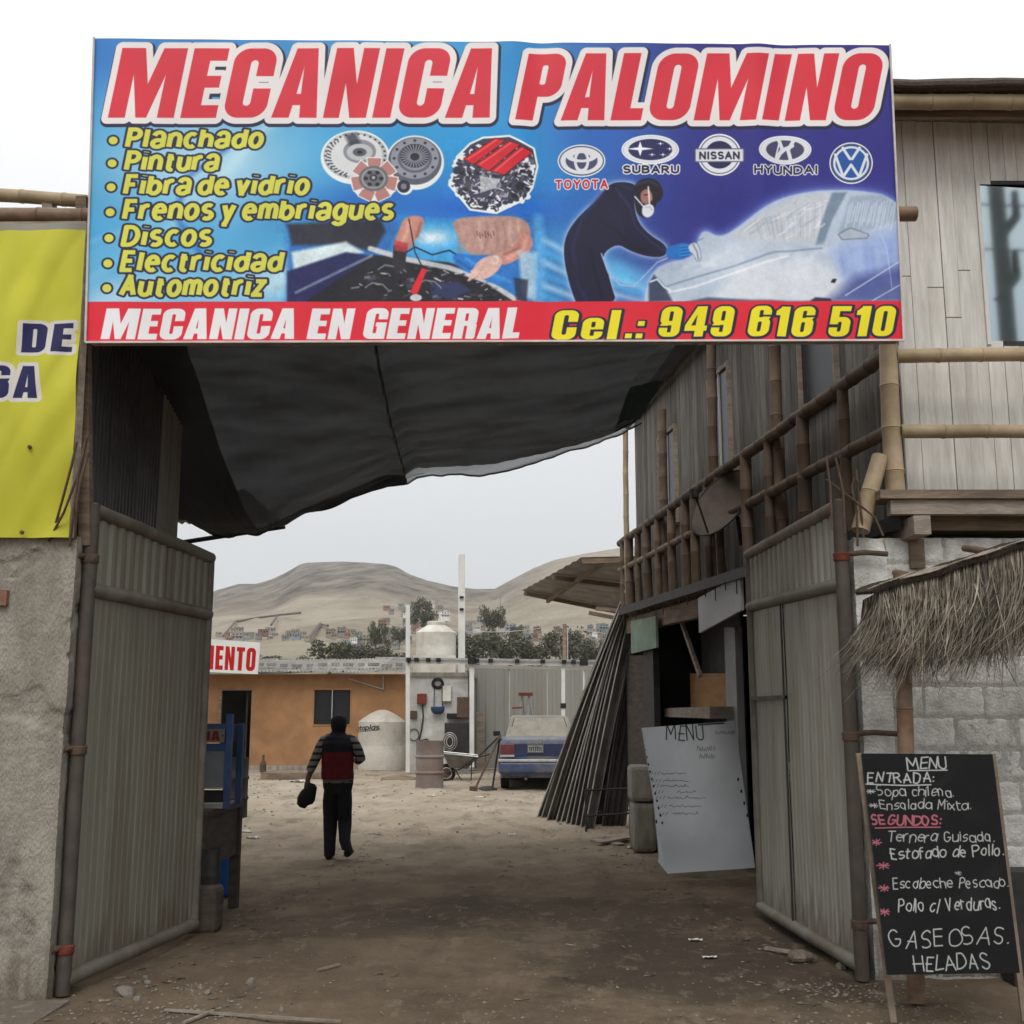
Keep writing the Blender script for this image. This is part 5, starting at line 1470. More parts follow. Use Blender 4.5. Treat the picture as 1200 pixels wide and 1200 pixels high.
# ground storey room behind the right gate: posts, back wall, ceiling is the floor above
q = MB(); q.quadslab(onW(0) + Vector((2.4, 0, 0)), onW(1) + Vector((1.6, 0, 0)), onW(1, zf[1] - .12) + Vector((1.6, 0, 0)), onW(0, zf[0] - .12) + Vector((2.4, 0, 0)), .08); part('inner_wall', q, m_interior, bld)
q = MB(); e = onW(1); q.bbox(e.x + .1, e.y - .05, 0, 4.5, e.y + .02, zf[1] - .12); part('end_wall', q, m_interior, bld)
def G_on(fn, px, z=1.0): s = s_at(fn, px, z); return s, fn(s)
def sheetpan(nm, pxa, pya0, pya1, pxb, pyb0, pyb1, off, th, mt, label=None, parent=bld, fn=onW):
    """vertical board on the side line between two pixel columns, given its upper and lower pixel rows at both"""
    sa, pa = G_on(fn, pxa); sb, pb = G_on(fn, pxb)
    d = (pb - pa).normalized(); nn = Vector((d.y, -d.x, 0));
    if nn.x > 0: nn = -nn
    o = nn * off
    z = lambda p, py: max(P(600, py, p.y).z, gz(p.y))
    q = MB(); q.quadslab(pb + o + Vector((0, 0, z(pb, pyb1))), pa + o + Vector((0, 0, z(pa, pya1))), pa + o + Vector((0, 0, z(pa, pya0))), pb + o + Vector((0, 0, z(pb, pyb0))), th)
    return part(nm, q, mt, parent, label)
sheetpan('sign_board', 825, 701, 742, 877, 674, 715, -.02, .03, m_offwhite, 'blank pale board under the balcony', fn=onR)

sheetpan('green_board', 743, 728, 766, 773, 722, 759, -.02, .03, m_greenboard, 'pale green board under the balcony', fn=onR)
sheetpan('grey_post', 826, 735, 1000, 838, 735, 1000, -.35, .08, m_offwhite)
sheetpan('dark_door', 742, 768, 1000, 771, 768, 1000, .02, .05, m_darkwood, 'dark wooden door')
sheetpan('dark_post', 771, 720, 1000, 783, 720, 1000, .08, .08, m_iron)
sheetpan('back_partition', 783, 716, 1000, 826, 700, 1000, -.5, .04, M('grey_partition', (.12, .12, .12), rough=.9), None)
sheetpan('plywood_panel', 785, 789, 838, 827, 789, 838, -.3, .02, m_plywood, 'orange brown plywood panel')
sheetpan('counter', 780, 830, 840, 834, 828, 842, -.3, .3, m_wood_grey)
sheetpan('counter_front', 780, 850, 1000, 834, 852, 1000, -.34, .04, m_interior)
_, pa = G_on(onW, 801); _, pb = G_on(onW, 826)
q = MB(); q.beam(pa + Vector((-.02, 0, P(600, 715, pa.y).z)), pb + Vector((-.02, 0, P(600, 792, pb.y).z)), .04, .05); part('diagonal_brace', q, m_wood_grey, bld)
for k, (px, c) in enumerate(((848, m_interior), (862, m_interior))):
    pass
q = MB(); _, p = G_on(onW, 858); q.bbox(p.x + .5, p.y - .7, 1.0, p.x + 1.0, p.y + 1.2, 1.06); part('shelf', q, m_wood, bld)
for k in range(6):
    q = MB(); q.lathe((p.x + .6, p.y - .5 + .25 * k, 1.06), [(.06, 0), (.075, .1), (.07, .12)], 10); q.smooth = True; part('pot', q, m_aluminium, bld)

# ---- bamboo balcony railing
rail = thing('bamboo_railing', 'bamboo balcony railing of the board house on the right', 'railing', R0)
def cane(a, b, r, mt=m_bamboo_dark, nm='post', seed=0, lab=None, bow=.006):
    q = MB(); bamboo(q, a, b, r, bow=bow, seed=seed); return part(nm, q, mt, rail, lab)
cane(Vector((R0.x, R0.y, zf[0] - .0)), Vector((R0.x, R0.y, zrl[0] + .08)), .067, m_bamboo, 'corner_post', 1)
zm0 = P(1100, 505, 7.68).z
cane((R0.x + .05, 7.70, zrl[0]), (7.4, 7.82, zrl[0] + .02), .05, m_bamboo, 'rail', 2)
cane((R0.x + .05, 7.70, zm0), (7.4, 7.80, zm0 - .03), .048, m_bamboo, 'rail', 3)
cane(onR(0.0, zrl[0] + .02), onR(1.0, zrl[1]), .055, m_bamboo_dark, 'rail', 4, bow=.0)
cane(onR(0.0, zrl[0] + .10) + Vector((.05, 0, 0)), onR(.35, lerp(zrl[0], zrl[1], .35) - .01) + Vector((.02, 0, 0)), .035, m_bamboo_dark, 'rail', 9, bow=.0)
zmid = lambda s: lerp(zm0 + .02, zf[1] + .5, s)
cane(onR(0.0, zmid(0)), onR(.42, zmid(.42)), .05, m_bamboo_dark, 'rail', 5, bow=.0)
cane(onR(.42, zmid(.40)), onR(1.0, zmid(1)), .042, m_bamboo_dark, 'rail', 6, bow=.0)
for k, px in enumerate((731, 738, 748, 759, 772, 788, 804, 815, 830, 844, 876, 903, 944, 992)):
    s = s_at(onR, px, 3.5); z0 = lerp(zf[0], zf[1], s); z1 = lerp(zrl[0], zrl[1], s)
    cane(onR(s, z0 - .02), onR(s, z1 + .03), rb.choice((.045, .052, .058)), m_bamboo_dark, 'post', 20 + k)
for k, (px, pyt, r) in enumerate(((735, 505, .04), (771, 480, .055), (829, 400, .055), (902, 330, .055))):
    s = s_at(onR, px, 4.2); z0 = lerp(zf[0], zf[1], s)
    o = Vector((.08, 0, 0)) if k else Vector((0, 0, 0))
    cane(onR(s, z0) + o, onR(s, min(z_at(onR, s, pyt), lerp(zRoof0, zRoof1, s))) + o, r, m_bamboo_dark if k else m_bamboo, 'tall_post', 40 + k)
# leaning cut cane on top of the block wall
q = MB(); bamboo(q, P(1008, 622, 7.62), P(1031, 535, 7.70), .062, bow=0, seed=77)
single('bamboo_stub', q, m_bamboo, 'short pale cut bamboo leaning beside the balcony corner post', 'bamboo')
# rebar sprouting from the wall
t = thing('rebar_sprouts', 'bent reinforcing bars sprouting from the top of the white block wall', 'reinforcing bars', P(1005, 640, 7.7))
for k, pts in enumerate([[(975, 620), (973, 570), (968, 534)], [(990, 625), (988, 575), (979, 536)], [(1035, 628), (1025, 606), (1000, 586), (968, 562)], [(1005, 640), (1004, 600), (998, 570), (1001, 560), (1007, 566)], [(1012, 630), (1008, 590), (1003, 550)]]):
    q = MB(); q.tube([P(x, y, 7.45 + .03 * k) for x, y in pts], .008, 6); q.smooth = True; part('rebar', q, m_rust, t)

# ---- satellite dish on the rail
s = s_at(onR, 850, 3.6); pc = P(852, 596, onR(s).y - .15)
t = thing('satellite_dish', 'dusty brown satellite dish tied to the balcony railing', 'satellite dish', pc)
q = MB(); Rd = .36
nx = Vector((-.65, -.45, .45)).normalized(); ux = Vector((0, 0, 1)).cross(nx).normalized(); uy = nx.cross(ux)
q.grid(lambda u, v: pc + (ux * math.cos(2 * math.pi * u) * 1.0 + uy * math.sin(2 * math.pi * u) * 1.08) * Rd * v + nx * (.10 * v * v), 36, 8)
q.grid(lambda u, v: pc + (ux * math.cos(2 * math.pi * u) * 1.0 + uy * math.sin(2 * math.pi * u) * 1.08) * Rd * v + nx * (.10 * v * v - .006), 36, 8)
q.smooth = True; part('reflector', q, M('dish_brown', (.11, .085, .065), (.07, .055, .045), rough=.6, scale=5, bump=.05), t)
q = MB(); q.tube([pc + (ux * math.cos(a * math.pi / 18) + uy * 1.08 * math.sin(a * math.pi / 18)) * Rd + nx * .10 for a in range(37)], .008, 6); part('rim', q, m_iron, t)
q = MB(); h = pc + nx * .42 - uy * .12; q.tube([pc - uy * Rd + nx * .1, h], .011, 6); part('feed_arm', q, m_iron, t)
q = MB(); q.lathe(h, [(.02, -.05), (.04, -.04), (.045, .04), (.025, .06)], 10); part('receiver', q, m_iron, t)
q = MB(); q.tube([pc - nx * .01, pc - nx * .16, pc - nx * .2 - Vector((0, 0, .25))], .022, 8); part('mount', q, m_iron, t)

# ---- block wall under the balcony
YBW = 7.72
zBW = P(1100, 629, YBW).z
wall = thing('block_wall', 'whitewashed concrete block wall under the balcony behind the menu board', 'wall', (3.4, YBW, 0))
xc0, xc1 = P(1001, 700, YBW).x, P(1040, 700, YBW).x
q = MB(); plaster_block(q, xc0, xc1, YBW - .03, YBW + .30, -.05, zBW, amp=.014, step=.03, seed=4); q.smooth = True; part('plaster_pier', q, m_white_block, wall)
q = MB(); q.bbox(xc1 - .02, YBW + .012, -.05, 7.4, YBW + .2, zBW - .01); part('mortar', q, m_mortar, wall)
bm = []
for v_ in range(4):
    q = MB(); nx_, nz_ = 10, 6; bw, bh = .395, .192
    def f(u, v, v_=v_):
        ex = min(u, 1 - u) * bw; ez = min(v, 1 - v) * bh
        e = min(1, min(ex, ez) / .012)
        return Vector(((u - .5) * bw + .006 * mnoise.noise(Vector((v * 3, v_, 1))), -.008 * e - .005 * mnoise.noise(Vector((u * 6, v * 3, v_ * 5))) - .004 * mnoise.noise(Vector((u * 17, v * 9, v_))), (v - .5) * bh + .005 * mnoise.noise(Vector((u * 4, v_, 8)))))
    q.grid(f, 22, 12); q.smooth = True
    bm.append(q.mesh('block', m_white_block))
row = 0; z = .0
hb = .205
while z < zBW - .02:
    x = xc1 + (.0 if row % 2 else -.2)
    while x < 7.2:
        x0 = max(x, xc1); x1 = x + .405
        if x1 - x0 > .08:
            h = min(hb, zBW - z)
            place('block', rb.choice(bm), ((x0 + x1) / 2, YBW + .02 - rb.uniform(0, .006), z + h / 2), (rb.uniform(-.01, .01), rb.uniform(-.006, .006), 0), wall, scale=((x1 - x0 - .01) / .395, 1, (h - .012) / .192))
        x = x1
    z += hb; row += 1
q = MB(); q.bbox(P(1185, 1100, 7.5).x, 7.5, 0, 4.4, 7.68, P(1190, 1020, 7.5).z)
single('dark_cabinet', q, m_iron, 'dark low cabinet at the right edge against the block wall', 'cabinet', bevel=.01)

# ---- thatch awning
aw = thing('thatch_awning', 'drooping dry palm thatch awning with a ragged grey fringe', 'awning', P(1100, 680, 7.0))
eA, eB = P(1030, 694, 7.0), P(1340, 600, 6.5)
def edge(u): 
    p = lerp(eA, eB, u); p.z += .02 * mnoise.noise(Vector((u * 6, 0, 0))); return p
q = MB()
for i in range(8):
    o = Vector((0, .05 * i, .004 * i + .004))
    q.tube([edge(j / 30) + o + Vector((-.04, 0, .008 * mnoise.noise(Vector((j * .8, i, 3))))) for j in range(31)], .020, 6)
q.smooth = True
part('cane_mat', q, M('cane_mat', (.10, .08, .065), (.04, .032, .026), rough=1, scale=14, stretch=(8, 1, 1), bump=1.0), aw)
q = MB()
for j in range(90):
    u = rb.random(); p = edge(u) + Vector((0, .02, .03)); q.tube([p + Vector((-.09, -.04, -.02)), p + Vector((.0, -.055, .01)), p + Vector((.10, .04, .05))], .004, 4)
part('binding', q, M('cane_binding', (.30, .26, .21), (.18, .15, .12), rough=1, scale=20), aw, kind='stuff')
q = MB()
ra = random.Random(9)
for j in range(11000):
    u = ra.random() ** .95; back = ra.random() * .34
    p = edge(u) + Vector((0, back, .004 - .06 * back))
    Lb = ra.uniform(.36, .66) * (1 if ra.random() < .85 else 1.2) * (.82 + .25 * mnoise.noise(Vector((u * 9, 0, 4))) + .25 * min(1, u * 2.2))
    if ra.random() < .12: Lb *= ra.uniform(.3, .7)
    lean = -.30 + ra.gauss(0, .24) + .25 * mnoise.noise(Vector((u * 7, 2, 2)))
    out_ = ra.gauss(-.06, .06)
    w = ra.uniform(.0018, .0050) * (1.8 if ra.random() < .12 else 1)
    pts = []
    for k in range(5):
        tt = k / 4
        pts.append(p + Vector((lean * Lb * (.25 * tt + .75 * tt * tt) * .75, out_ * tt + ra.uniform(-.003, .003), -Lb * (tt - .10 * tt * tt))))
    d = Vector((ra.uniform(.6, 1), ra.uniform(-.6, .6), 0)).normalized() * w
    vs = []
    for k, pt in enumerate(pts): f_ = 1 - .8 * k / 4; vs += [pt - d * f_, pt + d * f_]
    q.add(vs, [(2 * k, 2 * k + 1, 2 * k + 3, 2 * k + 2) for k in range(4)])
m_thatch = M('thatch', (.25, .22, .175), (.10, .085, .066), rough=.95, scale=9, bump=0, vary=0, island=.75)
part('thatch_fringe', q, m_thatch, aw, kind='stuff')
for k in range(3):
    q = MB(); p = edge(.25 + .3 * k); bamboo(q, p + Vector((0, .06, -.03)), p + Vector((-.05, .70, .10)), .025, seed=k); part('rafter', q, m_bamboo_dark, aw)
q = MB(); b_ = P(1072, 1140, 7.12); bamboo(q, Vector((b_.x, b_.y, 0)), P(1056, 672, 7.16), .052, bow=.004, seed=12, node=.42); part('pole', q, m_bamboo_red, aw)

# ---- chalk menu board
def chalkboard():
    w, h = 680, 960
    U, V = np.meshgrid((np.arange(w) + .5) / w, (np.arange(h) + .5) / h)
    xl = 1010 + 30 * V; xr = 1163 + 32 * V
    gx = xl + (xr - xl) * U; gy = 883 + 258 * V
    c = Canvas(w, h, gx, gy, (.035, .036, .042))
    rr = np.random.RandomState(3)
    n = rr.rand(24, 17)
    yi = np.linspace(0, 22.99, h); xi = np.linspace(0, 15.99, w)
    a = n[yi.astype(int)][:, xi.astype(int)]; b = n[yi.astype(int) + 1][:, xi.astype(int)]; d = n[yi.astype(int)][:, xi.astype(int) + 1]; e = n[yi.astype(int) + 1][:, xi.astype(int) + 1]
    fy = (yi % 1)[:, None]; fx = (xi % 1)[None]
    c.a += ((a * (1 - fy) + b * fy) * (1 - fx) + (d * (1 - fy) + e * fy) * fx)[..., None] * .02
    W_ = (.60, .61, .60); Pk = (.60, .33, .38)
    def s(txt, x0, y, x1, hh, wd=1.6, col=W_, **k): strokes(c, txt, x0, y, x1, hh, wd, [(0, col)], jit=.06, grain=.6, seed=int(y), **k)
    for k in range(26):
        q1, q2 = rr.rand(2); c.glow(1015 + 170 * q1, 890 + 245 * q2, 6 + 22 * rr.rand(), 3 + 8 * rr.rand(), (.16, .16, .165), .35 * rr.rand(), rr.rand() * 2 - 1)
    s('MENU', 1064, 902, 1110, 14, 2.2)
    c.line([(1064, 904.5), (1110, 903.5)], 1.6, W_)
    s('ENTRADA:', 1017, 919, 1095, 12, 2.2); c.line([(1015, 921.5), (1060, 923), (1091, 922)], 1.7, W_)
    s('*', 1016, 934, 1027, 10, 1.4); s('Sopa chilena.', 1029, 936, 1118, 12)
    s('*', 1020, 952, 1030, 10, 1.4); s('Ensalada Mixta.', 1032, 952, 1138, 11)
    s('SEGUNDOS:', 1023, 971, 1103, 11, 2.6, Pk); c.line([(1026, 975), (1060, 974), (1102, 974)], 1.6, Pk)
    s('*', 1022, 997, 1035, 13, 1.7, Pk); s('Ternera Guisada.', 1041, 991, 1166, 12, 1.7)
    s('*', 1027, 1024, 1040, 13, 1.7, Pk); s('Estofado de Pollo.', 1045, 1012, 1176, 12.5, 2.0, slope=-.04)
    s('*', 1030, 1051, 1043, 13, 1.7, Pk); s('Escabeche Pescado.', 1047, 1046, 1182, 12, 1.6, slope=-.01)
    s('*', 1120, 1032, 1128, 8, 1.0)
    s('*', 1032, 1078, 1045, 13, 1.7, Pk); s('Pollo c/ Verduras.', 1054, 1072, 1172, 14, 1.9, slope=-.02)
    s('GASEOSAS.', 1043, 1113, 1182, 19, 1.9, slope=-.04)
    s('HELADAS', 1072, 1138, 1160, 16, 2.0, slope=-.03)
    return print_mat('chalk_print', c.image('chalk_menu_print'), rough=.75, noise_amt=.12, spec=.2)
Yt, Yb_ = 6.80, 6.46
c4 = [P(1040, 1142, Yb_), P(1195, 1140, Yb_), P(1163, 884, Yt), P(1010, 883, Yt)]
t = thing('menu_chalkboard', 'black chalk menu board headed MENU leaning on the bamboo pole', 'chalkboard', c4[0])
q = MB(); nn = (c4[1] - c4[0]).cross(c4[3] - c4[0]).normalized()
if nn.y > 0: nn = -nn
q.grid(lambda u, v: lerp(lerp(c4[0], c4[1], u), lerp(c4[3], c4[2], u), v) + nn * (.002 + .003 * mnoise.noise(Vector((u * 3, v * 3, 0)))), 20, 26, uv=True); q.smooth = True
part('written_face', q, chalkboard(), t)
q = MB(); q.quadslab(*c4, .018); part('board', q, M('board_black', (.035, .034, .036), rough=.8), t)
m_leg = M('board_leg', (.25, .20, .15), (.15, .12, .09), rough=.85, scale=6, bump=.3)
for (ax, ay, bx, by) in ((1008, 870, 1047, 1198), (1166, 884, 1201, 1196)):
    q = MB(); tp = lerp(c4[3] if ax < 1100 else c4[2], c4[0] if ax < 1100 else c4[1], -.0) - nn * .03
    lo = gp(bx, by); q.beam(tp + Vector((-.01 if ax < 1100 else .01, 0, .01)), Vector((lo.x, lo.y, 0)), .035, .02, up=(0, -1, 0)); part('leg', q, m_leg, t)

# ---- big white board standing in front of the shop
def whiteboard():
    w, h = 520, 760
    U, V = np.meshgrid((np.arange(w) + .5) / w, (np.arange(h) + .5) / h)
    xl = 752 + 28 * V; xr = 861 + 24 * V
    gx = xl + (xr - xl) * U; gy = (853 - 8 * U) * (1 - V) + (1024 - 7 * U) * V
    c = Canvas(w, h, gx, gy, (.84, .86, .88))
    c.glow(840, 880, 30, 40, (.9, .91, .92), .5); c.glow(790, 1000, 40, 20, (.72, .73, .74), .5)
    k = (.26, .26, .28)
    strokes(c, 'MENU', 781, 868, 825, 18, 1.5, [(0, k)], jit=.05, grain=.4)
    c.line([(818, 849.5), (848, 847.5)], 2, k)
    r9 = random.Random(12)
    for (x0, y, n_, h_) in ((838, 861, 9, 5), (817, 881, 8, 7), (820, 890, 7, 7)):
        for j in range(n_):
            x = x0 + j * 2.7; c.line([(x, y), (x + r9.uniform(.3, 1.5), y - h_ * r9.uniform(.5, 1)), (x + 2, y - h_ * r9.uniform(0, .5))], .8, (.50, .51, .53), .7)
    rr = random.Random(2)
    for i, (x0, x1, y) in enumerate(((775, 800, 909), (777, 806, 918), (776, 806, 924), (793, 814, 931), (782, 824, 938), (784, 818, 948), (788, 816, 957))):
        x = x0
        while x < x1:
            l = rr.uniform(2, 5)
            c.line([(x, y - rr.uniform(0, 2)), (x + l * .5, y - rr.uniform(0, 3.5)), (x + l, y - rr.uniform(0, 1.5))], .8, (.34, .34, .37), rr.uniform(.5, .9)); x += l + .8
        for kx in range(3): c.line([(763 + i * 1.5 + kx * 4, y), (765 + i * 1.5 + kx * 4, y - 3)], .7, (.25, .25, .28), .6)
    for i in range(11): c.ell(756 + i * 2.0, 880 + i * 8.6, 1.0, 1.6, (.12, .12, .13))
    for i in range(5): c.ell(865 + i * 3.6, 915 + i * 14, 1.1, 2.2, (.15, .12, .1))
    return print_mat('whiteboard_print', c.image('whiteboard_print'), rough=.4, noise_amt=.07)
b0 = gp(776, 1026); b1 = gp(884, 1020); b0.y -= .35; b1.y -= .5
cb = [P(780, 1024, b0.y), P(885, 1017, b1.y), P(861, 845, b1.y + .22), P(752, 853, b0.y + .22)]
t = thing('whiteboard', 'large tilted white board with faded black MENU writing', 'whiteboard', cb[0])
nn2 = (cb[1] - cb[0]).cross(cb[3] - cb[0]).normalized()
if nn2.y > 0: nn2 = -nn2
ev4 = lambda u, v: lerp(lerp(cb[0], cb[1], u), lerp(cb[3], cb[2], u), v)
ol = [(0.02, 0), (1, 0), (1, .6), (1, 1), (0, 1), (0, .5), (-.04, .12), (-.06, .08)]
q = MB(); n = len(ol); ctr_ = [ev4(a, b) for a, b in ol]
q.add([p + nn2 * .002 for p in ctr_], [tuple(range(n))]); q.uv = [(a, b) for a, b in ol]
part('written_face', q, whiteboard(), t)
q = MB(); q.add(ctr_ + [p - nn2 * .015 for p in ctr_], [tuple(range(n)), tuple(range(2 * n - 1, n - 1, -1))] + [(i, i + n, (i + 1) % n + n, (i + 1) % n) for i in range(n)]); part('board', q, m_offwhite, t)
# prop behind
q = MB(); q.beam(ev4(.3, .6) - nn2 * .04, ev4(.3, 0) + Vector((.05, .3, 0)), .04, .03); part('prop', q, m_wood, t)
p = gp(872, 956); q = MB(); q.bbox(p.x - .15, p.y, p.z, p.x + .2, p.y + .35, p.z + .5); single('red_crate', q, M('dull_red', (.16, .03, .025), rough=.7), 'dull red box half hidden behind the white board', 'box', bevel=.02)
# ------------------------------------------------------------------ leaning roofing sheets
m_lip = M('sheet_edge', (.46, .45, .43), (.28, .27, .26), rough=.5, scale=4, metal=.2)
m_lean = M('leaning_sheet', (.20, .195, .185), (.10, .098, .092), rough=.5, scale=2.5, bump=.05, metal=.35, vary=.22, dirt=(.13, .115, .095), dirt_amt=.3)
m_lip = M('sheet_edge', (.42, .41, .39), (.25, .24, .23), rough=.5, scale=4, metal=.3)
LAB = ['outermost thin grey sheet of the leaning stack, lowest slope', 'thin grey strip directly inside the outermost leaning sheet', 'third thin strip from the left of the leaning stack', 'fourth thin strip from the left of the leaning stack',
       'fifth thin strip from the left, longest at its foot', 'sixth thin grey strip of the leaning stack', 'seventh thin strip, near the middle of the leaning stack', 'eighth thin strip, right of the leaning stack middle', 'ninth thin strip before the steep dark sheets',
       'tenth thin strip touching the dark sheets', 'eleventh strip, last pale one on the right', 'wide dark sheet at the back left of the leaning stack', 'wide dark sheet in the middle behind the pale strips', 'darkest steep sheet at the right end of the leaning stack']
rk_ = random.Random(17)
for k in range(14):
    thin = k < 11
    if thin:
        fx, fy = 628 + k * 5.6 + rk_.uniform(-1, 1), 956 + k * 1.7 + rk_.uniform(-1.5, 1.5); tx, ty = 730 + k * .9 + rk_.uniform(-2, 2), 689 + rk_.uniform(-3, 14) * (k > 0)
        Yt_ = 15.25 + .03 * k; w_ = rk_.uniform(.10, .16)
    else:
        fx, fy = (660, 684, 706)[k - 11], (962, 970, 972)[k - 11]; tx, ty = (738, 742, 746)[k - 11], (716, 706, 724)[k - 11]; Yt_ = 15.75; w_ = (.30, .34, .34)[k - 11]
    f0 = gp(fx, fy); tp = P(tx, ty, Yt_)
    if not thin: f0.y += .25
    t = thing('roofing_sheet', LAB[k], 'metal sheet', f0, 'sheets leaning against the balcony')
    d = (tp - f0) * (1 + (rk_.uniform(-.02, .03) if thin else 0))
    wv = Vector((w_, rk_.uniform(.05, .14), 0)); wv = wv - d.normalized() * wv.dot(d.normalized())
    nr = d.cross(wv).normalized()
    if nr.y > 0: nr = -nr
    q = MB(); bow = rk_.uniform(.02, .09)
    n_ = 2 if thin else 4; m1 = 9
    xs_ = [(0, .03), (.12, .03), (.14, 0), (.84, 0), (.86, .03), (1, .03)] if thin else [(i / 8, .035 * (i % 2)) for i in range(9)]
    for j in range(m1):
        for (x_, h_) in xs_: q.v.append(f0 + d * (j / (m1 - 1)) + wv * x_ + nr * (h_ - bow * math.sin(math.pi * j / (m1 - 1)) + .01))
    for j in range(m1 - 1):
        for i in range(len(xs_) - 1): a_ = j * len(xs_) + i; q.f.append((a_, a_ + 1, a_ + len(xs_) + 1, a_ + len(xs_))); q.mi.append(0)
    part('sheet', q, m_lean if thin else m_sheet_dark, t)
    for i in (0, 1):
        q = MB()
        for j in range(m1 - 1):
            e0_ = f0 + d * (j / (m1 - 1)) + wv * i + nr * (.035 - bow * math.sin(math.pi * j / (m1 - 1))); e1_ = f0 + d * ((j + 1) / (m1 - 1)) + wv * i + nr * (.035 - bow * math.sin(math.pi * (j + 1) / (m1 - 1)))
            q.beam(e0_, e1_, .014, .02, up=nr)
        part('folded_lip', q, m_lip if thin else m_lean, t)
# tubular stand in front of them
t = thing('metal_stand', 'empty tubular metal stand at the foot of the leaning sheets', 'stand', gp(690, 975))
a, b = gp(687, 976), gp(744, 972); bk = Vector((.05, .5, 0)); hh = P(687, 926, a.y).z - a.z
for p in (a, b, a + bk, b + bk):
    q = MB(); q.tube([p, p + Vector((0, 0, hh))], .018, 6); part('leg', q, m_iron, t)
for z in (hh, hh * .38):
    for (p, r) in ((a, b), (a + bk, b + bk), (a, a + bk), (b, b + bk)):
        q = MB(); q.tube([p + Vector((0, 0, z)), r + Vector((0, 0, z))], .016, 6); part('crossbar', q, m_iron, t)
# grey blocks by the door
for k, (px0, px1, py0, py1) in enumerate(((742, 769, 941, 982), (740, 767, 897, 940))):
    a = gp(px0, 982); y = 14.2; a.z = gz(y); q = MB(); x0, x1 = P(px0, 940, y).x, P(px1, 940, y).x
    z0, z1 = P(px0, py1, y).z, P(px0, py0, y).z
    if k == 0: z0 = a.z
    q.bbox(x0, y, z0, x1, y + .5, z1 - .004)
    single('concrete_bin', q, m_concrete, ('lower grey concrete block beside the whiteboard' if k == 0 else 'upper grey concrete block stacked beside the whiteboard'), 'block', 'grey blocks by the shop door', bevel=.05)
# back awning of corrugated sheet
t = thing('sheet_awning', 'tilted corrugated sheet awning jutting out beyond the balcony', 'awning', P(690, 680, 17))
A, B, C_, D = P(682, 653, 16.6), P(760, 651, 16.6), P(760, 722, 20.0), P(612, 692, 20.0)
for k in range(3):
    a, b = lerp(A, B, k / 3), lerp(A, B, (k + 1) / 3); d0, d1 = lerp(D, C_, k / 3), lerp(D, C_, (k + 1) / 3)
    q = MB(); n = 16; 
    q.grid(lambda u, v: lerp(lerp(a, b, u), lerp(d0, d1, u), v) + Vector((0, 0, .008 * math.sin(v * 60))), 2, 150)
    part('roof_sheet', q, m_sheet_old, t)
for k in (.0, .45, .97):
    q = MB(); q.beam(lerp(A, D, k) - Vector((0, 0, .06)), lerp(B, C_, k) - Vector((0, 0, .06)), .05, .07); part('rafter', q, m_wood, t)
q = MB(); q.beam(lerp(A, B, .3) - Vector((0, 0, .1)), lerp(D, C_, .2) - Vector((0, 0, .1)), .05, .06); part('rafter', q, m_wood, t)
for (x0, y0, x1, y1) in ((690, 718, 745, 729), (698, 713, 745, 718)):
    q = MB(); q.beam(P(x0, y0, 16.5), P(x1, y1, 16.5), .08, .05); part('loose_pole', q, m_wood, t)

# ------------------------------------------------------------------ yard at the back
Yh = G(360, 902).y                                  # ochre house front
def wallrect(q, px0, px1, py0, py1, Y, th=.15, y_to_ground=False):
    a, b = P(px0, py1, Y), P(px1, py0, Y)
    z0 = gz(Y) - .05 if y_to_ground else a.z
    q.bbox(a.x, Y, z0, b.x, Y + th, b.z); return q
hs = thing('ochre_house', 'low ochre house with a dark doorway and a tin roof', 'house', P(360, 900, Yh))
X = lambda px: P(px, 838, Yh).x
Z = lambda py: P(600, py, Yh).z
zg = gz(Yh) - .05
wl = MB()
for (x0, x1, z0, z1) in ((180, 258, zg, Z(790)), (258, 294, Z(809), Z(790)), (294, 368, zg, Z(790)), (368, 410, zg, Z(850)), (368, 410, Z(808), Z(790)), (410, 476, zg, Z(790))):
    wl.bbox(X(x0), Yh, z0, X(x1), Yh + .16, z1)
part('wall', wl, m_orange, hs)
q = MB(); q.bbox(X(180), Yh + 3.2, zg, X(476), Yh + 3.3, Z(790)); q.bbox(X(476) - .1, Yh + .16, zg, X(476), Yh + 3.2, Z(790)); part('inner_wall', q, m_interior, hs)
q = MB(); q.bbox(X(256), Yh - .02, zg, X(259), Yh + .06, Z(809)); q.bbox(X(256), Yh - .02, Z(809), X(296), Yh + .06, Z(807)); part('door_frame', q, m_wood, hs)
q = MB(); q.bbox(X(286), Yh + .2, zg, X(288), Yh + .9, Z(811)); part('door', q, m_iron, hs, 'dark door standing open')
wn = part('window', wallrect(MB(), 368, 410, 808, 850, Yh + .06, .02), m_glassdark, hs)
for r in ((366, 412, 806.5, 808.5), (366, 412, 849, 850.5), (367, 368.5, 808.5, 849), (410, 411.5, 808.5, 849), (388, 390, 808.5, 849)):
    q = wallrect(MB(), *r, Yh - .02, .06); part('frame', q, m_offwhite if r[0] == 388 else m_plywood, wn)
q = MB(); q.bbox(X(190), Yh - .03, Z(903), X(470), Yh - .001, Z(897)); part('plinth', q, m_concrete, hs)
for k in range(9):
    x0 = X(478) - k * .82
    q = MB(); corr(q, Vector((x0, Yh - .45, Z(789) + .02 * rb.random())), (-.86, 0, 0), (0, 4, .5), (0, 0, 1), pitch=.1, amp=.04, prof='sine', nv=3, wob=.03, seed=k); part('roof_sheet', q, m_sheet_old, hs)
for k in range(15):
    p = P(258 + k * 15, 783 - rb.uniform(0, 2), Yh + .3); q = MB(); q.box((p.x, p.y, p.z + .06), (rb.uniform(.1, .25), .2, .08), Matrix.Rotation(rb.random(), 3, 'Z')); part('roof_stone', q, m_rock, hs)
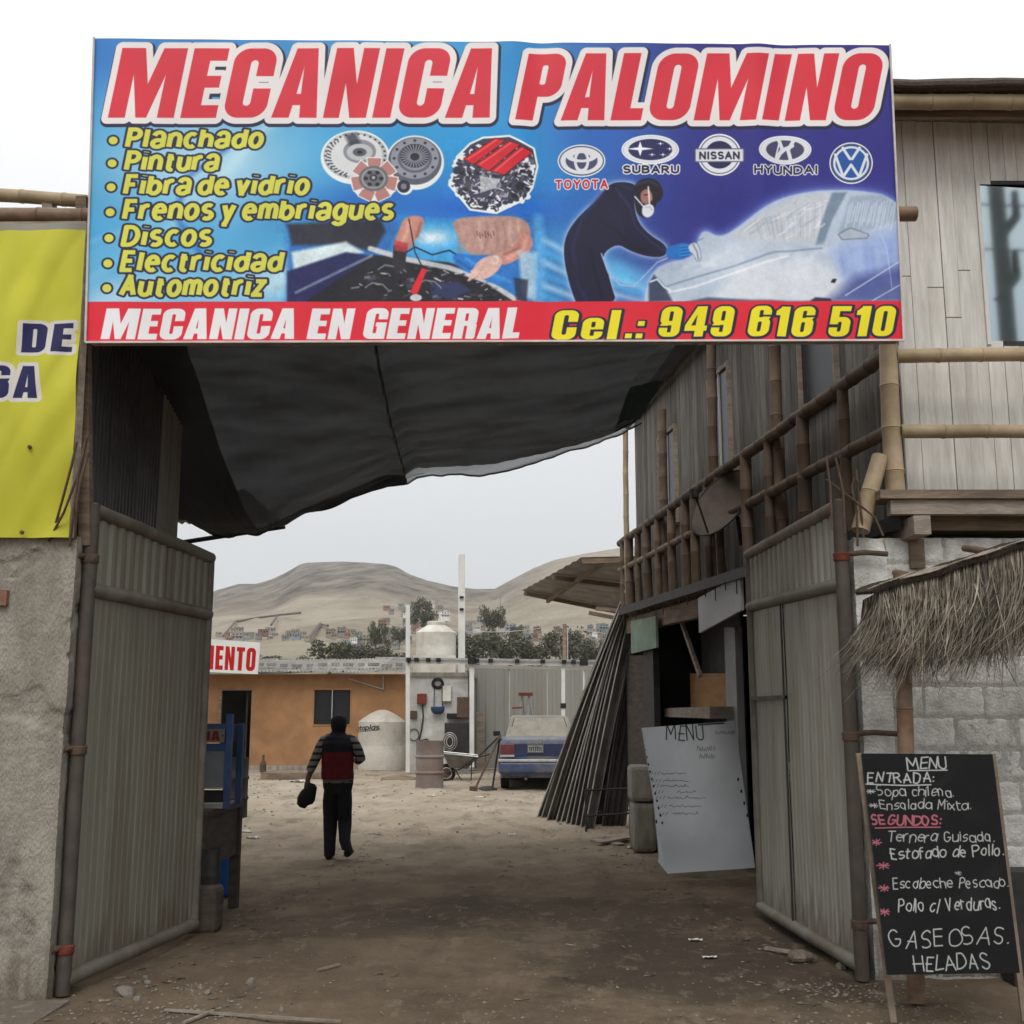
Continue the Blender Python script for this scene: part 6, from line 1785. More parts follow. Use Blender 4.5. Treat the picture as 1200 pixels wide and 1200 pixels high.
q = MB(); q.beam(P(408, 795, Yh - .05), P(450, 808, Yh - .05), .02, .02); part('cable', q, m_offwhite, hs)
q = MB(); q.beam(P(449, 792, Yh - .05), P(449, 808, Yh - .05), .02, .02, up=(0, 1, 0)); part('cable', q, m_offwhite, hs)

# MIENTO sign
w, h = 560, 260
GX, GY = np.meshgrid(150 + 155 * (np.arange(w) + .5) / w, 750 + 40 * (np.arange(h) + .5) / h)
c = Canvas(w, h, GX, GY, (.80, .80, .79))
heavy(c, 'MIENTO', 228, 786.5, 301, 29, [(0, (.66, .03, .07), 0, 0)], slant=.0, gap=.12)
sgn = print_mat('sign_print', c.image('sign_print'), rough=.5, noise_amt=.05)
Ys = Yh - 1.4
TL, TR, BR, BL = P(150, 742, Ys), P(305, 753, Ys), P(302, 790, Ys), P(150, 784, Ys)
t = thing('white_sign', 'white sign with red letters MIENTO above the ochre house', 'sign', BL)
q = MB(); q.grid(lambda u, v: lerp(lerp(BL, BR, u), lerp(TL, TR, u), v), 8, 4, uv=True); part('printed_face', q, sgn, t)
q = MB(); q.quadslab(*[p + Vector((0, .012, 0)) for p in (BL, BR, TR, TL)], .03); part('backing', q, m_whitepaint, t)
for px in (180, 232):
    q = MB(); p = P(px, 790, Ys); q.beam((p.x, Ys + .08, gz(Ys)), (p.x, Ys + .08, P(px, 760, Ys).z), .06, .06); part('post', q, m_wood, t)

# ground tank with a cone top
def tank(nm, label, px0, px1, pyb, pysh, pytop, Y, ground=True, text=False, mt=m_tank, pxl=None):
    x0, x1 = P(px0, pyb, Y).x, P(px1, pyb, Y).x; r = (x1 - x0) / 2
    cx, cy = (x0 + x1) / 2, Y + r
    z0 = gz(Y) if ground else P(600, pyb, Y).z
    zs, zt = P(600, pysh, cy).z, P(600, pytop, cy).z
    t = thing(nm, label, 'water tank', (cx, cy, z0))
    H = zs - z0
    q = MB(); prof = [(r * .985, 0), (r, .03)]
    for k in ((.5,) if ground else (.33, .66)): zc = H * k; prof += [(r, zc - .03), (r * .992, zc), (r, zc + .03)]
    prof += [(r, H - .03), (r * 1.01, H), (r * .97, H + .03), (r * .40, H + (zt - zs) * .72)]
    q.lathe((cx, cy, z0), prof, 40); q.smooth = True; part('shell', q, mt, t)
    q = MB(); hz = z0 + H + (zt - zs) * .70; q.lathe((cx, cy, hz), [(r * .44, 0), (r * .46, .03), (r * .46, (zt - zs) * .22), (r * .42, (zt - zs) * .28), (.01, (zt - zs) * .32)], 28); q.smooth = True; part('lid', q, mt, t)
    return t, cx, cy, r, z0
t, cx, cy, r, z0 = tank('water_tank', 'large dirty cream water tank standing on the ground by the ochre house', 412, 478, 902, 846, 822, G(440, 903).y)
# moulded lettering: short strips that follow the curved wall
w, h = 640, 170
GX, GY = np.meshgrid(405 + 42 * (np.arange(w) + .5) / w, 847 + 14 * (np.arange(h) + .5) / h)
c = Canvas(w, h, GX, GY, (1, 1, 1))
strokes(c, 'Rotoplas', 409, 857.5, 444, 6.4, 1.25, [(0, (.02, .02, .02))], slant=.15, gap=.22)
c.line([(416, 859.5), (445, 858.6)], .6, (.05, .05, .06))
c.ell(412, 850, 2.3, 2, (.05, .05, .06), ring=.8); c.line([(410, 850), (414, 850)], .6, (.05, .05, .06))
lm = ink_mat('tank_lettering', c.image('tank_lettering'))
q = MB(); 
xa_, xb_ = P(413.5, 855, cy - r).x, P(449, 855, cy - r * .9).x
a0 = math.acos(max(-1, min(1, (xa_ - cx) / r))); a1 = math.acos(max(-1, min(1, (xb_ - cx) / r)))
zA, zB = P(600, 860, cy - r * .9).z, P(600, 848, cy - r * .9).z
q.grid(lambda u, v: Vector((cx + (r + .006) * math.cos(lerp(a0, a1, u)), cy - (r + .006) * math.sin(lerp(a0, a1, u)), lerp(zA, zB, v) + .06 * u)), 16, 2, uv=True); q.smooth = True; part('lettering', q, lm, t)

# white pump house
Yp = G(500, 906).y
ph = thing('pump_house', 'small white plastered pump house carrying a water tank', 'hut', P(515, 905, Yp))
q = wallrect(MB(), 478, 553, 793, 906, Yp, 1.9, True); part('wall', q, m_whitewall, ph)
q = wallrect(MB(), 476, 556, 788, 793, Yp - .05, 2.0); part('roof_slab', q, m_concrete, ph)
tank('water_tank', 'pale raised water tank on the white pump house', 485, 533, 789, 742, 728, Yp + .15, ground=False)
q = wallrect(MB(), 484, 534, 768, 788, Yp + .02, .1); single('low_parapet', q, m_tank, 'low beige parapet under the raised water tank', 'parapet')
# things on the pump house wall
def small(nm, label, cat, px0, px1, py0, py1, Y, th, mt, bev=.01):
    q = MB(); a, b = P(px0, py1, Y), P(px1, py0, Y); q.bbox(a.x, Y - th, a.z, b.x, Y - .004, b.z); return single(nm, q, mt, label, cat, bevel=bev)
small('switch_box', 'red electric switch box on the white pump house wall', 'electric box', 489, 500, 813, 825, Yp, .12, m_red)
small('meter_box', 'small grey meter box left on the white pump house wall', 'electric box', 481, 489, 833, 842, Yp, .08, m_rust)
small('fuse_box', 'beige cabinet high on the white pump house wall', 'electric box', 519, 529, 804, 822, Yp, .15, m_tank)
small('tool_panel', 'rust brown metal panel beside the white pump house post', 'panel', 536, 554, 817, 841, Yp, .3, m_rust)
small('compressor', 'dark grey cabinet standing against the white pump house', 'cabinet', 522, 552, 847, 886, Yp, .5, m_iron)
small('black_ledge', 'black ledge box between cabinet and brown panel', 'box', 524, 540, 836, 842, Yp, .25, m_black)
def cable(nm, label, cat, pts, Y, r, mt):
    q = MB(); q.tube([P(x, y, Y) for x, y in pts], r, 6); q.smooth = True; return single(nm, q, mt, label, cat)
cable('cable', 'dark cable hanging from the red switch box', 'cable', [(495, 826), (496, 840), (494, 855), (491, 868), (500, 866), (505, 871)], Yp - .03, .02, m_iron)
cable('hose', 'thin black hose loop low on the white pump house', 'hose', [(485 + 6 * math.cos(a * .52), 861 + 7 * math.sin(a * .52)) for a in range(13)], Yp - .03, .012, m_iron)
cable('cable.001', 'black cable hanging from the white beam at the post', 'cable', [(548, 778), (549, 800), (549, 817)], Yp - .1, .012, m_iron)
t = thing('hose_coil', 'black hose coil hanging high on the white pump house', 'hose', P(513, 800, Yp))
for k in range(4):
    q = MB(); q.tube([P(513 + (7 - k * .9) * math.cos(a * .42) + rb.uniform(-.4, .4), 801 + (6.5 - k) * math.sin(a * .42), Yp - .03 - .02 * k) for a in range(16)], .011, 6); q.smooth = True; part('loop', q, m_black, t)
for px in (508, 518):
    q = MB(); q.tube([P(px + (1 if px < 510 else 0), 806, Yp - .05), P(px + .5, 833, Yp - .08)], .012, 6); part('cord', q, m_black, t)
t = thing('blue_bag', 'dark blue sling bag hanging on the white pump house wall', 'bag', P(513, 835, Yp))
q = MB(); cA = P(513, 828, Yp - .14)
q.rings([[cA + Vector((w_ * math.cos(2 * math.pi * j / 16), .07 * w_ / .17 * math.sin(2 * math.pi * j / 16), -dz)) for j in range(16)] for dz, w_ in ((0, .165), (.02, .17), (.09, .165), (.15, .13), (.19, .06))])
q.smooth = True; part('pouch', q, m_blue, t)
# coil in the wheelbarrow place
t = thing('hose_coil', 'pale coiled cable standing behind the wheelbarrow', 'cable', P(527, 880, Yp - .8))
for k in range(5):
    q = MB(); q.tube([P(527 + (8.5 - k * 1.2) * math.cos(a * .21), 869 + (10.5 - k * 1.2) * math.sin(a * .21), Yp - .75 - .03 * k) for a in range(31)], .010, 5); q.smooth = True; part('loop', q, m_rust if k % 2 else m_aluminium, t)

# white steel frame
fr = thing('white_steel_frame', 'white painted steel frame with black clamps over the yard', 'frame', P(600, 780, Yp - .6))
Yfm = Yp - .5
def bar(p0, p1, wd, nm='bar', mt=m_whitepaint):
    q = MB(); q.beam(p0, p1, wd, wd, up=(0, 1, 0) if abs((Vector(p1) - Vector(p0)).normalized().z) > .7 else (0, 0, 1)); return part(nm, q, mt, fr)
zgf = gz(Yfm)
bar(P(478, 905, Yfm), P(478, 709, Yfm), .10, 'post'); bar(P(541, 790, Yfm + 1.2), P(541, 650, Yfm + 1.2), .17, 'post')
bar(P(553, 899, Yfm), P(553, 778, Yfm), .11, 'post'); bar(P(660, 899, Yfm), P(660, 783, Yfm), .09, 'post'); bar(P(684, 899, Yfm), P(684, 783, Yfm), .03, 'post')
bar(P(440, 771, Yfm - .1), P(800, 776, Yfm - .1), .05, 'rail', m_aluminium); bar(P(478, 775, Yfm), P(800, 780, Yfm), .10, 'rail'); 
bar(P(545, 781, Yfm + .15), P(800, 786, Yfm + .15), .07, 'rail')
for px in (479, 488, 502, 514, 553, 559, 575, 606, 636, 661, 672, 684, 701):
    q = MB(); p = P(px, 773 + (px - 478) * .014, Yfm - .1); s_ = .16 if px in (553, 684) else .09; q.box(p, (s_ * 1.2, .14, s_)); part('clamp', q, m_black, fr)
q = MB(); p = P(660, 827, Yfm); q.box(p, (.13, .13, .12)); part('clamp', q, m_black, fr)
for px, py in ((541, 700), (541, 714)):
    q = MB(); p = P(px, py, Yfm + 1.1); q.box(p, (.1, .12, .05)); part('clamp', q, m_black, fr)
# long grey wall
Yw = Yp + 2.0
t = thing('sheet_fence', 'long weathered grey sheet fence behind the parked car', 'fence', P(620, 895, Yw))
xs0 = P(553, 838, Yw).x; k = 0
while xs0 < P(830, 838, Yw).x:
    q = MB(); corr(q, (xs0, Yw, gz(Yw)), (.98, 0, 0), (0, 0, P(600, 781, Yw).z - gz(Yw) + rb.uniform(-.03, .03)), (0, -1, 0), pitch=.24, amp=.02, nv=2, wob=.02, seed=k); part('sheet_panel', q, m_greywall, t); xs0 += 1.0; k += 1
# plank by the fence
q = MB(); p = P(563, 888, Yw - .3); q.box((p.x, p.y, gz(p.y) + .72), (.22, .05, 1.45), Matrix.Rotation(.08, 3, 'X')); single('plank', q, m_wood_grey, 'upright grey plank leaning against the sheet fence', 'plank')

# drum
def drum(nm, label, px0, px1, pyb, pyt, mt, lid=False, group=None):
    a = G((px0 + px1) / 2, pyb); Y = a.y
    r = (P(px1, pyb, Y).x - P(px0, pyb, Y).x) / 2
    H = P(600, pyt, Y + r).z - gz(Y); c = Vector((a.x, Y + r, gz(Y)))
    t = thing(nm, label, 'barrel', c, group)
    prof = [(r * .97, 0), (r, .015), (r * .98, .03)]
    for k in (1, 2): z = H * k / 3; prof += [(r * .96, z - .035), (r * 1.035, z - .01), (r * 1.035, z + .01), (r * .96, z + .035)]
    prof += [(r * .97, H - .03), (r * 1.01, H - .01), (r * 1.01, H), (r * .93, H), (r * .93, H - .12)]
    q = MB(); q.lathe(c, prof, 32); q.smooth = True; part('body', q, mt, t)
    q = MB(); q.lathe(c, [(r * .9, H - .115), (r * .9, H - .11)], 24); part('shade_disc', q, m_black, t)  # black disc painting the shade down inside the drum
    return t, c, r, H
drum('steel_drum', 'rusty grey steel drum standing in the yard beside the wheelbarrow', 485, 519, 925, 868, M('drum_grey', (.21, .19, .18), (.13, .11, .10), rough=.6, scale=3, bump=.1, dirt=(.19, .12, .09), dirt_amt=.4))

# wheelbarrow
wb = G(536, 914); s = wb.y / F
t = thing('wheelbarrow', 'old wheelbarrow with a dented tray facing left', 'wheelbarrow', (wb.x, wb.y, gz(wb.y)))
W = lambda px, py, dy=0: P(px, py, wb.y + dy)
q = MB(); top = [W(519, 881, .35), W(560, 885, .35), W(560, 887, -.3), W(519, 883, -.3)]; bt = [W(527, 899, .2), W(548, 900, .2), W(548, 901, -.15), W(527, 900, -.15)]
q.add(top + bt + [p + Vector((0, 0, -.03)) + (Vector((wb.x, wb.y + .03, p.z)) - p) * .05 for p in top] , [(0, 1, 5, 4), (1, 2, 6, 5), (2, 3, 7, 6), (3, 0, 4, 7), (4, 5, 6, 7)]); part('tray', q, M('barrow_tray', (.17, .155, .13), (.10, .09, .08), rough=.7, scale=5, bump=.1), t)
q = MB(); q.tube([top[0], top[1], top[2], top[3], top[0]], .018, 6); part('tray_rim', q, m_aluminium, t)
for dy in (-.28, .3):
    q = MB(); q.tube([W(524, 906, dy * .2), W(540, 901, dy * .8), W(556, 888, dy), W(574, 884, dy)], .018, 6); q.smooth = True; part('handle', q, m_iron, t)
    q = MB(); q.tube([W(533, 901, dy), W(541, 915, dy), W(552, 915, dy), W(553, 890, dy)], .016, 6); part('leg', q, m_iron, t)
q = MB(); cw = W(523, 906, 0)
rings_ = []
for k in range(25):
    a = 2 * math.pi * k / 24; rings_.append(cw + Vector((.17 * math.cos(a), 0, .17 * math.sin(a))))
q.tube(rings_, .04, 8, cap=False); q.smooth = True; wh_ = part('wheel', q, m_black, t)
q = MB(); q.tube([cw - Vector((0, .05, 0)), cw + Vector((0, .05, 0))], .11, 16); part('hub', q, m_rust, wh_)
# rod stand beside the car
t = thing('pipe_trestle', 'thin rusty pipe tripod standing left of the blue car', 'tripod', gp(570, 925))
ap = P(586, 862, gp(560, 925).y)
for k, (px, py) in enumerate(((556, 926), (577, 924), (548, 900))):
    q = MB(); f_ = gp(px, py); q.tube([f_, ap], .022, 6); part('leg', q, m_rust if k == 0 else m_iron, t)
q = MB(); q.tube([P(549, 903, ap.y), P(583, 902, ap.y)], .008, 5); part('cord', q, m_iron, t)
q = MB(); p = gp(555, 927); q.box(p + Vector((0, 0, .04)), (.16, .14, .08)); part('foot', q, m_rust, t)
q = MB(); p = gp(571, 925); q.lathe((p.x, p.y, p.z - .02), [(.22, 0), (.19, .05), (.09, .09), (.01, .1)], 12); single('scrap_heap', q, m_iron, 'small dark heap on the ground at the tripod foot', 'heap')
# step ladder
t = thing('step_ladder', 'aluminium step ladder with a red top standing behind the car', 'ladder', P(615, 880, Yw - 1))
yl = Yw - 1.0
tp0, tp1 = P(612, 815, yl), P(620, 815, yl)
for (t0, bx, dy) in ((tp0, 600, .0), (tp1, 614, .0), (tp0, 622, .9), (tp1, 634, .9)):
    q = MB(); b_ = P(bx, 895, yl + dy); b_.z = gz(yl + dy); q.beam(b_, t0 + Vector((0, dy * .05, 0)), .03, .06); part('rail', q, m_aluminium if dy == 0 else m_offwhite, t)
for k in range(1, 7):
    f_ = k / 7.5; a = lerp(Vector((P(622, 895, yl + .9).x, yl + .9, gz(yl))), tp0, f_); b_ = lerp(Vector((P(634, 895, yl + .9).x, yl + .9, gz(yl))), tp1, f_)
    q = MB(); q.beam(a, b_, .09, .025); part('step', q, m_aluminium, t)
q = MB(); q.box((tp0 + tp1) / 2 + Vector((0, 0, .03)), (.36, .22, .08)); part('cap', q, m_red, t)
q = MB(); q.beam(P(600, 830, yl), P(612, 829, yl), .06, .04); part('tool_tray', q, m_red, t)
# heap of tyres / dark bundle behind the barrow
t = thing('tyre_heap', 'heap of worn black tyres left of the blue car', 'tyres', G(572, 896))
for k, (px, py, r, tl) in enumerate(((572, 884, .42, .5), (577, 876, .40, 1.0), (584, 869, .36, 1.1), (578, 888, .4, .3), (590, 868, .34, .9))):
    c_ = P(px, py, G(572, 897).y + .1 * k); q = MB(); R_ = Matrix.Rotation(tl, 3, 'Y') @ Matrix.Rotation(.5 * k, 3, 'X')
    q.tube([c_ + R_ @ Vector((r * math.cos(a * math.pi / 9), r * math.sin(a * math.pi / 9), 0)) for a in range(19)], .085, 8, cap=False); q.smooth = True; part('tyre', q, m_black, t)

# ------------------------------------------------------------------ car
def car():
    g0 = G(600, 926); Y0 = g0.y; zg = gz(Y0)
    xl, xr = P(584, 890, Y0).x, P(683, 890, Y0).x
    cx = (xl + xr) / 2; hw = (xr - xl) / 2
    z = lambda py: P(600, py, Y0).z
    m_body = M('faded_blue_paint', (.045, .068, .14), (.032, .046, .095), rough=.38, scale=2, bump=.02, dirt=(.22, .20, .17), dirt_amt=.35, dirt_scale=1.1, vary=0, spec=.5)
    m_dust = M('dusty_roof', (.27, .25, .215), (.19, .18, .165), rough=.8, scale=3, bump=.03)
    m_dwin = M('dusty_glass', (.20, .185, .145), (.14, .13, .105), rough=.5, scale=3, bump=.02, dirt=(.28, .25, .2))
    t = thing('parked_car', 'old faded blue saloon car seen from behind, its window thick with dust', 'car', (cx, Y0 + 2, zg))
    zt, zd, zbm, zbt, zu = z(839), z(864), z(888), z(889), zg + .24
    zbelt = z(866)
    # lower body: cross sections along the length
    def sec(y, w, ztop, zlow, r=.07):
        pts = []
        prof = [(w * .93, zlow), (w * .985, zlow + .12), (w, zlow + .34), (w * .985, ztop - .10), (w * .93, ztop - .02), (w * .82, ztop)]
        for (a, b) in prof: pts.append(Vector((cx + a, y, b)))
        for (a, b) in prof[::-1]: pts.append(Vector((cx - a, y, b)))
        return pts
    L = 4.2
    q = MB()
    q.rings([sec(Y0 + .10, hw * .93, zd - .06, zu + .06), sec(Y0 + .13, hw * .97, zd - .01, zu), sec(Y0 + .3, hw, zd, zu - .02), sec(Y0 + .75, hw, zd + .005, zu - .04), sec(Y0 + 1.1, hw, zbelt + .0, zu - .06), sec(Y0 + 2.9, hw, zbelt - .02, zu - .06), sec(Y0 + L - .5, hw * .97, zbelt - .10, zu - .04), sec(Y0 + L - .05, hw * .93, zbelt - .2, zu), sec(Y0 + L, hw * .86, zbelt - .26, zu + .06)])
    q.smooth = True; part('body', q, m_body, t)
    # cabin
    def cab(y, w, zz): return [Vector((cx + w, y, zz)), Vector((cx - w, y, zz))]
    q = MB(); A_, B_ = Y0 + .62, Y0 + 1.2; C2, D2 = Y0 + 2.35, Y0 + 3.0
    wb_, wt_ = hw * .88, hw * .72
    def rr_(y, w, zz, w2, z2):
        return [Vector((cx + w, y, zz)), Vector((cx + w2, y, z2)), Vector((cx + w2 * .9, y, z2 + .035)), Vector((cx - w2 * .9, y, z2 + .035)), Vector((cx - w2, y, z2)), Vector((cx - w, y, zz))]
    zb = zbelt - .03
    q.rings([rr_(A_, wb_ * .98, zb, wb_ * .96, zb + .01), rr_(B_, wb_, zb, wt_, zt - .04), rr_(B_ + .3, wb_, zb, wt_ * 1.01, zt - .025), rr_(C2 - .2, wb_, zb, wt_ * 1.01, zt - .03), rr_(C2, wb_, zb, wt_, zt - .05), rr_(D2, wb_ * .98, zb - .02, wb_ * .95, zb + .0)])
    q.smooth = False; part('cabin', q, m_dust, t)
    # rear screen, side glass, windscreen
    def pane(a, b, c_, d, nm, mt, off):
        q = MB(); n = (b - a).cross(d - a).normalized()
        q.quadslab(a + n * off, b + n * off, c_ + n * off, d + n * off, .012); return part(nm, q, mt, t)
    k0, k1 = .10, .90
    def rp_(u, s): w = lerp(wb_ * .95, wt_ * .96, s); return Vector((cx - w + 2 * w * u, lerp(A_, B_, s), lerp(zb + .02, zt - .0, s)))
    pane(rp_(.045, .075), rp_(.955, .075), rp_(.945, .925), rp_(.055, .925), 'window_seal', m_iron, .008)
    pane(rp_(.06, .10), rp_(.94, .10), rp_(.93, .90), rp_(.07, .90), 'rear_window', m_dwin, .018)
    for sg in (-1, 1):
        f_ = lambda y, s: Vector((cx + sg * (lerp(wb_, wt_, s) + .004), y, lerp(zb + .04, zt - .06, s)))
        for (ya, yb, yc, yd) in ((Y0 + 1.05, Y0 + 1.95, Y0 + 1.95, Y0 + 1.3), (Y0 + 2.0, Y0 + 2.85, Y0 + 2.4, Y0 + 2.0)):
            q = MB(); q.add([f_(ya, .05), f_(yb, .05), f_(yc, .95), f_(yd, .95)], [(0, 1, 2, 3)]); part('side_window', q, m_glassdark, t)
    q = MB(); q.add([Vector((cx + sgn_ * lerp(wb_ * .93, wt_ * .93, s), lerp(D2, C2, s) + .012, lerp(zb + .03, zt - .03, s))) for sgn_, s in ((-1, .05), (1, .05), (1, .92), (-1, .92))], [(0, 1, 2, 3)]); part('windscreen', q, m_glassdark, t)
    # tail panel
    q = MB(); q.bbox(cx - hw * .62, Y0 + .085, z(886), cx + hw * .62, Y0 + .115, z(872)); part('tail_panel', q, M('tail_blue', (.03, .04, .09), rough=.5, scale=5), t)
    m_lamp = M('tail_lamp', (.17, .045, .05), (.12, .03, .035), rough=.3, scale=8, bump=0)
    for sg in (-1, 1):
        x0 = cx + sg * hw * .62; x1 = cx + sg * hw * .955
        q = MB(); q.bbox(min(x0, x1), Y0 + .07, z(884), max(x0, x1), Y0 + .3, z(873)); la = part('tail_light', q, m_lamp, t, None)
        q = MB(); q.bbox(min(x0, x1), Y0 + .062, z(887), max(x0, x1), Y0 + .29, z(884.6)); part('reflector_strip', q, m_offwhite, la)
    q = MB(); q.bbox(cx - hw * 1.0, Y0 - .02, zg + .33, cx + hw * 1.0, Y0 + .22, z(893)); part('bumper', q, m_body, t, bevel=.04)
    q = MB(); q.bbox(cx - hw * 1.005, Y0 - .035, z(893.2), cx + hw * 1.005, Y0 + .22, z(890)); part('bumper_trim', q, m_aluminium, t, bevel=.01)
    q = MB(); q.bbox(cx - .012, Y0 + .085, z(871), cx + .012, Y0 + .1, z(866)); part('lock', q, m_aluminium, t)
    q = MB(); q.bbox(cx - hw * .9, Y0 + .3, zg + .20, cx + hw * .9, Y0 + L - .3, zg + .30); part('underbody', q, m_black, t)
    # plate
    w, h = 300, 140
    GX, GY = np.meshgrid(20 * (np.arange(w) + .5) / w, 9 * (np.arange(h) + .5) / h)
    c = Canvas(w, h, GX, GY, (.50, .51, .49))
    c.line([(.6, .6), (19.4, .6), (19.4, 8.4), (.6, 8.4), (.6, .6)], .6, (.2, .2, .22))
    for x_ in (3, 5.2, 7.4, 10, 12.2, 14.4, 16.8): c.line([(x_, 3.2), (x_ + .3, 6.6)], 1.1, (.13, .13, .16)); c.line([(x_ - .5, 3.4), (x_ + 1, 3.3)], .8, (.13, .13, .16), .8)
    c.line([(6, 1.9), (14, 1.9)], .6, (.2, .2, .22), .7)
    pm = print_mat('plate_print', c.image('plate_print'), rough=.5)
    xp0, xp1 = P(618, 880, Y0).x, P(637, 880, Y0).x
    q = MB(); q.grid(lambda u, v: Vector((lerp(xp0, xp1, u), Y0 + .066, lerp(z(882.5), z(872.5), v))), 2, 2, uv=True); part('number_plate', q, pm, t)
    q = MB(); q.tube([(cx - hw * .35, Y0 + .02, zg + .22), (cx - hw * .35, Y0 + .5, zg + .22)], .03, 10); part('exhaust', q, m_rust, t)
    for sx in (-1, 1):
        for yy in (Y0 + .72, Y0 + 3.25):
            c_ = Vector((cx + sx * (hw - .13), yy, zg + .29))
            q = MB(); q.tube([c_ - Vector((.09, 0, 0)), c_ - Vector((.075, 0, 0)), c_ + Vector((.075, 0, 0)), c_ + Vector((.09, 0, 0))], [.25, .29, .29, .25], 28); q.smooth = True; w_ = part('wheel', q, m_black, t)
            q = MB(); q.tube([c_ + Vector((sx * .06, 0, 0)), c_ + Vector((sx * .095, 0, 0))], [.17, .15], 20); part('rim', q, m_aluminium, w_)
        q = MB(); q.box((cx + sx * (hw + .07), Y0 + 2.75, zb + .10), (.16, .07, .11)); part('wing_mirror', q, m_black, t, bevel=.02)
car()

# ------------------------------------------------------------------ left side of the alley: food case on a table
tb0, tb1 = gp(238, 1090), gp(272, 1050)
ytn, ytf = 9.35, 10.55
zt_ = P(250, 950, 9.4).z
xe = P(275, 1000, 10.3).x
t = thing('work_table', 'rough dark wooden table at the left behind the gate leaf', 'table', (xe - .4, 10, 0))
q = MB(); q.bbox(xe - .95, ytn, zt_ - .05, xe, ytf, zt_); part('table_top', q, m_darkwood, t)
for (x, y) in ((xe - .04, ytf - .05), (xe - .05, ytn + .06), (xe - .9, ytf - .05), (xe - .9, ytn + .06)):
    q = MB(); q.bbox(x - .04, y - .04, gz(y) - .02, x + .04, y + .04, zt_ - .052); part('leg', q, m_darkwood, t)
q = MB(); q.bbox(xe - .93, ytn + .015, zt_ - .30, xe - .015, ytn + .04, zt_ - .055); part('apron', q, m_darkwood, t)
q = MB(); q.bbox(xe - .05, ytn + .12, zt_ - .45, xe - .02, ytf - .1, zt_ - .055); part('apron', q, m_darkwood, t)
zk = zt_
t = thing('food_display_case', 'blue framed glass food case with red letters JA on its sign', 'display case', (xe - .45, 9.8, zk))
yk0, yk1 = 9.55, 10.0; xk1 = P(270, 900, yk0).x; xk0 = xk1 - .8
hk = P(250, 848, yk0).z - zk
w, h = 700, 170
GX, GY = np.meshgrid(207 + 60 * (np.arange(w) + .5) / w, 852 + 18 * (np.arange(h) + .5) / h)
c = Canvas(w, h, GX, GY, (.40, .39, .37))
heavy(c, 'JA', 245, 867.5, 262, 12.5, [(0, (.42, .03, .05), 0, 0)], slant=0, gap=.12)
heavy(c, 'N', 235, 867.5, 243, 12.5, [(0, (.42, .03, .05), 0, 0)], slant=0, gap=.12)
c.ell(265, 861, 1.2, 1.2, (.1, .1, .15))
jm = print_mat('case_sign_print', c.image('case_sign_print'), rough=.5)
zs0, zs1 = P(250, 870, yk0).z, P(250, 854, yk0).z
q = MB(); q.grid(lambda u, v: Vector((lerp(xk1 - .055 - .46, xk1 - .055, u) , yk0 - .012, lerp(zs0, zs1, v))), 2, 2, uv=True); part('sign_panel', q, jm, t)
for x in (xk0, xk1 - .05):
    for y in (yk0, yk1 - .05):
        q = MB(); q.bbox(x, y, zk + .005, x + .05, y + .05, zk + hk + (.08 if x > xk0 and y == yk0 else 0)); part('frame_post', q, m_blue, t)
for (z0, z1) in ((zk + hk - .05, zk + hk), (zs0 - .06, zs0 - .01), (P(250, 923, yk0).z - .012, P(250, 923, yk0).z), (zk + .005, zk + .045)):
    q = MB(); q.bbox(xk0 + .05, yk0 + .003, z0, xk1 - .05, yk0 + .04, z1); part('frame_rail', q, m_blue if z0 > zk + .3 else m_aluminium, t)
q = MB(); q.bbox(xk0 + .05, yk0 + .015, P(250, 923, yk0).z, xk1 - .05, yk0 + .02, zs0 - .06); part('glass_pane', q, M('greasy_glass', (.13, .14, .16), (.09, .10, .12), rough=.15, scale=3, bump=0, dirt=(.2, .2, .2)), t)
q = MB(); q.bbox(xk0 + .05, yk0 + .03, zk + .05, xk1 - .05, yk0 + .035, P(250, 926, yk0).z); part('base_panel', q, m_black, t)
q = MB(); q.bbox(xk0 + .05, yk0 + .05, zs0, xk1 - .05, yk1 - .05, zk + hk - .01); part('hood', q, m_blue, t)
# barrels and jerrycan under and behind
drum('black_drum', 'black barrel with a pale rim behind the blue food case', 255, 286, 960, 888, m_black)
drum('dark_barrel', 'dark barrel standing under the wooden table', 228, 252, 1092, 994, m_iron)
q = MB(); p = gp(255, 1052); q.bbox(p.x - .10, p.y, p.z, p.x + .10, p.y + .25, P(250, 985, p.y).z); single('blue_container', q, m_bluebright, 'bright blue plastic container under the wooden table', 'container', bevel=.04)
q = MB(); p = gp(236, 1090); q.bbox(p.x - .14, p.y - .2, p.z, p.x + .16, p.y + .05, P(250, 1040, p.y - .2).z); single('dark_box', q, m_darkwood, 'dark box on the ground under the wooden table', 'box', bevel=.04)
q = MB(); p = G(250, 905); corr(q, (P(262, 838, p.y).x, p.y, gz(p.y)), (-3, 0, 0), (0, 0, 1.6), (0, -1, 0), pitch=.2)

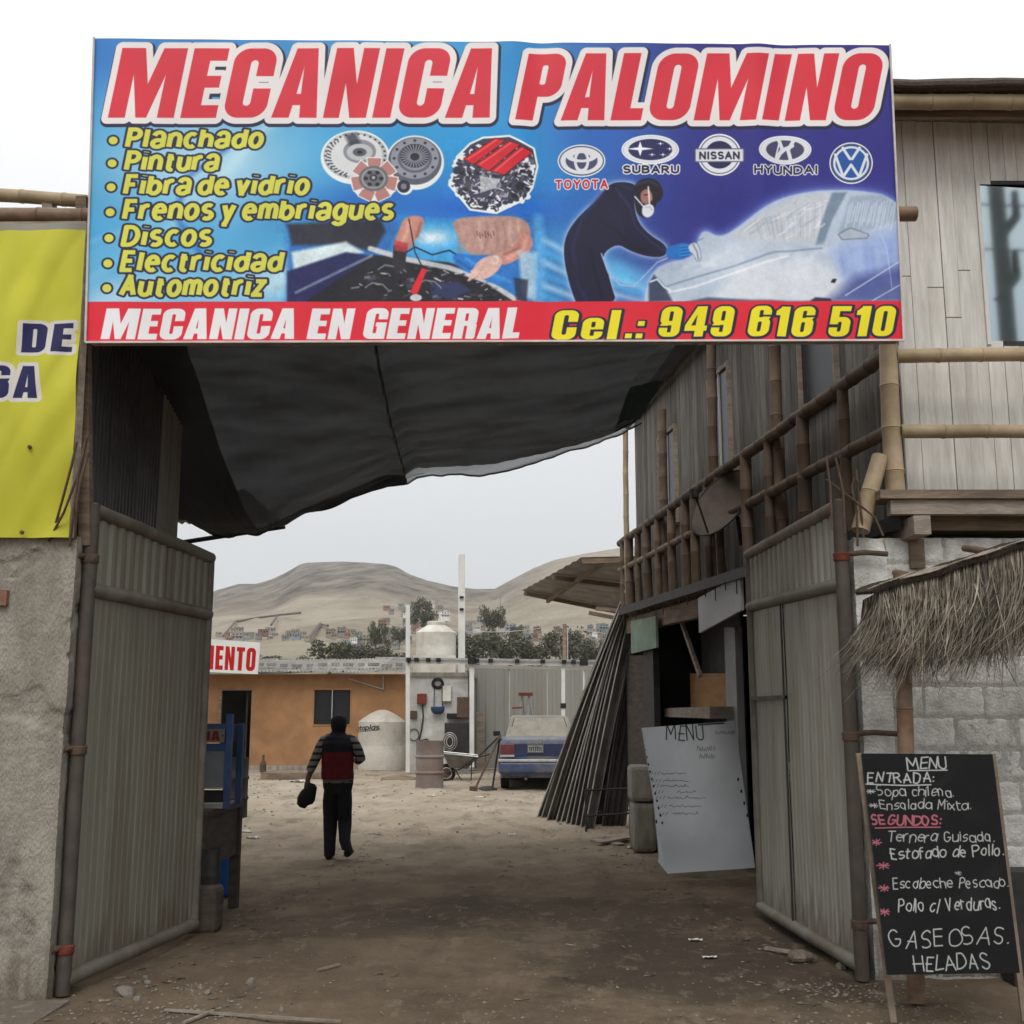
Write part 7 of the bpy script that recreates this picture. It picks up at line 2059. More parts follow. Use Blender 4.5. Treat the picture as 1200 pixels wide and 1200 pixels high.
# ------------------------------------------------------------------ person walking away
def person():
    f = gp(385, 1006); Y = f.y; zg = f.z
    q_ = lambda px, py, dy=0.0: P(px, py, Y + dy)
    t = thing('person', 'person in a dark cap and red and black vest walking away with a black bag', 'person', (f.x + .05, Y, zg))
    m_skin = M('skin', (.14, .075, .05), (.11, .06, .04), rough=.6, scale=10, bump=.05)
    m_trous = M('black_trousers', (.012, .012, .015), (.008, .008, .010), rough=.9, scale=6, bump=.3)
    m_vest_r = M('red_vest', (.115, .008, .014), (.085, .006, .010), rough=.85, scale=7, bump=.4, bscale=14)
    m_vest_b = M('black_vest', (.013, .013, .018), rough=.9, scale=7, bump=.4, bscale=14)
    m_cap = M('black_cap', (.012, .012, .013), rough=.9, scale=12, bump=.2)
    # body: one skinned surface
    J = {}
    def v(n, p, r): J[n] = (len(J), p, r)
    hipc = q_(397, 918); 
    v('pelvis', hipc, .10); v('waist', q_(396, 898), .11); v('chest', q_(396, 878), .12); v('neck', q_(396, 860), .052); v('head0', q_(397, 853, .01), .078); v('head1', q_(397, 844, .02), .075)
    v('shL', q_(381, 868), .05); v('elL', q_(368, 893, -.02), .045); v('wrL', q_(361, 912, -.03), .032); v('haL', q_(360, 919, -.03), .03)
    v('shR', q_(412, 868), .05); v('elR', q_(422, 888, .04), .045); v('wrR', q_(417, 888, .28), .032); v('haR', q_(415, 886, .36), .03)
    v('hiL', q_(389, 928), .07); v('knL', q_(387, 963, .05), .05); v('anL', q_(386, 998, .0), .035); v('toL', q_(386, 1004, .14), .04)
    v('hiR', q_(403, 928), .07); v('knR', q_(404, 962, .04), .05); v('anR', q_(405.5, 989, -.15), .035); v('toR', q_(408, 999, -.10), .04)
    E = [('pelvis', 'waist'), ('waist', 'chest'), ('chest', 'neck'), ('neck', 'head0'), ('head0', 'head1'), ('chest', 'shL'), ('shL', 'elL'), ('elL', 'wrL'), ('wrL', 'haL'), ('chest', 'shR'), ('shR', 'elR'), ('elR', 'wrR'), ('wrR', 'haR'),
         ('pelvis', 'hiL'), ('hiL', 'knL'), ('knL', 'anL'), ('anL', 'toL'), ('pelvis', 'hiR'), ('hiR', 'knR'), ('knR', 'anR'), ('anR', 'toR')]
    # fingers as thin chains from the palms
    for side, hp, d0 in (('L', 'haL', Vector((0, .0, -1))), ('R', 'haR', Vector((0, .7, .3)))):
        base = J[hp][1]
        for k in range(4):
            o = Vector(((k - 1.5) * .018, .01, 0)); l = (.035, .042, .04, .03)[k]
            p1 = base + o + d0 * .04; p2 = p1 + (d0 + Vector((.3, .2, 0))).normalized() * l; 
            v(side + 'f%da' % k, p1, .009); v(side + 'f%db' % k, p2, .008)
            E += [(hp, side + 'f%da' % k), (side + 'f%da' % k, side + 'f%db' % k)]
        p1 = base + Vector((.03 if side == 'L' else -.03, .01, 0)); p2 = p1 + d0 * .03 + Vector((.012 if side == 'L' else -.012, .01, 0))
        v(side + 'th', p2, .010); E.append((hp, side + 'th'))
    org = WL[t]
    me = bpy.data.meshes.new('body')
    me.from_pydata([tuple(J[n][1] - org) for n in J], [(J[a][0], J[b][0]) for a, b in E], [])
    b = bpy.data.objects.new('body', me); COL.objects.link(b); b.parent = t; WL[b] = org
    me.materials.append(m_skin)
    md = b.modifiers.new('skin', 'SKIN')
    for n in J: 
        i = J[n][0]; r = J[n][2]; me.skin_vertices[0].data[i].radius = (r, r)
    me.skin_vertices[0].data[0].use_root = True
    b.modifiers.new('sub', 'SUBSURF').levels = 2; b.modifiers['sub'].render_levels = 2
    # clothes
    def loft(stations, n=20, fold=.006, seed=0):
        """stations: centre, half width, half depth; wrinkled tube"""
        q = MB(); rg = []
        for k in range(len(stations) - 1):
            for s in range(4):
                c0, a0, b0 = stations[k]; c1, a1, b1 = stations[k + 1]; u = s / 4; u2 = u * u * (3 - 2 * u)
                rg.append((lerp(Vector(c0), Vector(c1), u), lerp(a0, a1, u2), lerp(b0, b1, u2)))
        rg.append((Vector(stations[-1][0]), stations[-1][1], stations[-1][2]))
        R_ = []
        for k, (c0, a, b_) in enumerate(rg):
            R_.append([c0 + Vector((a * math.cos(2 * math.pi * j / n), b_ * math.sin(2 * math.pi * j / n), 0)) * (1 + fold * 6 * mnoise.noise(Vector((math.cos(2 * math.pi * j / n) * 1.5, k * .6, seed)))) for j in range(n)])
        q.rings(R_); q.smooth = True; return q
    # trousers: one mesh, two legs and a seat
    q = loft([(q_(386, 1003, .0), .062, .085), (q_(386.5, 990, .01), .068, .08), (q_(387, 963, .05), .083, .09), (q_(388, 938, .02), .098, .115), (q_(392, 916, 0), .11, .13)], seed=1)
    q2 = loft([(q_(407, 996, -.16), .060, .07), (q_(404, 985, -.12), .066, .08), (q_(404, 962, .04), .082, .09), (q_(403, 938, .02), .098, .115), (q_(400, 916, 0), .11, .13)], seed=2)
    q3 = loft([(q_(396, 930, 0), .155, .12), (q_(396, 918, 0), .178, .13), (q_(396, 906, 0), .172, .125)], seed=3)
    for z in (q2, q3): q.add(z.v, z.f)
    part('trousers', q, m_trous, t, smooth=True)
    q = loft([(q_(396, 917, 0), .178, .135), (q_(396, 911, 0), .18, .14)], seed=4); part('shirt_hem', q, M('grey_shirt', (.15, .145, .14), rough=.9, scale=9), t)
    q = loft([(q_(395.5, 913, 0), .192, .155), (q_(395.5, 900, 0), .190, .155), (q_(396, 886, 0), .192, .155), (q_(396, 880, 0), .190, .15)], seed=5); part('vest_lower', q, m_vest_r, t, 'red lower half of the vest')
    q = loft([(q_(396, 881, 0), .193, .153), (q_(396, 872, 0), .198, .145), (q_(396, 865, 0), .175, .115), (q_(396, 860, 0), .10, .085), (q_(396, 856, 0), .066, .07)], seed=6); part('vest_yoke', q, m_vest_b, t, 'black upper half of the vest')
    # striped sleeves
    m_slv, tr, bs, oo = newmat('striped_sleeve')
    N, L = tr.nodes, tr.links
    tcx = N.new('ShaderNodeTexCoord'); wv = N.new('ShaderNodeTexWave'); wv.bands_direction = 'Z'; wv.inputs['Scale'].default_value = 4.2; wv.inputs['Distortion'].default_value = .6
    L.new(tcx.outputs['Object'], wv.inputs['Vector']); cr_ = N.new('ShaderNodeValToRGB'); cr_.color_ramp.elements[0].position = .28; cr_.color_ramp.elements[0].color = (.015, .015, .018, 1); cr_.color_ramp.elements[1].position = .36; cr_.color_ramp.elements[1].color = (.17, .165, .155, 1)
    L.new(wv.outputs['Fac'], cr_.inputs[0]); L.new(cr_.outputs[0], bs.inputs['Base Color']); bs.inputs['Roughness'].default_value = .95
    q = MB(); q.tube([q_(387, 864, 0), q_(380, 868, 0), q_(376, 875, -.01), q_(372, 884, -.02), q_(368, 893, -.02), q_(363, 904, -.03)], [.05, .062, .064, .06, .056, .048], 14); q.smooth = True; part('sleeve', q, m_slv, t)
    q = MB(); q.tube([q_(406, 864, 0), q_(413, 868, 0), q_(417, 875, 0), q_(420, 881, .02), q_(422.5, 889, .04), q_(420, 891, .12), q_(417, 889, .25)], [.05, .062, .064, .06, .06, .052, .045], 14); q.smooth = True; part('sleeve', q, m_slv, t)
    # cap and hair
    q = MB(); hc = q_(397, 847, .02); q.lathe(hc, [(.083, -.085), (.094, -.04), (.096, .0), (.094, .03), (.08, .065), (.05, .088), (.01, .097)], 20); q.smooth = True; cp = part('cap', q, m_cap, t)
    q = MB(); q.grid(lambda u, v: hc + Vector(((u - .5) * .15 * (1 - v * .3), .08 + .09 * v, .0 - .02 * v - .01 * (2 * u - 1) ** 2)), 8, 4); q.smooth = True; part('cap_peak', q, m_cap, cp)
    q = MB(); q.lathe(q_(397, 855, .0), [(.06, -.05), (.082, -.02), (.085, .03)], 16); q.smooth = True; part('hair', q, m_cap, t)
    # shoes
    for (hx, hy, dy, up) in ((386, 1005, .02, 0), (408, 999, -.12, .0)):
        q = MB(); c0 = q_(hx, hy, dy)
        if up == 0 and hx < 400: c0.z = ground_z(c0.x, c0.y) + .045
        q.rings([[c0 + Vector((w_ * math.cos(2 * math.pi * j / 12), yy, .0 + h_ * math.sin(2 * math.pi * j / 12))) for j in range(12)] for (yy, w_, h_) in ((-.09, .03, .03), (-.07, .042, .045), (0, .045, .05), (.09, .05, .04), (.16, .045, .03), (.19, .02, .015))]); q.smooth = True; part('shoe', q, m_trous, t)
    # bag in the left hand
    hb_ = q_(360, 921, -.03)
    b2 = thing('hand_bag', 'black soft bag held in the left hand of the walking person', 'bag', q_(359, 934, -.03))
    q = MB(); R_ = []
    for (py, cx_, a, b_) in ((945.5, 359, .02, .02), (944, 359, .075, .05), (940, 358.5, .105, .075), (932, 359.5, .108, .08), (925, 362, .095, .07), (921, 363, .06, .05), (919, 361, .02, .02)):
        c0 = q_(cx_, py, -.03); R_.append([c0 + Vector((a * math.cos(2 * math.pi * j / 18), b_ * math.sin(2 * math.pi * j / 18), .02 * math.cos(2 * math.pi * j / 18))) for j in range(18)])
    q.rings(R_); q.smooth = True; part('pouch', q, m_cap, b2)
    q = MB(); q.tube([q_(357, 924, -.03), q_(358, 917, -.04), q_(361, 914, -.04), q_(364, 919, -.03), q_(367, 925, -.03)], .010, 6); q.smooth = True; part('strap', q, m_cap, b2)
person()
# ------------------------------------------------------------------ hills, town and trees in the distance
RIDGE = [(-900, 745), (-300, 738), (0, 722), (150, 708), (240, 696), (262, 689), (280, 684), (300, 684), (318, 679), (335, 671), (352, 661), (358, 659.5), (400, 658), (425, 659), (453, 661), (464, 664), (480, 673), (500, 680), (530, 687), (556, 690), (580, 690), (600, 679), (625, 666), (650, 656), (690, 648), (727, 642), (800, 634), (950, 645), (1200, 690), (1700, 735), (2300, 750)]
def ridge(px):
    for (a, b), (c, d) in zip(RIDGE[:-1], RIDGE[1:]):
        if a <= px <= c: return b + (d - b) * (px - a) / (c - a)
    return 745
Y0h, Y1h = 300.0, 3000.0
def hill_py(px, g):
    """g 0 at the foot, 1 on the ridge"""
    rp = ridge(px)
    return 792 + (rp - 792) * (g ** .92)
def hill_pt(px, g):
    Y = Y0h * (Y1h / Y0h) ** g
    return P(px, hill_py(px, g), Y)
def hill_at(px, py):
    rp = ridge(px); g = max(0, min(1, ((792 - py) / (792 - rp))) ) ** (1 / .92)
    return hill_pt(px, g)
def make_hills():
    cols = [-900 + 100 * k for k in range(10)] + [100 + 5 * k for k in range(160)] + [900 + 100 * k for k in range(15)]
    nr = 90
    vs, fs = [], []
    for px in cols: 
        p = P(px, 838, 60); vs.append(Vector((p.x, 60, .1)))
    for k in range(nr + 1):
        g = k / nr
        for px in cols:
            p = hill_pt(px, g)
            amp = 30 * math.sin(math.pi * min(1, g * 1.05)) ** .8 * g + 3
            n = mnoise.fractal(Vector((p.x * .0030, p.y * .0006, 2)), 1.0, 2.1, 6)
            gully = -abs(mnoise.noise(Vector((p.x * .009 + .8 * mnoise.noise(Vector((p.x * .002, p.y * .002, 0))), p.y * .0005, 5)))) * 1.2
            p.z += amp * (n * .8 + gully * .55) * (1 if g < .93 else .2)
            vs.append(p)
    for px in cols: p = hill_pt(px, 1); d = p * 1.35; vs.append(Vector((d.x, d.y, 20)))
    n = len(cols)
    for j in range(nr + 2):
        for i in range(n - 1): a = j * n + i; fs.append((a, a + 1, a + n + 1, a + n))
    me = bpy.data.meshes.new('hill'); me.from_pydata([tuple(v) for v in vs], [], fs)
    me.polygons.foreach_set('use_smooth', [True] * len(fs))
    m, t, b, o = newmat('desert_hill')
    N, L = t.nodes, t.links
    g = N.new('ShaderNodeNewGeometry')
    def noise(sc, st=(1, 1, 1), det=10):
        mp = N.new('ShaderNodeMapping'); mp.inputs['Scale'].default_value = st; L.new(g.outputs['Position'], mp.inputs[0])
        q = N.new('ShaderNodeTexNoise'); q.inputs['Scale'].default_value = sc; q.inputs['Detail'].default_value = det; q.inputs['Roughness'].default_value = .68; L.new(mp.outputs[0], q.inputs['Vector']); return q.outputs['Fac']
    # rock caps the high mesa, sand below
    sp = N.new('ShaderNodeSeparateXYZ'); L.new(g.outputs['Position'], sp.inputs[0])
    hz = N.new('ShaderNodeMath'); hz.operation = 'MULTIPLY_ADD'; L.new(noise(.004), hz.inputs[0]); hz.inputs[1].default_value = 190; L.new(sp.outputs['Z'], hz.inputs[2])
    mesa = N.new('ShaderNodeMapRange'); mesa.inputs[1].default_value = 215; mesa.inputs[2].default_value = 285; L.new(hz.outputs[0], mesa.inputs[0])
    # only the flat-topped hill to the left of the saddle is rocky
    rk = N.new('ShaderNodeMapRange'); rk.inputs[1].default_value = 140; rk.inputs[2].default_value = -80; L.new(sp.outputs['X'], rk.inputs[0])
    mm = N.new('ShaderNodeMath'); mm.operation = 'MULTIPLY'; L.new(mesa.outputs[0], mm.inputs[0]); L.new(rk.outputs[0], mm.inputs[1])
    def mix(fac, a, b_):
        x = N.new('ShaderNodeMixRGB')
        if isinstance(fac, float): x.inputs[0].default_value = fac
        else: L.new(fac, x.inputs[0])
        for i, q in ((1, a), (2, b_)):
            if isinstance(q, tuple): x.inputs[i].default_value = (*q, 1)
            else: L.new(q, x.inputs[i])
        return x.outputs[0]
    def rng(f, a, b_): r = N.new('ShaderNodeMapRange'); r.inputs[1].default_value = a; r.inputs[2].default_value = b_; L.new(f, r.inputs[0]); return r.outputs[0]
    sand = mix(rng(noise(.006), .38, .62), (.31, .268, .21), (.42, .375, .30))
    sand = mix(rng(noise(.02, (1, .12, 1)), .5, .75), sand, (.24, .21, .17))
    rock = mix(rng(noise(.022, (1, .10, 1)), .35, .65), (.10, .088, .078), (.30, .265, .225))
    c = mix(mm.outputs[0], sand, rock)
    L.new(c, b.inputs['Base Color']); b.inputs['Roughness'].default_value = 1; b.inputs['Specular IOR Level'].default_value = 0
    bp = N.new('ShaderNodeBump'); bp.inputs['Strength'].default_value = 1.0; bp.inputs['Distance'].default_value = 30
    L.new(noise(.015, (1, .12, 1)), bp.inputs['Height']); L.new(bp.outputs[0], b.inputs['Normal'])
    me.materials.append(m)
    ob = bpy.data.objects.new('hill', me); COL.objects.link(ob); ob['kind'] = 'structure'
make_hills()
# walls of the old terraces on the sand slope: low ridges
for k, pts in enumerate([[(262, 745), (276, 728), (300, 724), (330, 720), (352, 718)], [(318, 732), (325, 722)], [(362, 748), (375, 731), (384, 733)]]):
    q = MB(); q.tube([hill_at(x, y) - Vector((0, 0, .2)) for x, y in pts], 1.1 if k < 3 else .8, 5)
    single('earth_bank', q, M('bank_%d' % k, (.14, .12, .10), rough=1), ['long low dark bank across the sand slope left of the mesa foot', 'short dark bank joining the long one on the sand slope', 'hooked dark bank on the sand above the houses'][k], 'bank')

# houses
hm_cols = {'white': (.70, .69, .66), 'grey': (.30, .29, .27), 'brick': (.27, .17, .13), 'tan': (.36, .31, .24), 'blue': (.28, .315, .33)}
hmats = {k: M('far_' + k, v, rough=.95, scale=.6, bump=0, vary=.2) for k, v in hm_cols.items()}
m_hole = M('far_window', (.035, .035, .04), rough=.6, bump=0)
m_froof = M('far_roof', (.26, .24, .22), rough=.9, scale=.5, bump=0, vary=.35)
protos = {}
for nm in hm_cols:
    for v_ in range(2):
        w, d, h = (6.5, 6, 3.1) if v_ == 0 else (8, 6.5, 5.6)
        q = MB(); q.bbox(-w / 2, -d / 2, -3, w / 2, d / 2, h, 0)
        q.bbox(-w / 2 - .2, -d / 2 - .2, h, w / 2 + .2, d / 2 + .2, h + .22, 2)
        for fl in range(1 if v_ == 0 else 2):
            for xx in ((-.28, .05, .32) if v_ == 0 else (-.3, 0, .3)):
                tall = xx == .05 and fl == 0
                q.bbox(w * xx - .5, -d / 2 - .04, fl * 2.7 + (.1 if tall else 1.0), w * xx + .5, -d / 2 + .01, fl * 2.7 + 2.2, 1)
        if v_: q.bbox(-w / 2, -d / 2 - .9, 2.65, w / 2, -d / 2 - .05, 2.8, 2); q.bbox(w * .1, 0, h, w * .35, 2, h + 1.3, 0)
        protos[(nm, v_)] = q.mesh('house', [hmats[nm], m_hole, m_froof])
rh = random.Random(21)
spots = []
def scatter(n, x0, x1, y0, y1, mind=3.5):
    k = 0; tries = 0
    while k < n and tries < 3000:
        tries += 1
        px, py = rh.uniform(x0, x1), rh.uniform(y0, y1)
        if all(abs(px - a) > mind or abs(py - b) > 2.3 for a, b in spots): spots.append((px, py)); k += 1
scatter(20, 256, 360, 739, 752); scatter(30, 385, 470, 740, 760); scatter(44, 446, 522, 709, 752, 3); scatter(12, 540, 566, 730, 748); scatter(44, 575, 722, 737, 758, 3.5); scatter(10, 690, 728, 742, 768, 4)
spots.sort(key=lambda s: s[0])
desc = {'white': 'small white far house on the hillside', 'grey': 'small grey far house on the hillside', 'brick': 'small unplastered brick far house on the hillside', 'tan': 'small sand coloured far house on the hillside', 'blue': 'small pale blue far house on the hillside'}
where = lambda px: 'above the white sign' if px < 310 else ('between sign and person' if px < 372 else ('above the walking person' if px < 440 else ('on the slope left of the white post' if px < 477 else ('behind the raised tank' if px < 535 else ('right of the raised tank' if px < 600 else ('left of the far wooden pole' if px < 661 else 'right of the far wooden pole'))))))
sel = []
for (px, py) in spots:
    kx = rh.choice(['white', 'grey', 'grey', 'brick', 'tan', 'tan', 'blue'] if px > 530 else ['grey', 'grey', 'brick', 'tan', 'tan', 'blue', 'white', 'grey'])
    sel.append((px, py, kx, rh.random() < .3))
ORD = ['leftmost', 'second', 'third', 'fourth', 'fifth', 'sixth', 'seventh', 'eighth', 'ninth', 'tenth', 'eleventh', 'twelfth', 'thirteenth', 'fourteenth', 'fifteenth', 'sixteenth', 'seventeenth', 'eighteenth', 'nineteenth']
ORD += ['twentieth'] + ['twenty-' + w_ for w_ in ('first', 'second', 'third', 'fourth', 'fifth', 'sixth', 'seventh', 'eighth', 'ninth')]
cnt = {}
colw = {'white': 'white', 'grey': 'grey', 'brick': 'brick brown', 'tan': 'sand coloured', 'blue': 'pale blue'}
for (px, py, kx, tall) in sel:
    p = hill_at(px, py)
    o = bpy.data.objects.new('house', protos[(kx, tall)]); COL.objects.link(o)
    o.location = p; o.rotation_euler = (0, 0, rh.uniform(-.5, .5)); s = rh.uniform(.5, .95) * min(1.3, max(.6, p.y / 900)); o.scale = (s * rh.uniform(.8, 1.3), s, s)
    key = (kx, tall, where(px)); i = cnt.get(key, 0); cnt[key] = i + 1
    o['label'] = '%s %s%s house %s' % (ORD[i] if i == 0 else ORD[i] + ' from left', 'tall ' if tall else 'low ', colw[kx], where(px))
    o['category'] = 'house'; o['group'] = 'far houses on the hillside'

# trees
def tree_proto(k, kind):
    r = random.Random(100 + k)
    crown = MB()
    cl = []
    R_ = 1.0
    for i in range(26):
        a = r.uniform(0, 6.283); rad = r.random() ** .5 * .85; z = r.uniform(-.5, .75) * (1 - rad * .4)
        cl.append((Vector((rad * math.cos(a), rad * math.sin(a), z * (.75 if kind == 'wide' else 1.0))), r.uniform(.18, .36)))
    for c0, cr in cl:
        for i in range(85):
            d = Vector((r.gauss(0, 1), r.gauss(0, 1), r.gauss(0, 1))).normalized() * cr * (r.random() ** .33)
            p = c0 + d; s = r.uniform(.03, .06)
            a = Vector((r.gauss(0, 1), r.gauss(0, 1), r.gauss(0, 1))).normalized(); b = a.orthogonal().normalized() * s; a = a.cross(b).normalized() * s * .7
            crown.add([p - a - b, p + a - b * .6, p + a * .8 + b, p - a * .7 + b * .8], [(0, 1, 2, 3)])
    tr = MB(); tr.tube([Vector((0, 0, -1.6)), Vector((.04, 0, -.8)), Vector((0, .03, 0))], [.10, .08, .05], 7)
    for i in range(7):
        c0 = r.choice(cl)[0]; tr.tube([Vector((0, 0, r.uniform(-.8, -.2))), c0 * .5 + Vector((0, 0, -.15)), c0], [.045, .03, .012], 5)
    return crown.mesh('crown', m_leaf), tr.mesh('trunk', m_trunk)
m_leaf = M('far_foliage', (.115, .115, .075), (.065, .068, .045), rough=.9, scale=2, bump=0, vary=0, island=.35)
m_trunk = M('far_trunk', (.10, .08, .06), rough=.95)
tps = [tree_proto(0, 'round'), tree_proto(1, 'wide'), tree_proto(2, 'round')]
trees = [  # px, base py, width px, height px, Y, label
 (265, 791, 60, 22, 330, 'dusty bush behind the white sign, leftmost in the tree belt'), (300, 792, 60, 20, 330, 'low olive bush just right of the white sign top'), (340, 791, 50, 20, 330, 'low flat bush behind the ochre roof, third from the left'),
 (386, 790, 62, 32, 320, 'broad green tree behind the middle of the ochre roof'), (420, 790, 50, 28, 350, 'dull green tree above the walking person'), (450, 790, 60, 28, 350, 'dusty tree left of the raised tank'),
 (441, 771, 28, 34, 520, 'dark tree standing above the ochre roof, left of the white post'), (496, 745, 34, 36, 700, 'dark tree on the slope behind the raised tank'), (468, 760, 22, 24, 560, 'small dark tree between houses left of the white post'),
 (560, 788, 66, 40, 330, 'large dense green tree right of the tall white post'), (598, 790, 60, 40, 340, 'wide olive green tree above the grey sheet fence'), (578, 748, 34, 34, 600, 'tall dark tree standing out against the sand right of the tank'),
 (632, 790, 54, 32, 340, 'grey green tree left of the far wooden pole'), (668, 788, 60, 42, 330, 'dark spreading tree behind the far wooden pole'), (700, 789, 44, 34, 340, 'dark tree right of the far wooden pole'), (738, 790, 60, 36, 340, 'tree half hidden behind the leaning sheets'),
 (520, 790, 40, 34, 345, 'tree seen between the raised tank and the tall post'), (648, 756, 16, 14, 560, 'small bush among houses at the right hill foot'), (606, 752, 18, 16, 580, 'little tree among pale houses right of the tall dark tree'),
 (566, 770, 26, 24, 420, 'dry brown tree in front of the tall dark tree')]
rt = random.Random(6)
for k, (px, py, w, h, Y, lab) in enumerate(trees):
    b0 = P(px, py, Y); wm, hm_ = w / F * Y * 1.08, h / F * Y * 1.35
    t = thing('tree', lab, 'tree', b0, 'trees between the yard and the hill')
    cm, tm = tps[k % 3]
    c0 = b0 + Vector((0, 0, hm_ * .52)); rz = rt.uniform(0, 6)
    sc = (wm / 2 * .92, wm / 2 * .92, hm_ * .55)
    place('crown', cm, c0, (0, 0, rz), t, scale=sc); place('trunk', tm, c0, (0, 0, rz), t, scale=(sc[0], sc[1], sc[2]))
# far wooden pole with a cable
Yq = 60
t = thing('utility_pole', 'short weathered wooden pole rising over the grey sheet fence', 'pole', P(662, 800, Yq))
q = MB(); q.tube([P(662, 815, Yq), P(661.5, 731, Yq)], [.11, .10], 8); part('shaft', q, m_wood, t)
q = MB(); q.tube([P(665.5, 812, Yq), P(665, 735, Yq)], .03, 6); part('conduit', q, m_offwhite, t)
q = MB(); q.tube([P(lerp(505, 661, k / 14), 731 + 0 * k + 26 * (1 - ((k - 6.5) / 7.5) ** 2) * .35 - (0 if k else 0) - (1 - k / 14) * -1, lerp(45, 60, k / 14)) for k in range(15)] + [P(676, 736, 62), P(720, 745, 70)], .02, 5); part('cable', q, m_offwhite, t)
q = MB(); q.tube([P(586.5, 720, 1200), P(586.5, 699, 1200)], .35, 6); single('utility_pole', q, m_wood, 'thin far pole on the sand slope above the tall dark tree', 'pole')

# ------------------------------------------------------------------ street side behind the camera, seen mirrored in the window
def street_pole():
    wc = Vector(((winL + winR) / 2, FX(3.4) , 0))
    # mirror image of the spot behind the glass
    nrm = Vector((.03 / (winR - winL), -1, 0)).normalized()
    v1 = P(1181, 402, 20.0); v0 = P(1164, 215, 20.0)
    pl = Vector((winL, FYW + .012, 0))
    def mir(p): d = (p - pl).dot(nrm); return p - nrm * 2 * d
    a, b = mir(v1), mir(v0)
    t = thing('utility_pole', 'grey concrete street pole with insulator arms mirrored in the upper window', 'pole', (a.x, a.y, 0))
    ax = Vector((a.x, a.y, 0)); m_c = M('pole_concrete', (.20, .20, .195), rough=.9)
    q = MB(); q.tube([ax, Vector((b.x, a.y, b.z + .3))], [.19, .14], 14); part('shaft', q, m_c, t)
    for py in (275, 345):
        c0 = mir(P(1173, py, 20.0)); e = mir(P(1190, py - 22, 20.0)); c0.y = e.y = a.y
        q = MB(); q.beam(c0 + (c0 - e) * .4, e, .10, .16); part('cross_arm', q, m_c, t)
        q = MB(); q.tube([e, e + Vector((0, 0, .5))], [.08, .06], 8); part('insulator', q, m_iron, t)
    for k, z in enumerate((-.2, .9, 2.2, 3.2, 3.9)):
        q = MB(); zz = a.z + 2.0 + z * .8; q.tube([Vector((ax.x - 14, ax.y - .5, zz + .4)), Vector((ax.x, ax.y - .15, zz)), Vector((ax.x + 14, ax.y + .5, zz + .3))], .018, 5); part('wire', q, m_iron, t)
street_pole()

# ------------------------------------------------------------------ litter, stones and gravel
rl = random.Random(33)
def rock_mesh(seed, n=8):
    q = MB(); r = random.Random(seed)
    q.grid(lambda u, v: Vector((math.cos(6.2832 * u) * math.sin(math.pi * v), math.sin(6.2832 * u) * math.sin(math.pi * v), .7 * math.cos(math.pi * v))) * (1 + .45 * mnoise.noise(Vector((math.cos(6.2832 * u) * math.sin(math.pi * v) * 1.4 + seed, math.sin(6.2832 * u) * math.sin(math.pi * v) * 1.4, math.cos(math.pi * v) * 1.4)))), n, n // 2 + 1)
    return q
rms = [rock_mesh(k, 10).mesh('stone', m_rock) for k in range(5)]
for k, (px, py, s, lab) in enumerate(((148, 1170, .052, 'largest pale stone on the dirt by the left gate leaf'), (161, 1177, .022, 'small stone touching the largest stone'), (173, 1158, .028, 'flat stone behind the largest stone by the left gate'),
                           (170, 1151, .016, 'tiny stone on top of the flat stone by the left gate'), (294, 1153, .028, 'stone lying in the open left of the gateway middle'), (330, 1183, .018, 'small stone near the lower picture edge left of the middle'), (985, 1136, .03, 'pale stone at the foot of the right gate hinge'), (917, 1163, .02, 'small stone on the dirt in front of the right gate'), (243, 1166, .024, 'flat brown stone between the gate and the board'))):
    p = gp(px, py); o = bpy.data.objects.new('stone', rms[k % 5]); COL.objects.link(o); o.location = p + Vector((0, 0, s * .3)); o.scale = (s * 1.2, s, s); o.rotation_euler = (.3 * k, .2, k)
    o['label'] = lab; o['category'] = 'stone'; o['group'] = 'loose stones on the dirt'
p = gp(938, 1128); q = MB(); q.lathe((0, 0, 0), [(.02, 0), (.07, .02), (.075, .1), (.04, .16), (.01, .17)], 12)
for i in range(len(q.v)): w_ = q.v[i]; q.v[i] = p + Vector((w_.z - .08, w_.x, w_.y * .6 + .04))
single('burlap_lump', q, m_concrete, 'grey rounded lump lying under the right gate leaf', 'rock')
q = MB(); q.beam(gp(897, 1115) + Vector((0, 0, .02)), gp(935, 1121) + Vector((0, 0, .03)), .03, .02); single('wood_stick', q, m_wood_grey, 'short pale stick on the dirt near the right gate leaf', 'stick')
for a, b, w_, lab in (((193, 1187), (400, 1202), .02, 'long thin pale lath lying along the lower picture edge'), ((215, 1200), (250, 1189), .02, 'short pale lath crossing the long one'), ((372, 1137), (398, 1130), .012, 'thin pale twig lying in the gateway')):
    q = MB(); q.beam(gp(*a) + Vector((0, 0, .012)), gp(*b) + Vector((0, 0, .016)), w_, .012); single('wooden_lath', q, m_wood_grey, lab, 'lath')
q = MB(); a = gp(690, 985)
for k, (x0, y0, x1, y1) in enumerate(((696, 985, 728, 990), (700, 990, 738, 984))):
    q = MB(); q.beam(gp(x0, y0) + Vector((0, 0, .02 + .02 * k)), gp(x1, y1) + Vector((0, 0, .02 + .02 * k)), .14, .02); single('plank', q, m_wood_grey, ['short grey plank flat on the ground by the metal stand', 'second grey plank lying across the first by the stand'][k], 'plank')
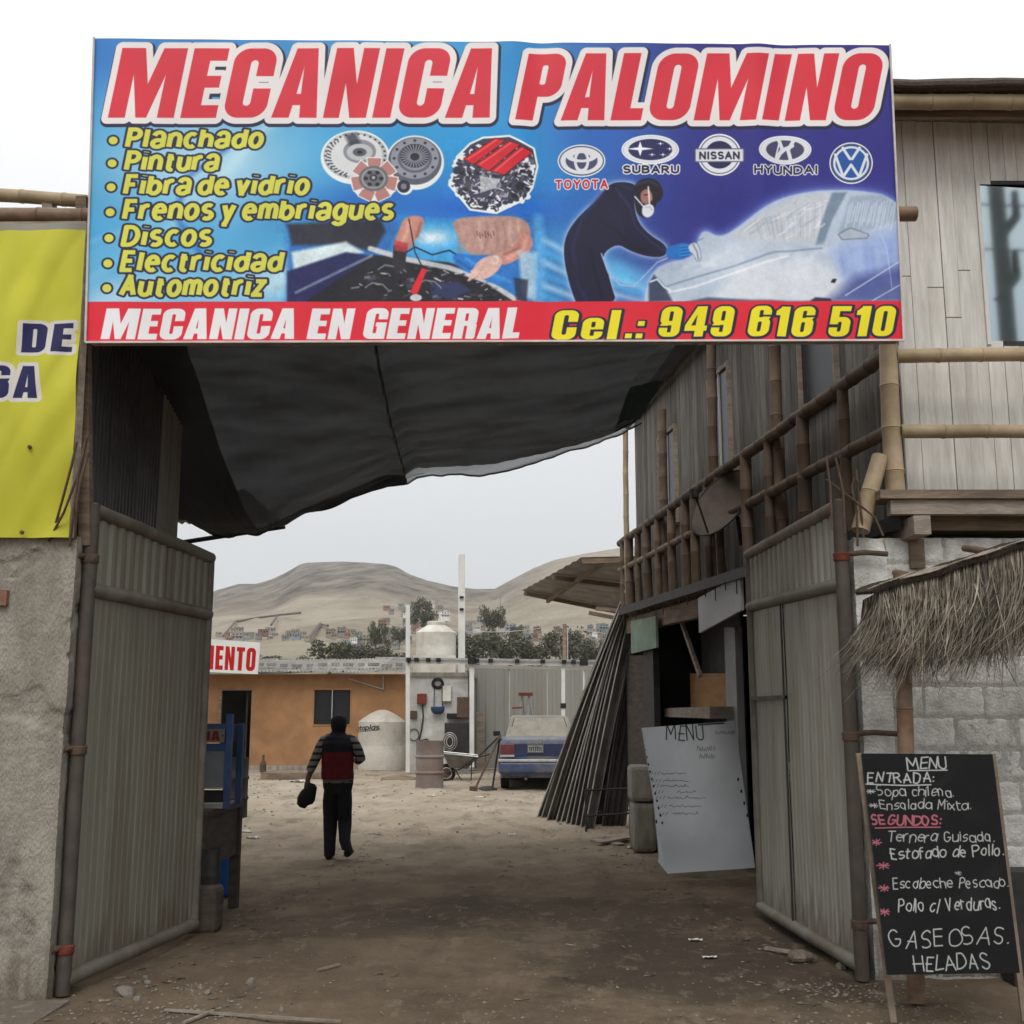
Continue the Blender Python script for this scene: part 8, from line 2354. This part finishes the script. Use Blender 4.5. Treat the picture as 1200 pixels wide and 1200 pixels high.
lit = [(744, 994, .09, 'crumpled white paper standing near the whiteboard foot'), (757, 991, .05, 'small white scrap beside the crumpled paper'), (815, 1102, .05, 'white scrap in the dark middle of the gateway'), (832, 1124, .05, 'grey scrap nearer the right gate'), (348, 916, .16, 'white paper scrap on the yard beside the black bag'),
       (285, 975, .10, 'pale strip of litter left of the person'), (296, 981, .09, 'second pale strip of litter left of the person'), (562, 936, .08, 'tiny white scrap below the pipe tripod'), (505, 933, .09, 'pale scrap on the ground by the steel drum'), (600, 980, .05, 'tiny pale scrap in the middle of the yard')]
for k, (px, py, s, lab) in enumerate(lit):
    p = gp(px, py); q = MB(); q.grid(lambda u, v: p + Vector(((u - .5) * s * 2, (v - .5) * s, .012 + s * .45 * abs(mnoise.noise(Vector((u * 2.5 + k, v * 2.5, k)))) + (s * .9 * max(0, u - .6) if k == 0 else 0))), 6, 5)
    single('paper_scrap', q, m_paper, lab, 'litter', 'paper scraps on the ground')
# bricks and kerb in front of the ochre house
q = MB(); a, b = G(305, 913), G(392, 908); q.bbox(a.x, a.y, gz(a.y), b.x, a.y + 1.2, gz(a.y) + .14); single('low_step', q, m_wood, 'low dark brown slab step in front of the ochre house', 'step')
q = MB(); p = G(308, 905); q.lathe((p.x, p.y, gz(p.y)), [(.08, 0), (.08, .2), (.03, .3), (.03, .42)], 10); single('bottle', q, m_rust, 'dark brown bottle standing by the ochre house step', 'bottle')
q = MB(); p = G(467, 913); q.lathe((p.x, p.y, gz(p.y) - .02), [(.45, 0), (.38, .06), (.1, .11), (.01, .11)], 14); single('dirt_mound', q, m_wood, 'flat dark mound of dirt left of the steel drum', 'mound')
# gravel: pebbles strewn on the dirt
q = MB(); rg_ = random.Random(8)
oct_ = [(1, 0, 0), (0, 1, 0), (-1, 0, 0), (0, -1, 0), (0, 0, .8), (0, 0, -.5)]
of_ = [(0, 1, 4), (1, 2, 4), (2, 3, 4), (3, 0, 4), (1, 0, 5), (2, 1, 5), (3, 2, 5), (0, 3, 5)]
def pebble(x, y, s):
    z = ground_z(x, y); a = rg_.uniform(0, 6.28); ca, sa = math.cos(a), math.sin(a); sx = s * rg_.uniform(.7, 1.4)
    vs = []
    for (i, j, k) in oct_:
        i, j, k = i * sx * rg_.uniform(.8, 1.2), j * s * rg_.uniform(.8, 1.2), k * s * .8
        vs.append((x + i * ca - j * sa, y + i * sa + j * ca, z + k + s * .15))
    q.add(vs, of_)
for k in range(8500):
    zone = rg_.random()
    if zone < .45: x, y = rg_.uniform(-2.6, 2.6), 5.4 + abs(rg_.gauss(0, .75)); s = rg_.choice((.004, .006, .009, .012))
    elif zone < .7: x, y = rg_.choice((-1, 1)) * rg_.gauss(2.1, .3), rg_.uniform(5.5, 7.6); s = rg_.choice((.005, .009, .014))
    else: x, y = rg_.uniform(-3.2, 3), rg_.uniform(6, 17); s = rg_.choice((.004, .005, .008, .011)) 
    if mnoise.noise(Vector((x * 1.5, y * 1.5, 0))) < -.05 and rg_.random() < .7: continue
    pebble(x, y, s)
for k in range(700):
    y = rg_.uniform(16, 31); pebble(rg_.uniform(-9, 4) , y, rg_.choice((.01, .02, .03)))
o = single('gravel', q, M('gravel', (.21, .182, .148), (.13, .112, .09), rough=1, scale=12, bump=0, island=.35), None, None, kind='stuff')

q = MB()
for k in range(420):
    side_ = rl.choice((-1, 1)); y = rl.uniform(6.2, 16)
    x = (HLb.x + .15 + (y - 7) * .05 if side_ < 0 else HRb.x - .15 - (y - 7.6) * .08) + side_ * -abs(rl.gauss(0, .35)) if rl.random() < .7 else rl.uniform(-2.2, 2)
    z = ground_z(x, y) + .006; a = rl.uniform(0, 6.28); s_ = rl.uniform(.006, .02); l_ = rl.uniform(.01, .05)
    c_, n_ = math.cos(a), math.sin(a)
    q.add([(x - c_ * l_ + n_ * s_ * .4, y - n_ * l_ - c_ * s_ * .4, z), (x + c_ * l_ + n_ * s_ * .3, y + n_ * l_ - c_ * s_ * .3, z + rl.uniform(0, .01)), (x + c_ * l_ - n_ * s_ * .4, y + n_ * l_ + c_ * s_ * .4, z), (x - c_ * l_ - n_ * s_ * .3, y - n_ * l_ + c_ * s_ * .3, z + rl.uniform(0, .012))], [(0, 1, 2, 3)])
single('dry_debris', q, M('debris', (.24, .20, .15), (.10, .08, .06), rough=1, scale=20, bump=0, island=.6), None, None, kind='stuff')
# ------------------------------------------------------------------ air
HAZE = True
if HAZE:
    q = MB(); q.bbox(-6500, -420, -1.5, 6500, 4600, 720)
    m = bpy.data.materials.new('air'); m.use_nodes = True; m.node_tree.nodes.clear()
    o = m.node_tree.nodes.new('ShaderNodeOutputMaterial'); v = m.node_tree.nodes.new('ShaderNodeVolumePrincipled')
    v.inputs['Color'].default_value = (.93, .95, 1.0, 1); v.inputs['Density'].default_value = .00008; v.inputs['Anisotropy'].default_value = .3
    m.node_tree.links.new(v.outputs[0], o.inputs['Volume'])
    hz = single('haze', q, m, kind='stuff')
